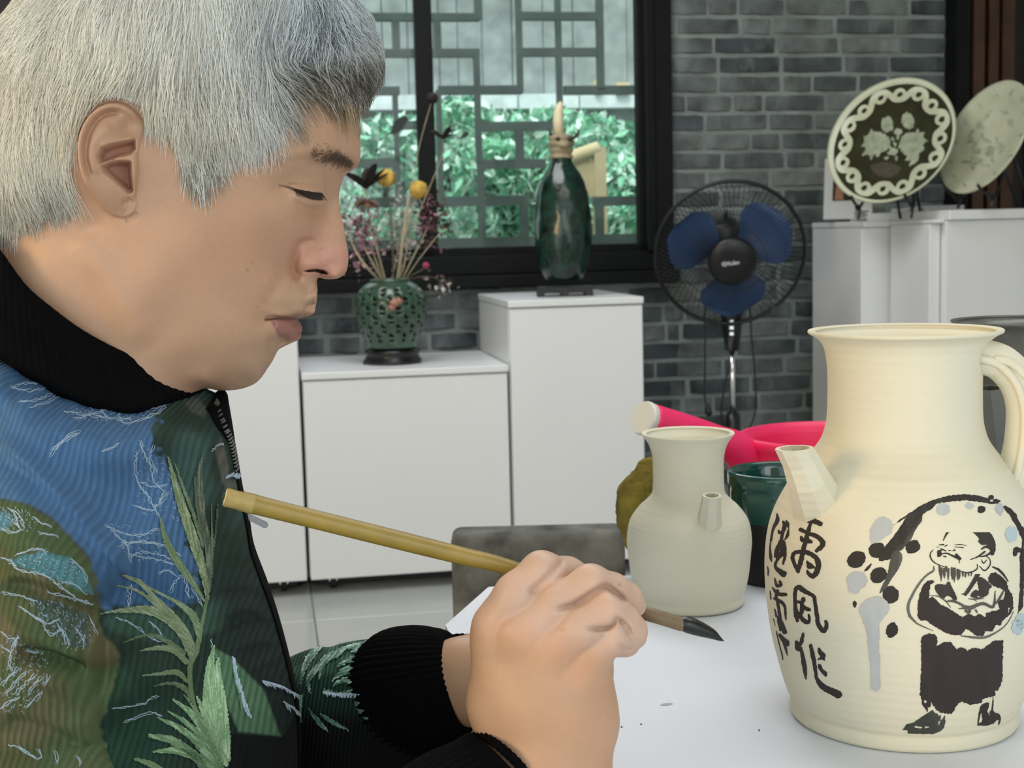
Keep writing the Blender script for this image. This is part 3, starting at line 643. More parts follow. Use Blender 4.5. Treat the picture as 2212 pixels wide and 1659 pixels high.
for x,y,r in ((852,655,12),(846,664,9),(862,650,9),(868,637,8),(838,650,7)):
    q=at_y(x,y,Yv-rv(77)); mk('relief_leaf',*lathe([(.001,-r*.0013),(r*.0013,-r*.0004),(r*.0014,r*.0004),(.001,r*.0013)],9,q),M_SALMON if r>8 else M_CEL,vase,True)
vs=empty('vase_stand',(vc[0],vc[1],vz),'round black wooden stand under the openwork vase','stand')
mk('turned_base',*lathe([(rv(62),0),(rv(63),.010),(rv(58),.016),(rv(57),.030),(rv(60),.036),(rv(57),.044),(.001,.044)],48,(vc[0],vc[1],vz)),M_EBONY,vs,True)
for k in range(5): a=2*math.pi*k/5-1.57; mk('foot',*box((vc[0]+rv(56)*math.cos(a),vc[1]+rv(56)*math.sin(a),vz+.004),(.012,.012,.004)),M_EBONY,vs)
for o in vase.children:
    for v in o.data.vertices:
        if v.co.z<vz+.0445: v.co.z=vz+.0445
# flowers: each stem with its head is a thing
M_YEL=mat('dried yellow flower',lin(196,160,74),0.9,noise=(60,0.35)); M_DRY=mat('dry straw stem',lin(176,166,138),0.8,noise=(20,0.15)); M_DRYD=mat('dark dry stem',lin(96,90,78),0.8); M_BLKF=mat('black dried petal',lin(30,20,16),0.8,noise=(40,0.3)); M_PINK=mat('dusty pink dried petal',lin(156,104,120),0.85,noise=(30,0.4)); M_MAUVE=mat('brown mauve dried petal',lin(96,70,70),0.85,noise=(30,0.4)); M_BRACT=mat('brown bract',lin(120,94,72),0.85)
def flower(label,pts,rad,mt,head=None,dy=0.0,cat='dried flower',nm='dried_flower'):
    P=[at_y(x,y,Yv+dy*(1-i/(len(pts)-1)*0) if i else Yv+dy*.4) for i,(x,y) in enumerate(pts)]
    e=empty(nm,P[0],label,cat,'dried flowers in the openwork vase'); mk('stem',*tube(spline(P,24),np.linspace(rad*1.1,rad*.8,24),6),mt,e,True)
    if head: head(e,P[-1],dy)
    return e
def ball(mt,r,n=90):
    def f(e,c,dy):
        V,Fc=lathe([(r*math.sin(math.pi*t/12)+1e-4,-r*math.cos(math.pi*t/12)) for t in range(13)],20,c,lambda q,z,a:q*(1+.10*math.sin(7*a+z*900)+.06*math.sin(11*a-z*700)),False); mk('flower_head',V,Fc,mt,e,True)
    return f
def petals(mt,n,L,Wd,spread,seed,upb=.6,nm='petal'):
    def f(e,c,dy):
        r_=random.Random(seed)
        for k in range(n):
            a=2*math.pi*k/n+r_.uniform(-.3,.3); d=np.array([math.cos(a)*spread,math.sin(a)*spread*.8,upb+r_.uniform(-.3,.3)]); d/=np.linalg.norm(d); l=L*r_.uniform(.7,1.2); b_=np.array([0,0,-.25*l])
            path=spline([c,c+d*l*.5,c+d*l*.85+b_*.2,c+d*l+b_*.4],8); mk(nm,*tube(path,[Wd*.3,Wd*.8,Wd,Wd,Wd*.85,Wd*.6,Wd*.35,Wd*.05],6,True,.25),mt,e,True)
    return f
def tuft(mts,n,L,w,seed,down=False):
    def f(e,c,dy):
        r_=np.random.default_rng(seed); V=[];Fc=[];mi=[]
        for k in range(n):
            q=c+np.array([r_.normal()*w,r_.normal()*w*.6,r_.normal()*L]); a=r_.normal(size=3); a/=np.linalg.norm(a); b_=np.cross(a,r_.normal(size=3)); b_/=np.linalg.norm(b_); l=r_.uniform(.006,.014); i=len(V)
            V+=[q-a*l,q+b_*l*.4,q+a*l,q-b_*l*.4]; Fc.append((i,i+1,i+2,i+3)); mi.append(int(r_.integers(len(mts))))
        o=mk('blossoms',V,Fc,mts,e); o.data.polygons.foreach_set('material_index',np.array(mi,dtype=np.int32)); tag(o,kind='stuff')
    return f
M_PINKL=mat('pale pink dried petal',lin(196,176,178),0.85); M_WHITEF=mat('pale dried floret',lin(186,186,178),0.85)
flower('dried yellow globe flower on a dark stem beside the black flower',[(850,606),(848,520),(842,440),(834,384)],.0026,M_DRYD,ball(M_YEL,.028),.0)
flower('dried yellow globe flower lower and right, before the window mullion',[(862,606),(872,520),(888,460),(904,410)],.0026,M_DRY,ball(M_YEL,.028),-.02)
def darkfl(e,c,dy):
    petals(M_BLKF,11,.105,.015,1.0,3,.7)(e,c,dy); petals(M_BRACT,8,.05,.012,1.0,4,-.3,'bract')(e,c-np.array([0,0,.035]),dy)
flower('black spiky dried flower right beside the man\'s nose bridge',[(832,606),(815,540),(800,480),(790,408)],.003,M_DRY,darkfl,-.03)
flower('dusty pink feathery dried flower below the black one',[(826,606),(806,570),(785,530),(776,500)],.003,M_DRY,tuft([M_PINK,M_PINK,M_PINKL,M_MAUVE],420,.055,.032,5),-.05)
flower('brown mauve dried cluster against the window mullion',[(868,606),(890,560),(915,510),(932,470)],.0024,M_DRY,tuft([M_MAUVE,M_BLKF,M_MAUVE,M_PINK],260,.040,.024,6),.0)
flower('pale feathery dried spray between the yellow globes',[(846,606),(856,560),(862,520),(866,490)],.002,M_DRY,tuft([M_WHITEF,M_PINKL,M_WHITEF],240,.055,.03,9),.05)
flower('long thin stem with a round black seed head before the mullion',[(862,606),(885,500),(925,400),(950,340),(906,300),(914,250),(934,214)][:1]+[(876,560),(884,440),(905,320),(934,212)],.0013,M_DRY,ball(M_BLKF,.017),-.06)
flower('long thin arching stem with dark leaves beside the mullion',[(864,606),(890,500),(930,400),(955,335),(958,300)],.0013,M_DRY,petals(M_BLKF,7,.06,.011,.7,8,.5,'leaf'),-.07)
flower('thin side stem with a small black bud before the right pane',[(874,606),(905,560),(945,510),(965,492)],.0014,M_DRY,petals(M_BLKF,4,.022,.009,.5,11,.6,'bud_scale'),-.04)
flower('broad flat straw reaching up through the bouquet',[(858,606),(868,530),(876,470),(882,425)],.0042,M_DRY,None,-.08)
flower('leaning left straw at the edge of the bouquet',[(820,606),(795,580),(770,545),(752,505)],.0028,M_DRY,None,-.08)
flower('second leaning straw just right of the leftmost one',[(828,606),(818,580),(806,545),(790,490)],.0022,M_DRY,None,-.04)
flower('low twig with a crimson floret over the vase rim',[(872,606),(895,592),(912,582),(920,574)],.0016,M_DRYD,ball(mat('crimson floret',lin(150,60,84),0.8),.011),-.05)
flower('low twig of pale florets hanging right of the vase',[(872,608),(905,598),(940,600),(955,618)],.0014,M_DRYD,tuft([M_WHITEF,M_WHITEF,M_MAUVE],50,.018,.03,12),-.05)
# bird stickers on the glass
M_STICK=mat('black vinyl sticker',lin(22,34,34),0.5)
for lb,pts,px,py,sc,off in (('black bird sticker on the left window pane',[(-36,36),(-14,16),(-10,2),(2,-12),(16,-18),(24,-10),(18,0),(10,12),(-4,20),(-18,24)],858,268,1.0,-.0645),('small black bird sticker on the right window pane',[(-20,14),(-8,6),(-4,-2),(6,-8),(12,-4),(8,4),(-2,10)],1003,290,.8,-.0195)):
    p=Paint(px-50,py-40,px+50,py+50,1.5).poly([(px+x*sc,py+y*sc) for x,y in pts]); P2,F2=p.mesh(); V=[WP(*wall(x,y,off),off+.0004) for x,y in P2]; V2=[v+EY*.0004 for v in V]; n=len(V)
    tag(mk('bird_sticker',V+V2,F2+[tuple(q+n for q in f[::-1]) for f in F2],M_STICK),lb,'sticker','bird stickers on the window')
# ================================================================ TABLE AND WHAT STANDS ON AND BEHIND IT
TZ=0.75
M_CLOTH=mat('white tablecloth',lin(222,227,236),0.85,noise=(5,0.025),bump=(7,0.5,0.006)); M_TWOOD=mat('table wood',lin(92,66,44),0.5,noise=(10,0.25))
table=empty('work_table',(.42,.75,0),'work table under the white cloth','table')
mk('tabletop',*hexa([(.024,.30,.715),(.95,.30,.715),(.95,1.40,.715),(-.012,1.185,.715),(.024,.30,.7455),(.95,.30,.7455),(.95,1.40,.7455),(-.012,1.185,.7455)]),M_TWOOD,table)
for x in (.06,.9):
    for y in (.36,1.14): mk('leg',*box((x,y,.357),(.025,.025,.357)),M_TWOOD,table)
fl=at_z(1055,1268,TZ); c1=at_z(962,1350,TZ); c2=at_z(984,1392,TZ); fr_=at_z(1640,1245,TZ); fr_=fl+np.array([.26,.060,0]); fr2=fl+np.array([1.0,.231,0])
outl=[fl,fr_,fr2,np.array([.97,.28,TZ]),np.array([.016,.28,TZ]),np.array([.014,.85,TZ]),np.array([-.004,.955,TZ]),c2,c1]
def densify(P,h=.02):
    o=[]
    for a,b in zip(P,P[1:]+P[:1]):
        n=max(1,int(np.linalg.norm(b-a)/h)); o+= [a+(b-a)*k/n for k in range(n)]
    return o
bm=bmesh.new(); top=[bm.verts.new(p) for p in densify(outl)]; bm.faces.new(top); bmesh.ops.triangulate(bm,faces=bm.faces)
bmesh.ops.recalc_face_normals(bm,faces=bm.faces)
ex=bmesh.ops.extrude_face_region(bm,geom=bm.faces[:])
for v in [g for g in ex['geom'] if isinstance(g,bmesh.types.BMVert)]: v.co.z-=.0035
bmesh.ops.recalc_face_normals(bm,faces=bm.faces)
me=bpy.data.meshes.new('tablecloth'); bm.to_mesh(me); bm.free(); me.materials.append(M_CLOTH); cloth=link('tablecloth',me); tag(cloth,'white cloth spread over the work table','tablecloth')
M_WRINKLE=mat('grey wrinkle shade',lin(168,174,186),0.9); M_INKD=mat('black ink speck',lin(40,40,44),0.9)
cb=[bvh_of(cloth)]
p=Paint(1420,1500,1470,1540,1.5).blob(1440,1522,14,2.6,-5); lay_on(p,cb,'wrinkle_shade',M_WRINKLE,cloth,.0002)  # soft shade of a cloth wrinkle, painted on as a grey blob
for i,(x,y) in enumerate(((1343,1571),(1385,1565),(1640,1578))): lay_on(Paint(x-6,y-5,x+6,y+5,1).blob(x,y,2.2,1.4,20),cb,'ink_speck',M_INKD,cloth,.0003)
# ---- ewers
M_CLAY=mat('cream unfired clay',lin(218,212,190),0.8,noise=(5,0.03),bump=(160,0.12,0.0006))
M_CLAY2=mat('greyish cream unfired clay',lin(224,220,200),0.8,noise=(6,0.05),bump=(160,0.12,0.0006))
M_GREYC=mat('wet dark grey clay',lin(96,98,92),0.28,noise=(9,0.2),bump=(9,0.5,0.02))
def ridges(m,freq,strength):
    nt=m.node_tree; b=nt.nodes['Principled BSDF']; w=nt.nodes.new('ShaderNodeTexWave'); w.bands_direction='Z'; w.inputs['Scale'].default_value=freq; w.inputs['Distortion'].default_value=1.5; w.inputs['Detail'].default_value=2
    nt.links.new(nt.nodes.new('ShaderNodeTexCoord').outputs['Object'],w.inputs['Vector']); bp=nt.nodes.new('ShaderNodeBump'); bp.inputs['Strength'].default_value=strength; bp.inputs['Distance'].default_value=.0006
    nt.links.new(w.outputs['Fac'],bp.inputs['Height']); old=b.inputs['Normal'].links
    if old: nt.links.new(old[0].from_socket,bp.inputs['Normal'])
    nt.links.new(bp.outputs['Normal'],b.inputs['Normal'])
ridges(M_CLAY,55,.25); ridges(M_CLAY2,70,.25)
def ewer_body(name,prof,cx,Y,cy0,zb,m,parent,seg=128,mod=None,wall_t=.005):
    base=at_y(cx,cy0,Y); pr=[]
    for y,r in prof:
        p=at_y(cx,y,Y); D=to_px(p)[2]; pr.append((r*D/F,p[2]))
    zmin=min(z for _,z in pr); pr=[(r,z-zmin+zb) for r,z in pr]
    q=spline(np.array(pr),len(pr)*5); q[:,0]=np.maximum(q[:,0],.001)
    inner=[(max(r-wall_t,.001),z-.001) for r,z in q[::-1] if z>zb+.012]
    allp=[(.001,zb)]+[tuple(x) for x in q]+inner+[(.001,inner[-1][1])]
    V,Fc=lathe(allp,seg,(base[0],base[1],0),mod,False); return mk(name,V,Fc,m,parent,True),base,q
EW=[(1545,236),(1556,239),(1566,240),(1560,240.5),(1546,239),(1532,237),(1520,237),(1500,243),(1470,254),(1435,264),(1377,279),(1313,289),(1264,293.5),(1216,294.5),(1167,291),(1128,283),(1094,270),(1069,257),(1040,240),(1018,226),(1005,217),(985,203),(965,187),(948,176),(930,169),(900,163),(844,161.5),(796,162.5),(760,167),(742,173),(730,182),(722,193),(717,203),(713,205),(710,203.5)]
EW=[(y,r) for y,r in EW if not(y in(1556,1566))]
ewy=at_z(1952,1542,TZ)[1]
ewer=empty('large_ewer',at_z(1950,1542,TZ),'large cream clay ewer with ink painting and brushed writing, front right','ewer','unglazed ewers on the work table')
eb,ebase,eprof=ewer_body('body',[(1543,234),(1536,238.5),(1527,239),(1519,237),(1512,236.5)]+[(y if y>1000 else y+5,r) for y,r in EW if y<1505],1949,ewy,1542,TZ+.0008,M_CLAY,ewer,160)
def prism_tube(P,R_,n,hole=.72,tw=.3,level=.8):
    V,Fc=tube(P,R_,n,False,1,tw); V=[np.array(v) for v in V]; ax=(np.array(P[-1])-np.array(P[-2])); ax/=np.linalg.norm(ax)
    def lev(W):
        for q in range(len(W)-n,len(W)): W[q]=W[q]-ax*((W[q][2]-P[-1][2])/ax[2]*level)
    lev(V); N=len(P); V2,F2=tube(P[1:],np.array(R_[1:])*hole,n,False,1,tw); V2=[np.array(v) for v in V2]; lev(V2); o=len(V); V=list(V)+list(V2); Fc=Fc+[tuple(i+o for i in f[::-1]) for f in F2]
    for k in range(n): a=(N-1)*n+k; b=(N-1)*n+(k+1)%n; Fc.append((a,o+(N-2)*n+k,o+(N-2)*n+(k+1)%n,b))
    Fc.append(tuple(o+k for k in range(n))); return V,Fc
ys=ewy-.052
sp=mk('spout',*prism_tube([at_y(1790,1120,ys+.05),at_y(1766,1085,ys+.022),at_y(1744,1030,ys+.004),at_y(1727,990,ys-.002),at_y(1716,968,ys-.006)],[70*.27e-3,62*.27e-3,47*.27e-3,40*.27e-3,38.5*.27e-3],9,.8,.1,1.0),M_CLAY,ewer)
hy=ewy-.018
hp=spline([at_y(2098,775,hy+.012),at_y(2128,772,hy),at_y(2165,786,hy),at_y(2200,825,hy),at_y(2216,880,hy),at_y(2214,950,hy),at_y(2204,1005,hy),at_y(2190,1050,hy)],36)
V,Fc=tube(hp,np.linspace(.0105,.0128,36),20,True,1.0)
V=np.array(V)
mk('handle',V,Fc,M_CLAY,ewer,True)
for dx in (-.0085,.0055): mk('handle_rib',*tube(hp[4:-2]+np.array([dx*.6,-.0110,0]),.0026,8),M_CLAY,ewer,True)
# small ewer
SE=[(1303,112),(1298,116.5),(1291,117),(1284,115),(1264,121.5),(1237,127),(1194,132),(1163,134),(1126,127.5),(1098,109),(1082,92),(1067,79),(1050,76.5),(1031,76),(994,76.5),(975,79.5),(960,85),(949,92),(941,98.5),(938,100),(936,99)]
sy=at_z(1489,1303,TZ)[1]; small=empty('small_ewer',at_z(1489,1303,TZ),'small plain cream clay ewer standing behind the brush tip','ewer','unglazed ewers on the work table')
def lobes(r,z,a):
    if TZ+.03<z<TZ+.10:
        f=math.sin((z-TZ-.03)/.07*math.pi); return r*(1-.018*f*max(0,math.cos(2.5*(a+.35)))**24-.018*f*max(0,-math.cos(2.5*(a+.35)))**24)
    return r
ewer_body('body',SE,1490,sy,1303,TZ+.0008,M_CLAY2,small,128,lobes,.004)
q=.38e-3*.98
mk('spout',*prism_tube([at_y(1532,1150,sy-.030),at_y(1533,1125,sy-.041),at_y(1535,1098,sy-.052),at_y(1538,1070,sy-.060)],[29*q,27*q,23*q,20.5*q],8,.74),M_CLAY2,small)
mk('handle',*tube(spline([at_y(1475,985,sy+.028),at_y(1470,980,sy+.05),at_y(1462,1010,sy+.072),at_y(1462,1060,sy+.074),at_y(1466,1110,sy+.045)],24),.006,12),M_CLAY2,small,True)
# grey ewer behind the large one
gy=1.12; gx=2214; k=.8557/gy*1.0
grey=empty('grey_ewer',at_y(gx,1300,gy)*np.array([1,1,0])+np.array([0,0,TZ]),'dark grey wet clay ewer behind the large cream one at the right edge','ewer','unglazed ewers on the work table')
g0=at_y(gx,690,gy)[2]; sc=(g0-TZ-.0008)/(eprof[-1][1]-TZ-.0008)
gb=at_y(gx,900,gy); prof=[(.001,TZ+.0008)]+[(r*1.0,(z-TZ-.0008)*sc+TZ+.0008) for r,z in eprof]; prof+= [(max(r-.005,.001),z-.001) for r,z in prof[::-1] if z>TZ+.02]
mk('body',*lathe(prof,96,(gb[0],gb[1],0),None,False),M_GREYC,grey,True)
mk('spout',*prism_tube([at_y(2150,960,gy-.055),at_y(2146,915,gy-.066),at_y(2141,870,gy-.075),at_y(2137,838,gy-.08)],[17e-3,16e-3,14e-3,12.5e-3],6,.75),M_GREYC,grey)
mk('handle',*tube(spline([gb+[.045,0,TZ*0+.93-gb[2]],gb+[.075,0,.935-gb[2]],gb+[.095,0,.90-gb[2]],gb+[.092,0,.86-gb[2]],gb+[.07,0,.835-gb[2]]],20),.008,12),M_GREYC,grey,True)
# ---- sponge behind the small ewer
M_SPONGE=mat('olive sponge',lin(128,116,46),0.95,noise=(60,0.4),bump=(140,1.0,0.006))
sc_=at_y(1452,1105,1.212); nx_,nz_=.050,.052
V,Fc=lathe([(math.sin(math.pi*t/30)+1e-4,-math.cos(math.pi*t/30)) for t in range(31)],48,(0,0,0),None,False); V=np.array(V)
def lump(v):
    d=Vector(v); f=1+.10*mnoise.noise(d*1.7)+.07*mnoise.noise(d*5)+.04*mnoise.noise(d*13); return f
ln=np.array([lump(v) for v in V]); V=V*ln[:,None]*np.array([.0475,.016,.0545])
zb=V[:,2].min(); c=np.array([sc_[0],1.222,TZ+.001-zb]); tag(mk('sponge',V+c,Fc,M_SPONGE,None,True),'rough olive yellow sponge leaning behind the small ewer','sponge')
# ---- black bench behind the table with bowl and watering can
M_BENCH=mat('black lacquer',lin(14,14,14),0.4)
bench=empty('bench',(.42,1.62,0),'low black bench behind the table carrying the pink watering can','bench')
mk('bench_top',*box((.44,1.68,.595),(.25,.235,.015)),M_BENCH,bench)
for x in (.22,.66):
    for y in (1.48,1.88): mk('leg',*box((x,y,.29),(.025,.025,.29)),M_BENCH,bench)
M_TEAL=mat('deep green glaze',lin(6,72,64),0.1,noise=(20,0.25),coat=0.7); M_BIS=mat('dark brown bare clay',lin(24,21,19),0.6)
by=1.203; bcx=at_y(1684,1012,by)[0]; zr=at_y(1684,1013,by)[2]; bz=TZ+.0008; H=zr-bz; Rb=.0455
bowl=empty('green_pot',(bcx,by,bz),'deep green glazed brush pot with a dark foot, between the two cream ewers','pot')
mk('glazed_pot',*lathe([(.039,H*.52),(.0415,H*.60),(.0430,H*.72),(.0432,H*.80),(.0428,H*.845),(.0440,H*.865),(.0452,H*.885),(Rb,H*.95),(Rb-.0004,H*.99),(Rb-.0025,H),(Rb-.005,H*.985),(Rb-.006,H*.93),(.037,H*.80),(.033,H*.4),(.001,H*.3)],80,(bcx,by,bz),None,False),M_TEAL,bowl,True)
mk('bare_foot',*lathe([(.0345,0),(.036,.002),(.0355,H*.1),(.0385,H*.35),(.0405,H*.56),(.0395,H*.6),(.001,H*.3)],64,(bcx,by,bz)),M_BIS,bowl,True)
M_PINKP=mat('pink plastic',lin(236,44,104),0.42,noise=(3,0.04)); M_ROSE=mat('white plastic rose',lin(214,216,212),0.5)
cy=1.66; rim=at_y(1796,936,cy); ccx=rim[0]; rc=198*cy/F; zr=rim[2]
can=empty('watering_can',(ccx,cy,.61),'pink plastic watering can with a white rose, behind the green pot','watering can')
hh=zr-.6105
mk('can_body',*lathe([(rc*.80,0),(rc*.84,.006),(rc*.9,hh*.4),(rc*.95,hh*.82),(rc*.965,hh*.93),(rc*1.0,hh*.945),(rc*1.01,hh*.97),(rc*1.0,hh),(rc*.955,hh),(rc*.935,hh*.93),(rc*.87,hh*.4),(rc*.8,.01),(.001,.008)],80,(ccx,cy,.6105)),M_PINKP,can,True)
sp0=at_y(1622,1000,cy-.02); s1=at_y(1584,965,cy-.04); s2=at_y(1500,935,cy-.07); s3=at_y(1399,906,cy-.10); s4=at_y(1391,903,cy-.1035)
mk('spout',*tube(spline([sp0,s1,s2,s3],24),np.concatenate([np.linspace(.026,.0175,12),np.linspace(.0175,.0193,12)]),24),M_PINKP,can,True)
dv=(s4-s3)/np.linalg.norm(s4-s3); mk('rose',*tube([s3-dv*.004,s3+dv*.004,s4,s4+dv*.003],[.0190,.0198,.0198,.0185],28),M_ROSE,can)
mk('carry_handle',*tube(spline([(ccx+rc*.9,cy,.61+hh*.93),(ccx+rc*1.45,cy,.61+hh*.98),(ccx+rc*1.6,cy,.61+hh*.6),(ccx+rc*.93,cy,.61+hh*.3)],24),.011,12),M_PINKP,can,True)
# ---- grey armchair beyond the table
M_SUEDE=mat('worn grey suede',lin(92,94,91),0.9,noise=(16,0.95),bump=(120,0.3,0.001)); M_SUEDE2=mat('dark grey suede side',lin(54,56,54),0.9,noise=(11,0.3),bump=(120,0.3,0.001))
ch=empty('armchair',(.05,1.75,0),'worn grey suede tub chair behind the far table edge','chair')
a=at_y(976,1156,1.72); b=at_y(1352,1150,1.72); zt2=a[2]
def slab(name,P0,P1,z0,z1,th,m,bw):
    d=np.array(P1)-np.array(P0); d/=np.linalg.norm(d); n=np.array([-d[1],d[0]]); p=[np.array(P0),np.array(P1),np.array(P1)+n*th,np.array(P0)+n*th]
    o=mk(name,[(*q,z0) for q in p]+[(*q,z1) for q in p],BOXF,m,ch); bevel_obj(o,bw,4); o.data.polygons.foreach_set('use_smooth',np.ones(len(o.data.polygons),dtype=bool)); return o
def xat(px,Y): return at_y(px,1200,Y)[0]
slab('backrest',(xat(974,1.72),1.72),(xat(1352,1.72),1.72),.16,zt2,.06,M_SUEDE,.012)
slab('armrest',(xat(974,1.72)+.002,1.785),(xat(974,1.72)+.002,2.12),.16,zt2-.08,-.06,M_SUEDE2,.012)
slab('armrest',(xat(1352,1.72)-.002,1.785),(xat(1352,1.72)-.002,2.12),.16,zt2-.08,.06,M_SUEDE2,.012)
slab('seat',(xat(974,1.72)+.065,1.787),(xat(1352,1.72)-.067,1.787),.16,.42,.31,M_SUEDE,.015)
for x in (xat(974,1.72)+.02,xat(1352,1.72)-.02):
    for y in (1.75,2.09): mk('leg',*box((x,y,.08),(.015,.015,.08)),M_BENCH,ch)
# ================================================================ INK PAINTING ON THE LARGE EWER
M_INK=mat('iron black ink',lin(44,38,34),0.75,attr=True); M_WASH=mat('dry grey slip drop',lin(186,190,192),0.8,attr=True); M_BLUEW=mat('pale blue slip drop',lin(176,192,196),0.8)
ebv=[bvh_of(eb)]
_n=np.random.default_rng(3)
def inkcol(base=(42,37,33),var=.12,grey=None):
    b=np.array(lin(*base)[:3])
    def f(P):
        g=np.array([mnoise.noise(Vector((x*.05,y*.012,3.1)))+.5*mnoise.noise(Vector((x*.2,y*.2,7.7))) for x,y in P])
        c=b[None]*(1+var*2*g[:,None])
        if grey is not None:
            w=np.clip(grey(P)+.12*g,0,1)[:,None]; c=c*(1-w)+np.array(lin(128,126,120)[:3])*w
        return np.clip(c,.003,1)
    return f
A=lambda L,ox,oy,s:[(ox+x/s,oy+y/s) for x,y in L]
c1=lambda L:A(L,1640,1080,7.541); c2=lambda L:A(L,1640,1290,6.9136); c3=lambda L:A(L,1820,1050,5.643); c4=lambda L:A(L,1820,1320,5.643); c5=lambda L:A(L,1950,1110,5.924)
def ink(name,p,amp=.5,sc=7,lift=.00025,**k):
    p.rough(amp,sc,len(name)); o=lay_on(p,ebv,name,M_INK,ewer,lift,inkcol(**k)); 
    return o
# --- right hand column of writing
p=Paint(1700,1108,1790,1260,1.0)
p.stroke(c1([(810,330),(900,345),(1000,390)]),[6.6,6.2,5.2]).stroke(c1([(832,400),(800,520),(770,640),(735,760),(705,900),(670,1040),(630,1150)]),[3.6,4.6,5,5,5,5,4.6])
p.stroke(c1([(680,485),(740,515),(800,545),(900,575),(990,630),(1040,700),(1010,770),(940,825)]),[4.6,4,4.4,4.4,5,5.6,5.4,4])
p.stroke(c1([(690,610),(710,650),(760,660),(840,680)]),[3,5,5,4.6])
p.stroke(c1([(640,1160),(585,1060),(550,960),(570,870),(660,845),(760,850),(860,890),(940,960),(970,1060),(940,1170),(880,1240),(810,1200),(790,1150)]),[4.4,4,4,4.2,4.4,4.8,5.2,5.6,6,5.8,5.4,4,2.2])
p.poly(c1([(775,990),(850,1030),(910,1090),(880,1120),(800,1115),(775,1060)])); ink('painted_character',p)
p=Paint(1705,1262,1800,1376,1.0)
p.stroke(c1([(600,1450),(585,1540),(590,1650)])+c2([(548,240),(572,350)]),[4.4,4,4.2,4.2,3.6]).stroke(c1([(610,1430),(660,1425),(750,1490),(880,1560)])+c2([(830,40),(850,170),(870,300),(885,400),(960,500),(1010,430),(995,365)]),[4,5.2,5,4.2,4,4.2,4.4,5,5.4,4.6,3.4])
p.stroke(c2([(665,30),(640,90),(640,200),(600,290)]),[5,4.2,4.6,4.4]).stroke(c2([(560,70),(650,70)]),[3.4,3]).stroke(c2([(640,130),(700,170),(750,185)]),[4.6,4.6,4]).stroke(c2([(600,250),(650,330),(720,375),(750,340),(742,260)]),[4.6,4.4,4.6,3.4,2.2]).stroke(c2([(560,200),(570,250)]),4); ink('painted_character',p)
p=Paint(1712,1360,1825,1515,1.0)
p.stroke(c2([(660,540),(635,660),(600,720)]),[2.6,4.2,4.6]).stroke(c2([(560,670),(575,770),(610,770)]),[3.6,4.6,4]).stroke(c2([(625,760),(655,900),(685,1080),(702,1220)]),[3.4,4.4,4.8,1.6])
p.stroke(c2([(770,720),(800,850),(830,1000),(850,1150),(870,1230),(960,1340),(1100,1410),(1180,1450)]),[3.6,4.6,4.4,3.4,4.2,6.4,7.6,8.6])
p.poly(c2([(880,760),(910,755),(950,810),(990,850),(990,910),(980,945),(940,930),(880,940),(880,915),(920,890),(880,830)])).poly(c2([(885,1000),(920,1005),(960,1075),(1010,1110),(1018,1160),(995,1190),(950,1150),(890,1070)])); ink('painted_character',p)
# --- left hand column, curving out of sight
p=Paint(1655,1100,1705,1255,.8)
p.stroke(c1([(295,230),(300,330),(240,450),(210,560),(195,660)]),[1.6,4.4,3,2.2,2.6]).stroke(c1([(185,690),(180,800),(190,920),(205,1000)]),[1.2,2,3.2,1.2])
p.stroke(c1([(400,360),(420,420),(390,520),(370,620),(350,700)]),[3,5,3.6,3.4,3.4]).stroke(c1([(445,340),(480,410),(505,460),(470,560),(430,640)]),[1.6,4.2,4.2,3.6,2]).stroke(c1([(325,500),(330,540),(400,510)]),[2,2.8,2.6])
p.poly(c1([(340,650),(400,650),(440,720),(450,840),(440,950),(400,1060),(380,1020),(400,920),(340,960),(300,1020),(285,1070),(300,1090),(400,1150),(450,1180),(440,1230),(390,1260),(290,1170),(250,1100),(245,1040),(280,950),(250,930),(255,820),(300,720)])); p.cut(c1([(345,790),(330,880)]),[.6,.3])
p.stroke(c1([(140,1080),(150,1160),(148,1230)]),[.8,1.6,.8]); ink('painted_character',p,.3)
p=Paint(1660,1240,1705,1425,.8)
p.stroke(c1([(255,1270),(280,1370),(310,1400),(360,1380),(340,1330)]),[1.2,3,3.6,3.4,3]).stroke(c1([(215,1420),(280,1500),(360,1540),(430,1540)]),[1.2,3.4,4,4]).stroke(c1([(300,1480),(280,1580),(300,1650)]),[3.4,3.4,3.6])
p.stroke(c2([(230,20),(330,70),(380,130),(395,240),(403,340)]),[2.6,4,3,2.6,1.2]).stroke(c2([(280,80),(300,200),(320,330),(350,430),(385,520)]),[3.4,3.2,3.4,5,5]).stroke(c2([(235,180),(260,280)]),[1.2,2.6]).stroke(c2([(300,280),(290,350),(330,480)]),[2.2,3,4])
p.stroke(c2([(310,560),(360,630),(430,690)]),[3,5,6]).stroke(c2([(375,680),(400,770),(425,875)]),[3,2.8,.8]); p.stroke(c1([(180,1480),(195,1610)]),[1,1.6]); p.stroke(c2([(215,320),(240,420)]),[.6,1]).stroke(c2([(260,510),(300,690),(345,860),(362,980)]),[1.2,1.2,1.4,1]); ink('painted_character',p,.3)
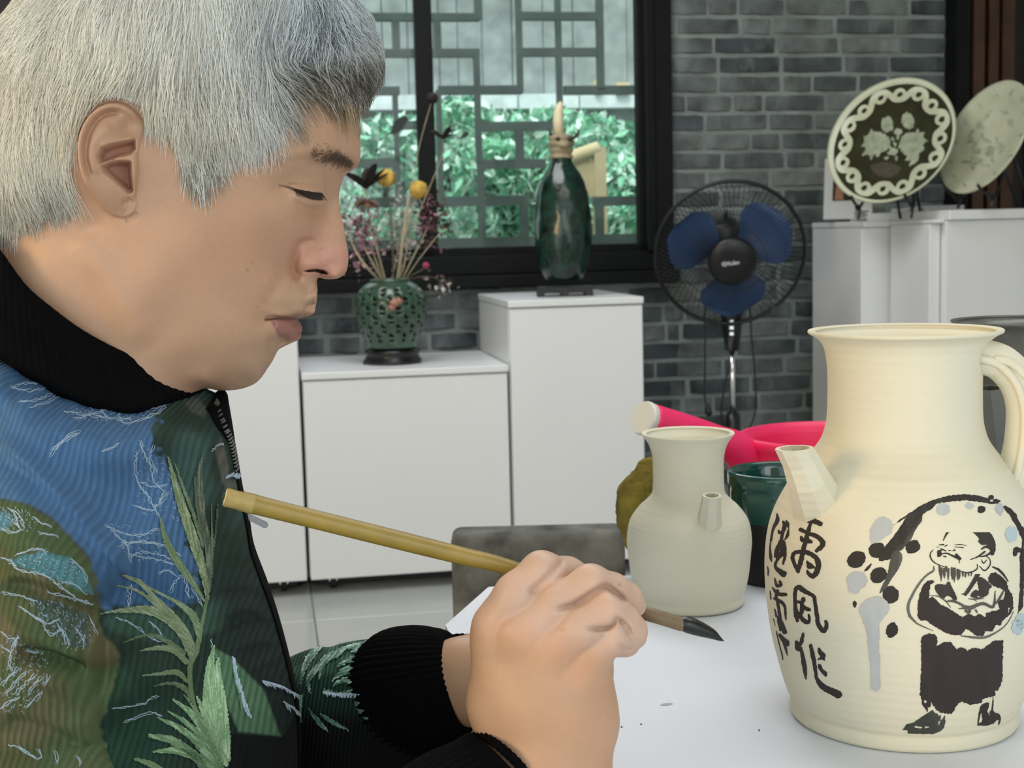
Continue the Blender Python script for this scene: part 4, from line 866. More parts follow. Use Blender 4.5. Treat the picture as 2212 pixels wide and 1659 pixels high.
# --- old tree: trunk, branches and round leaves
trunk=lambda P:np.clip((P[:,0]*.62+P[:,1]*.5-(1978*.62+1130*.5))/34,0,.85)*(P[:,1]>1098)*(P[:,0]<1998)
p=Paint(1890,1060,2212,1225,1.2)
p.poly(c3([(615,480),(700,410),(800,340),(950,240),(1100,170),(1280,120),(1480,100),(1650,115),(1760,150),(1800,165),(1880,160),(1930,180),(1890,215),(1820,220),(1700,200),(1500,175),(1300,190),(1200,205),(1150,215),(1110,250),(1090,275),(975,345),(970,420),(890,530),(840,650),(760,740),(700,800),(590,890),(450,920),(440,890),(500,760),(600,640),(700,500),(775,385),(700,430)]),False)
p.cutpoly(c3([(1790,165),(1835,175),(1825,190),(1800,190)])); ink('painted_trunk',p,.6,9,.0002,grey=trunk)
p=Paint(1890,1180,1960,1290,1.2).poly(c3([(600,830),(640,795),(700,805),(728,850),(720,920),(680,1010),(600,1130),(540,1230),(480,1290),(450,1305),(480,1220),(540,1100),(570,960),(590,880)])); ink('painted_branch',p,.5,7,.0003,base=(70,68,62),grey=lambda P:np.clip((P[:,0]-1938)/24,0,.5))
p=Paint(2155,1090,2212,1330,1.2).poly(c3([(1940,245),(1980,240),(2060,280),(2120,350),(2140,420),(2212,520),(2212,1080),(2200,1460),(2170,1510),(2135,1550),(2140,1440),(2160,1260),(2160,1040),(2155,860),(2185,720),(2185,650),(2120,500),(2030,350)]),False); ink('painted_trunk',p,.6,9,.0002)
for x,y,rx,ry,a in ((172,895,118,98,-35),(420,782,104,92,-30),(855,740,96,76,-30),(440,1085,108,88,-35),(588,1325,100,106,0),(1686,285,50,46,0),(1803,140,33,27,0),(148,1435,21,48,-8)):
    q=c3([(x,y)])[0]; p=Paint(q[0]-28,q[1]-28,q[0]+28,q[1]+28,1.0).blob(*q,rx/5.643,ry/5.643,a); ink('painted_leaf',p,.8,14)
q=c4([(602,230)])[0]; ink('painted_leaf',Paint(q[0]-22,q[1]-24,q[0]+22,q[1]+24,1.0).blob(*q,12.5,16.5,22),.8,12)
ink('painted_leaf',Paint(2182,1175,2212,1206,1.0).blob(2196,1188,8,6.5).blob(2192,1196,5,6).blob(2203,1190,5,4),.5,6)
ink('painted_twig',Paint(1862,1210,1890,1240,1).stroke(c3([(355,945),(310,1000),(270,1035)]),[1,3,1]),.2)
# --- drips of slip: thick, proud of the surface
def drip(m,p,lift,name): 
    p.rough(.9,11,2); return lay_on(p,ebv,name,m,ewer,lift,inkcol((176,180,182),.04) if m is M_WASH else None)
p=Paint(1850,1270,1930,1500,1.5).poly(c3([(330,1370),(450,1345),(540,1400),(570,1480),(530,1560),(470,1640)])+c4([(440,160),(450,280),(440,420),(455,600),(450,760),(460,900),(435,965),(385,968),(350,920),(350,700),(320,460),(300,250),(260,130),(215,20)])+c3([(205,1500),(250,1420)])); drip(M_WASH,p,.0006,'slip_drip')
p=Paint(1820,1230,1880,1290,1.5).blob(1851,1254,22,20).blob(1846,1270,13,12); drip(M_WASH,p,.0005,'slip_drip')
p=Paint(1872,1110,1935,1180,1.5).poly(c3([(400,430),(480,375),(560,400),(610,480),(580,570),(470,650),(370,700),(340,640),(345,520)])); drip(M_WASH,p,.0004,'slip_drip')
for x,y,rx,ry in ((1225,285,82,76),(1545,240,50,36),(1910,280,50,70)): q=c3([(x,y)])[0]; drip(M_WASH,Paint(q[0]-22,q[1]-22,q[0]+22,q[1]+22,1.5).blob(*q,rx/5.643,ry/5.643),.0003,'slip_drop')
for P in (c3([(2055,585)]),c4([(2130,190)]),c4([(2170,120)])): q=P[0]; drip(M_BLUEW,Paint(q[0]-25,q[1]-25,q[0]+25,q[1]+25,1.5).blob(*q,13,17),.0004,'slip_drop')
# --- the bearded man in a black robe
p=Paint(1970,1150,2200,1400,.9)
p.poly(c3([(1375,500),(1440,470),(1490,455),(1580,465),(1660,490),(1690,450),(1740,425),(1790,440),(1800,490),(1770,540),(1820,600),(1860,690),(1860,790),(1830,845),(1795,830),(1800,760),(1750,720),(1690,715),(1650,670),(1660,640),(1600,575),(1540,535),(1470,525),(1410,525)])); p.cutpoly(c3([(1690,500),(1725,485),(1715,515)])); ink('painted_hair',p,.4,5,.00025,base=(48,43,39))
p=Paint(1970,1150,2200,1260,.8)
s=lambda L,w:p.stroke(c3(L),w)
s([(1330,530),(1275,570),(1225,665)],[2.6,2.4,.8]); s([(1180,718),(1230,715)],[1.2,1.6]); s([(1245,735),(1280,718)],[1,1]); s([(1365,715),(1440,714),(1510,726)],[.7,1,.5]); s([(1370,742),(1470,752)],[.8,.9]); s([(1145,745),(1170,745)],[.7,.8]); s([(1195,760),(1205,785)],[1,1.8]); s([(1215,770),(1255,790)],[1,1.4]); s([(1290,785),(1320,788)],[1,1]); s([(1355,770),(1370,785),(1340,790)],[.8,1.2,.8])
s([(1110,772),(1070,820),(1075,880),(1130,940),(1240,985)],[.5,1.2,1.4,1.2,.6]); s([(1175,800),(1180,830),(1165,855)],[4,5,2]); s([(1210,825),(1270,820),(1340,850),(1420,880),(1430,890)],[1,1.6,2,3.6,1.4]); s([(1385,835),(1435,885)],[2.6,2]); s([(1420,890),(1422,945)],[1.4,.5]); s([(1225,855),(1255,860)],[1,1.8])
s([(1555,895),(1640,865),(1730,800)],[.6,1.4,2]); s([(1690,770),(1740,740),(1790,760),(1810,800),(1740,850),(1640,860)],[1.4,2.4,2.2,2.4,1.8,1]); s([(1740,850),(1790,890),(1795,960),(1730,1030),(1665,975)],[1,1,1.2,1.4,.7]); s([(1690,895),(1715,940),(1755,900)],[.7,1.2,.7]); s([(1640,955),(1635,1010),(1560,1050),(1480,1050),(1400,1020)],[.8,1.2,1.4,1.2,1]); ink('painted_face',p,.15,5,.0003)
p=Paint(2015,1215,2130,1265,.8)
for k,(x,y0,y1,w) in enumerate(((1180,970,1100,2.4),(1205,1000,1165,2.6),(1235,1010,1130,2.8),(1290,1010,1160,2.4),(1330,1000,1150,3),(1365,1005,1175,3),(1400,1020,1155,3),(1425,1050,1140,2.4),(1460,1045,1110,2),(1500,1055,1120,2),(1530,1060,1100,1.6),(1570,1060,1100,1.6),(1260,985,1050,3),(1345,1010,1060,4))): p.stroke(c3([(x,y0),(x+4*(-1)**k,(y0+y1)/2),(x+(-1)**k*6,y1)]),[w*.8,w,.3])
ink('painted_beard',p,.2,4,.0003,base=(74,70,64))
grey1=lambda P:np.full(len(P),.5)
p=Paint(1955,1210,2200,1400,.9)
for L,w in (([(1108,975),(1105,1030),(1020,1090),(940,1180),(860,1310),(800,1450),(815,1570),(890,1659)],[.8,2.2,2,2.4,2.6,3,3,2]),): p.stroke(c3(L),w)
p.stroke(c4([(815,60),(900,145),(1000,195),(1105,240)]),[2.6,1.6,1.4,.5]).stroke(c4([(1440,300),(1600,320),(1720,320),(1820,285),(1960,195),(2040,90),(2080,0)]),[1,2.6,2.6,2,1.2,1,.7]); ink('painted_outline',p,.25,6,.0003,grey=grey1)
p=Paint(1975,1235,2200,1375,.9)
p.poly(c5([(250,930),(310,855),(380,845),(410,870),(355,900),(340,1000),(335,1090),(380,1060),(420,1090),(480,1160),(560,1190),(640,1240),(760,1320),(840,1275),(920,1310),(980,1275),(1050,1320),(1070,1270),(1130,1250),(1240,1220),(1220,1170),(1210,1110),(1290,1095),(1310,990),(1270,960),(1150,920),(1100,880),(1090,820),(1130,760),(1180,745),(1260,800),(1330,870),(1350,970),(1400,1030),(1410,1130),(1410,1210),(1370,1290),(1310,1330),(1280,1360),(1250,1420),(1180,1430),(1150,1500),(1050,1500),(1030,1560),(940,1560),(860,1500),(800,1470),(750,1550),(650,1550),(540,1520),(440,1460),(360,1410),(300,1360),(230,1370),(190,1320),(190,1150),(215,1030)]),False)
p.cut(c5([(1355,1210),(1350,1250)]),[1.8,1]).cut(c5([(1395,1150),(1390,1180)]),[1,.4]); ink('painted_robe',p,.7,6,.00025,base=(46,38,36))
p=Paint(1990,1240,2160,1300,.9)
p.poly(c5([(420,910),(480,895),(550,905),(560,880),(600,870),(620,920),(690,1070),(660,1110),(610,1060),(560,1050),(510,1090),(450,1030),(410,960)])).poly(c5([(950,840),(1000,810),(1070,850),(1110,900),(1140,930),(1100,970),(1090,1030),(1020,1070),(960,1080),(870,1060),(880,1010),(930,970),(970,980)])).stroke(c5([(970,750),(900,880),(800,1030)]),[4.6,4.6,3.6]).stroke(c5([(750,1028),(820,1015)]),[1,2.4]); p.cut(c5([(960,1055),(985,1062)]),[1.4,.8]); ink('painted_collar',p,.4,6,.0003,base=(54,46,42))
p=Paint(2000,1270,2180,1335,.9)
for L,w in (([(550,1120),(640,1115),(730,1150),(790,1185),(870,1200),(960,1160),(1040,1150),(1130,1190),(1165,1160),(1180,990)],[1.4,2.8,2.6,3.4,4.4,3.6,3.4,3,2.8,.8]),([(700,1215),(800,1205),(860,1200)],[.6,2.6,3]),([(800,1240),(840,1255),(860,1240)],[2.6,4,2.4]),([(930,1230),(955,1270)],[2,1]),([(1290,980),(1230,1090),(1190,1140)],[1.6,2.6,2.4]),([(340,1045),(450,1055),(540,1110),(615,1200)],[.7,1.2,1.4,.6]),([(840,1085),(920,1090),(1045,1080)],[.8,1.6,.5]),([(900,1090),(945,1120)],[1.2,.5])): p.stroke(c5(L),w)
ink('painted_sleeve_fold',p,.3,6,.00035,base=(84,80,74))
p=Paint(2120,1220,2200,1265,.9).stroke(c3([(1830,985),(1900,1020),(1960,1080),(2015,1160)]),[1.6,2.6,2.4,1.2]); ink('painted_shoulder_line',p,.25,6)
p=Paint(1980,1360,2175,1560,1.0)
p.poly(c4([(955,320),(1000,285),(1060,272),(1130,282),(1152,320),(1150,420),(1250,375),(1310,375),(1350,410),(1385,465),(1440,440),(1480,450),(1520,485),(1570,450),(1640,445),(1690,470),(1760,420),(1810,380),(1850,358),(1955,350),(1950,600),(1945,850),(1910,920),(1890,965),(1860,970),(1860,1030),(1800,1045),(1700,1070),(1700,1110),(1630,1130),(1550,1145),(1500,1120),(1450,1100),(1410,1130),(1380,1160),(1360,1210),(1330,1250),(1250,1245),(1190,1235),(1140,1200),(1100,1140),(1080,1110),(1070,1165),(1040,1175),(1035,1230),(1000,1180),(970,1140),(965,1080),(940,1020),(950,880),(960,600)]),False); p.cut(c4([(1010,1100),(1012,1115)]),[2.4,1.8]); ink('painted_skirt',p,.8,6,.00025,base=(45,37,36))
p=Paint(1945,1525,2050,1592,.9).poly(c4([(735,1445),(780,1375),(860,1360),(960,1290),(1040,1235),(1105,1200),(1115,1235),(1160,1250),(1165,1275),(1200,1265),(1190,1330),(1215,1320),(1245,1265),(1252,1340),(1240,1410),(1200,1460),(1110,1495),(960,1495),(790,1490),(795,1455)]),False); p.cut(c4([(890,1410),(960,1420)]),[2.4,1.8]).cut(c4([(1015,1415),(1050,1410)]),[2.6,.8]).cut(c4([(1180,1350),(1170,1390)]),[2,1]); ink('painted_shoe',p,.4,6,.00025,base=(58,60,54))
p=Paint(2105,1490,2170,1572,.9).poly(c4([(1690,1140),(1760,1105),(1790,1125),(1770,1190),(1760,1240),(1810,1210),(1825,1100),(1830,1010),(1840,1100),(1832,1210),(1860,1240),(1910,1250),(1930,1310),(1915,1370),(1895,1400),(1900,1330),(1880,1320),(1840,1370),(1760,1395),(1640,1395),(1650,1290),(1665,1200)]),False); p.cutpoly(c4([(1690,1240),(1700,1340),(1660,1360),(1675,1280)])).cut(c4([(1780,1220),(1785,1260)]),[1.8,1]); ink('painted_shoe',p,.35,6)
# ================================================================ IMPLICIT SURFACES FOR THE FIGURE
def surface_nets(I):
    """quads around the inside cells of a boolean grid; returns vertex cell indices and faces"""
    c=np.zeros(tuple(n-1 for n in I.shape),np.int8)
    for a in (0,1):
        for b in (0,1):
            for d in (0,1): c+=I[a:I.shape[0]-1+a,b:I.shape[1]-1+b,d:I.shape[2]-1+d]
    act=(c>0)&(c<8); idx=-np.ones(c.shape,np.int64); cells=np.argwhere(act); idx[act]=np.arange(len(cells)); Q=[]
    for ax in range(3):
        A_=np.moveaxis(I,ax,0); ch=A_[1:]!=A_[:-1]; ch[:,0,:]=False; ch[:,:,0]=False; ch[:,-1,:]=False; ch[:,:,-1]=False
        e=np.argwhere(ch); s=A_[1:][ch]; J=np.moveaxis(idx,ax,0); i,j,k=e.T
        q=np.stack([J[i,j-1,k-1],J[i,j,k-1],J[i,j,k],J[i,j-1,k]],1)
        fl=s if ax!=1 else ~s
        q[fl]=q[fl][:,::-1]; Q.append(q)
    return cells,np.concatenate(Q)
def smooth_project(V,Fq,proj,it=3,lam=.5):
    n=len(V)
    for _ in range(it):
        acc=np.zeros_like(V); cnt=np.zeros(n)
        for a,b in ((0,1),(1,2),(2,3),(3,0)):
            np.add.at(acc,Fq[:,a],V[Fq[:,b]]); np.add.at(cnt,Fq[:,a],1); np.add.at(acc,Fq[:,b],V[Fq[:,a]]); np.add.at(cnt,Fq[:,b],1)
        V=V*(1-lam)+lam*acc/np.maximum(cnt,1)[:,None]; V=proj(V)
    return V
def subdivide(V,Fq,sel):
    F1=Fq[sel]; F0=Fq[~sel]; E=np.concatenate([F1[:,[0,1]],F1[:,[1,2]],F1[:,[2,3]],F1[:,[3,0]]]); E=np.sort(E,1)
    u,inv=np.unique(E,axis=0,return_inverse=True); inv=inv.reshape(-1); n=len(V); m=len(F1); mid=(V[u[:,0]]+V[u[:,1]])/2; cen=V[F1].mean(1)
    e=n+inv.reshape(4,m).T; c=n+len(u)+np.arange(m); V=np.concatenate([V,mid,cen])
    S_=np.concatenate([np.stack([F1[:,k],e[:,k],c,e[:,k-1]],1) for k in range(4)]); return V,np.concatenate([F0,S_]),np.concatenate([np.zeros(len(F0),bool),np.ones(len(S_),bool)])
class TPS:
    def __init__(s,P,v,reg=1e-3):
        s.c=P.mean(0); s.k=60.0; X=(P-s.c)/s.k; n=len(X); r2=((X[:,None]-X[None])**2).sum(-1); K=.5*r2*np.log(r2+1e-12)+reg*np.eye(n)
        A_=np.zeros((n+3,n+3)); A_[:n,:n]=K; A_[:n,n]=1; A_[:n,n+1:]=X; A_[n,:n]=1; A_[n+1:,:n]=X.T; s.w=np.linalg.solve(A_,np.concatenate([v,np.zeros(3)])); s.X=X
    def __call__(s,P):
        P=(P-s.c)/s.k; n=len(s.X); o=np.empty(len(P))
        for i in range(0,len(P),40000):
            q=P[i:i+40000]; r2=(q*q).sum(1)[:,None]+(s.X*s.X).sum(1)[None]-2*q@s.X.T; r2=np.maximum(r2,1e-12); o[i:i+40000]=(.5*r2*np.log(r2))@s.w[:n]+s.w[n]+q@s.w[n+1:]
        return o
# the man's own frame: u forward (his face points along +u), v down, w towards his right side; millimetres
HN=-ray(500,420); HN/=np.linalg.norm(HN); HO=CAM-HN*.815; HU=CAM_R[:,0]-HN*(CAM_R[:,0]@HN); HU/=np.linalg.norm(HU); HV=-(CAM_R[:,1]-HN*(CAM_R[:,1]@HN)-HU*(CAM_R[:,1]@HU)); HV/=np.linalg.norm(HV)
def hw(P): P=np.asarray(P)/1000; return HO+P[...,0:1]*HU+P[...,1:2]*HV+P[...,2:3]*HN
def hpx(P): return to_px(hw(P))
def hl(px,py,w=0.0):
    d=ray(px,py); t=(w/1000-(CAM-HO)@HN)/(d@HN); q=CAM+d*t-HO; return np.array([q@HU*1000,q@HV*1000])
class Field:
    """half width squared Q(u,v) of a body that is symmetric about its mid plane"""
    def __init__(s,u0,u1,v0,v1,h): s.h=h; s.u=np.arange(u0,u1,h); s.v=np.arange(v0,v1,h); s.U,s.V=np.meshgrid(s.u,s.v)
    def sample(s,u,v):
        x=np.clip((u-s.u[0])/s.h,0,len(s.u)-1.001); y=np.clip((v-s.v[0])/s.h,0,len(s.v)-1.001); i=y.astype(int); j=x.astype(int); fx=x-j; fy=y-i; Q=s.Q
        a,b,c,d=Q[i,j],Q[i,j+1],Q[i+1,j],Q[i+1,j+1]
        q=a*(1-fx)*(1-fy)+b*fx*(1-fy)+c*(1-fx)*fy+d*fx*fy; return q,((b-a)*(1-fy)+(d-c)*fy)/s.h,((c-a)*(1-fx)+(d-b)*fx)/s.h
    def project(s,P,it=4,cap=2.0):
        P=P.copy()
        for _ in range(it):
            q,qu,qv=s.sample(P[:,0],P[:,1]); f=P[:,2]**2-q; g=np.stack([-qu,-qv,2*P[:,2]],1); d=-(f/np.maximum((g*g).sum(1),1.0))[:,None]*g; L=np.linalg.norm(d,axis=1); d*=np.minimum(1,cap/np.maximum(L,1e-9))[:,None]; P+=d
        return P
    def normal(s,P):
        q,qu,qv=s.sample(P[:,0],P[:,1]); g=np.stack([-qu,-qv,2*P[:,2]],1); return g/np.maximum(np.linalg.norm(g,axis=1),1e-6)[:,None]
    def mesh(s,vox,wmax,smooth=3):
        u=np.arange(s.u[0]+1,s.u[-1]-1,vox); v=np.arange(s.v[0]+1,s.v[-1]-1,vox); w=np.arange(-wmax,wmax+vox,vox)+.37*vox
        Uu,Vv=np.meshgrid(u,v,indexing='ij'); q=s.sample(Uu.ravel(),Vv.ravel())[0].reshape(Uu.shape); I=(w[None,None,:]**2)<q[:,:,None]
        cells,Fq=surface_nets(I); P=np.stack([u[cells[:,0]],v[cells[:,1]],w[cells[:,2]]],1)+vox/2; P=s.project(P,6,vox); P=smooth_project(P,Fq,lambda X:s.project(X,2,vox*.7),smooth); return P,Fq
    def pixels(s,H):
        p=hpx(np.stack([s.U.ravel(),s.V.ravel(),H.ravel()],1)); return p[:,0].reshape(s.U.shape),p[:,1].reshape(s.U.shape)
def pdist(X,Y,P,closed=False):
    """distance to a polyline and the parameter along it"""
    P=np.asarray(P,float); B=np.full(X.shape,1e9); T=np.zeros(X.shape); n=len(P); m=n if closed else n-1
    for i in range(m):
        a=P[i]; b=P[(i+1)%n]; d=b-a; L=max(d@d,1e-9); t=np.clip(((X-a[0])*d[0]+(Y-a[1])*d[1])/L,0,1); q=np.hypot(X-a[0]-t*d[0],Y-a[1]-t*d[1]); k=q<B; B=np.where(k,q,B); T=np.where(k,(i+t)/m,T)
    return B,T
def pinside(X,Y,P):
    P=np.asarray(P,float); r=np.zeros(X.shape,bool)
    for a,b in zip(P,np.roll(P,-1,0)):
        c=((a[1]>Y)!=(b[1]>Y)); r^=c&(X<(b[0]-a[0])*(Y-a[1])/(b[1]-a[1]+1e-12)+a[0])
    return r
def psd(X,Y,P): d,_=pdist(X,Y,P,True); return np.where(pinside(X,Y,P),-d,d)
def sstep(a,b,x): t=np.clip((x-a)/(b-a),0,1); return t*t*(3-2*t)
def gs(X,Y,x,y,sx,sy=None,ang=0):
    sy=sy or sx; c,n=math.cos(math.radians(ang)),math.sin(math.radians(ang)); u=((X-x)*c+(Y-y)*n)/sx; v=(-(X-x)*n+(Y-y)*c)/sy; return np.exp(-.5*(u*u+v*v))
def ridge(X,Y,P,s,taper=True):
    d,t=pdist(X,Y,spline(P,max(12,4*len(P)))); k=np.exp(-.5*(d/s)**2)
    return k*(sstep(0,.15,t)*sstep(1,.85,t)) if taper else k
def orient(P,Fq,nf):
    c=P[Fq].mean(1); n=np.cross(P[Fq[:,2]]-P[Fq[:,0]],P[Fq[:,3]]-P[Fq[:,1]]); fl=(n*nf(c)).sum(1)<0; Fq=Fq.copy(); Fq[fl]=Fq[fl][:,::-1]; return Fq
class SDF:
    """smooth union of tapered capsules; groups are blended with their own radius, then joined"""
    def __init__(s): s.g=[]     # (list of (a,b,ra,rb), k)
    def add(s,caps,k): s.g.append((caps,k)); return s
    def limb(s,J,R_,k,**kw): s.g.append(([(np.array(J[i]),np.array(J[i+1]),R_[i],R_[i+1]) for i in range(len(J)-1)],k)); return s
    @staticmethod
    def cap(P,a,b,ra,rb):
        d=b-a; L=max(d@d,1e-12); t=np.clip((P-a)@d/L,0,1); return np.linalg.norm(P-a-t[:,None]*d,axis=1)-(ra+(rb-ra)*t)
    @staticmethod
    def smin(a,b,k): h=np.maximum(k-np.abs(a-b),0)/k; return np.minimum(a,b)-h*h*k*.25
    def __call__(s,P,K=None):
        o=None
        for caps,k in s.g:
            f=None
            for c in caps:
                q=s.cap(P,*c); f=q if f is None else s.smin(f,q,k)
            o=f if o is None else s.smin(o,f,s.K)
        if s.extra: o=s.extra(P,o)
        return o
    K=.004; extra=None
    def grad(s,P,h=2e-4):
        g=np.stack([s(P+np.eye(3)[i]*h)-s(P-np.eye(3)[i]*h) for i in range(3)],1)/(2*h); return g
    def project(s,P,it=2):
        for _ in range(it):
            g=s.grad(P); f=s(P); P=P-(f/np.maximum((g*g).sum(1),.05))[:,None]*g
        return P
    def mesh(s,vox,pad=.004,smooth=2,clip=None):
        A_=np.array([np.minimum(c[0]-c[2],c[1]-c[3]) for g in s.g for c in g[0]]+[np.minimum(c[0]-c[3],c[1]-c[3]) for g in s.g for c in g[0]]).min(0)-pad; B=np.array([np.maximum(c[0]+c[2],c[1]+c[3]) for g in s.g for c in g[0]]).max(0)+pad
        ax=[np.arange(A_[i],B[i]+vox,vox) for i in range(3)]; G=np.stack(np.meshgrid(*ax,indexing='ij'),-1); f=np.empty(G.shape[:3])
        Gf=G.reshape(-1,3); ff=np.concatenate([s(Gf[i:i+200000]) for i in range(0,len(Gf),200000)]); I=(ff<0).reshape(G.shape[:3])
        cells,Fq=surface_nets(I); P=np.stack([ax[i][cells[:,i]] for i in range(3)],1)+vox/2; P=s.project(P,3); P=smooth_project(P,Fq,lambda X:s.project(X,1),smooth); return P,orient(P,Fq,s.grad)
# ================================================================ THE MAN: HEAD AND NECK
SKC=[(779,205),(776,235),(775,260),(778,300),(778,338),(774,356),(764,366),(750,375),(742,383),(737,398),(733,415),(732,430),(734,450),(738,472),(743,492),(747,519),(751,537),(752.5,555),(752,566),(749,583),(742,593.5),(729,601),(712,603),(698,602),(688,600),(684,607),(685.5,620),(685.5,635),(684,649),(682,666),(680,676),(674,681),(661,684.5),(650,687),(642,689),(646,694),(651,703),(653,712),(652,721),(648,731),(640,736),(624,743),(607,751.5),(600,757),(594,769),(587,782),(579,794),(567,812),(557,823),(545,831),(522,839),(498,842),(473,842),(452,838),(436,840),(425,870),(410,930),(395,1000)]
BACK=[(30,1000),(-40,860),(-75,730),(-72,620),(-50,540),(-28,470),(-14,400),(-14,310),(-16,220),(0,130),(62,40),(150,-52),(280,-122),(420,-146),(560,-118),(690,-50),(752,45),(774,130)]
ctr=np.array([hl(x,y) for x,y in SKC]+[hl(x,y) for x,y in BACK]); ctr_d=spline(np.vstack([ctr,ctr[:1]]),260)[:-1]
IN=[(745,280,33),(705,280,51),(660,290,60),(600,300,66),(545,320,69),(745,225,31),(700,220,50),(640,220,62),
 (748,347,24),(715,352,38),(680,355,47),(640,362,55),(600,375,60),(560,380,64),
 (695,400,31),(660,405,42.5),(630,405,48.5),(605,405,52.5),(697,430,27),(665,430,41),(635,430,49),(605,430,54),
 (725,425,8.5),(712,435,13.5),(722,460,10.5),(708,465,14),(692,470,20),(672,480,31),(640,480,42.5),(610,480,50),(560,470,59),
 (733,515,10.5),(715,520,14),(692,530,16.2),(672,545,17.2),(738,560,10.5),(725,575,12),(705,560,15.5),(700,585,11.5),(680,570,17.6),(655,575,18.6),(640,590,19),(668,592,15),
 (622,570,27),(600,550,40),(570,540,49),(530,520,58),(480,470,66),(430,430,70),(370,430,71.5),(310,420,71.5),(260,440,71),
 (668,630,13),(645,640,23),(615,640,32),(585,640,40),(550,630,49),(500,590,60),(440,540,68),(360,520,71),
 (655,670,15),(636,672,22),(612,676,28),(585,680,35),(560,685,42),(520,680,52),(460,660,61),(400,620,67),(320,580,70),
 (640,712,13),(622,716,21),(598,716,29),(570,715,38),(612,738,14),(590,738,25),(565,740,35),(530,735,45),
 (588,765,11),(570,770,22),(545,765,33),(572,795,10),(550,795,22),(520,790,34),(530,822,16),(500,820,27),(470,812,36),(440,820,40),(480,760,48),(430,740,56),(370,700,62),(420,790,48),(370,760,57),(300,660,67),
 (300,740,60),(200,620,66),(200,720,62),(120,560,65),(120,660,62),(60,600,58),(300,850,56),(200,850,58),(100,850,50),(330,950,50),(200,970,55),
 (480,340,71),(420,360,72.5),(350,330,74),(560,240,69),(450,230,74),(350,200,76),(250,150,76),(500,120,74),(620,120,66),(690,130,52),(730,150,38),(600,20,62),(450,0,70),(300,20,71),(180,60,66),(200,250,76),(120,200,70),(60,200,58),(100,330,71),(50,350,60),(60,430,60),(130,460,67),(180,400,74),(250,320,76),(20,250,36),(20,420,38),(520,-60,44),(380,-90,46),(250,-60,48)]
nb=len(ctr_d); tang=np.roll(ctr_d,-1,0)-np.roll(ctr_d,1,0); nrm=np.stack([tang[:,1],-tang[:,0]],1); nrm/=np.linalg.norm(nrm,axis=1)[:,None]
if pinside(*( (ctr_d+nrm*1.0).T),ctr_d).mean()>.5: nrm=-nrm
tpP=np.vstack([ctr_d,ctr_d[::3]+nrm[::3]*9,np.array([hl(x,y,h) for x,y,h in IN])]); tpv=np.concatenate([np.zeros(nb),np.full(len(ctr_d[::3]),-420.0),np.array([h*h for _,_,h in IN],float)])
HF=Field(ctr_d[:,0].min()-9,ctr_d[:,0].max()+9,ctr_d[:,1].min()-9,hl(300,980,30)[1],.6)
Q=TPS(tpP,tpv,2e-4)(np.stack([HF.U.ravel(),HF.V.ravel()],1)).reshape(HF.U.shape)
sd=psd(HF.U,HF.V,ctr_d); Q=np.where(sd>0,np.minimum(Q,-12*sd),np.maximum(Q,1.5*np.minimum(-sd,8))); HF.Q=Q
Hs=np.sqrt(np.maximum(Q,0)); fade=sstep(0.5,4,-sd)
X,Y=HF.pixels(Hs); dH=np.zeros_like(Hs)
# brow, eye, lids
dH+=3.0*gs(X,Y,672,413,27,15,8); dH+=1.6*ridge(X,Y,[(600,352),(660,338),(725,342)],15)
dH-=1.3*ridge(X,Y,[(618,398),(640,400),(670,402),(699,403)],2.6); 
lidopen=[(612,402),(628,405),(645,412),(665,416),(690,417),(696,421),(698,433),(688,433),(672,431),(656,424),(640,414)]
eo=psd(X,Y,lidopen); dH-=1.8*sstep(2,-3,eo)
dH+=1.1*ridge(X,Y,[(625,414),(650,432),(675,441),(698,441)],4.5); dH-=1.0*ridge(X,Y,[(632,430),(655,446),(680,454),(700,452)],4.5); dH-=.8*ridge(X,Y,[(640,455),(665,472),(690,476)],8)
dH-=4.0*sstep(699,706,X)*gs(X,Y,704,418,10,20)
# nose wing, groove, nostril
dH-=5.2*ridge(X,Y,[(668,515),(648,530),(637,555),(633,580),(640,596)],7.5,False)*sstep(505,525,Y)
dH+=2.8*gs(X,Y,668,568,20,20)+1.4*gs(X,Y,722,565,20,24)
dH-=1.2*ridge(X,Y,[(690,535),(700,560),(712,580)],9)
no=[(654,586),(668,582),(685,581),(700,584),(709,590),(707,594),(694,591),(680,587),(664,588)]
dH-=6.0*sstep(1.5,-3,psd(X,Y,no))
# mouth
dH-=3.2*ridge(X,Y,[(574,690),(590,686),(610,688),(630,690),(646,690)],3.2,False)*sstep(568,580,X)
dH+=1.0*ridge(X,Y,[(588,682),(615,676),(645,671),(676,668)],6); dH+=2.0*ridge(X,Y,[(592,706),(620,710),(648,710)],10)
dH-=1.8*gs(X,Y,572,692,11); dH-=2.2*ridge(X,Y,[(575,735),(600,742),(625,744)],9); dH+=1.6*gs(X,Y,560,790,26)
dH-=1.7*ridge(X,Y,[(628,572),(604,605),(585,640),(570,672)],11); dH+=1.2*ridge(X,Y,[(605,580),(575,625)],16)
dH-=1.3*ridge(X,Y,[(676,612),(678,640),(676,662)],5)
dH-=2.0*gs(X,Y,430,640,70,60); dH+=1.5*gs(X,Y,330,600,40,50); dH+=3*ridge(X,Y,[(170,500),(230,600),(320,760)],26); dH-=3*gs(X,Y,200,500,26,30)
dH+=.0*np.sin(X*.35+3*np.sin(Y*.09))*np.sin(Y*.31+2*np.sin(X*.07))
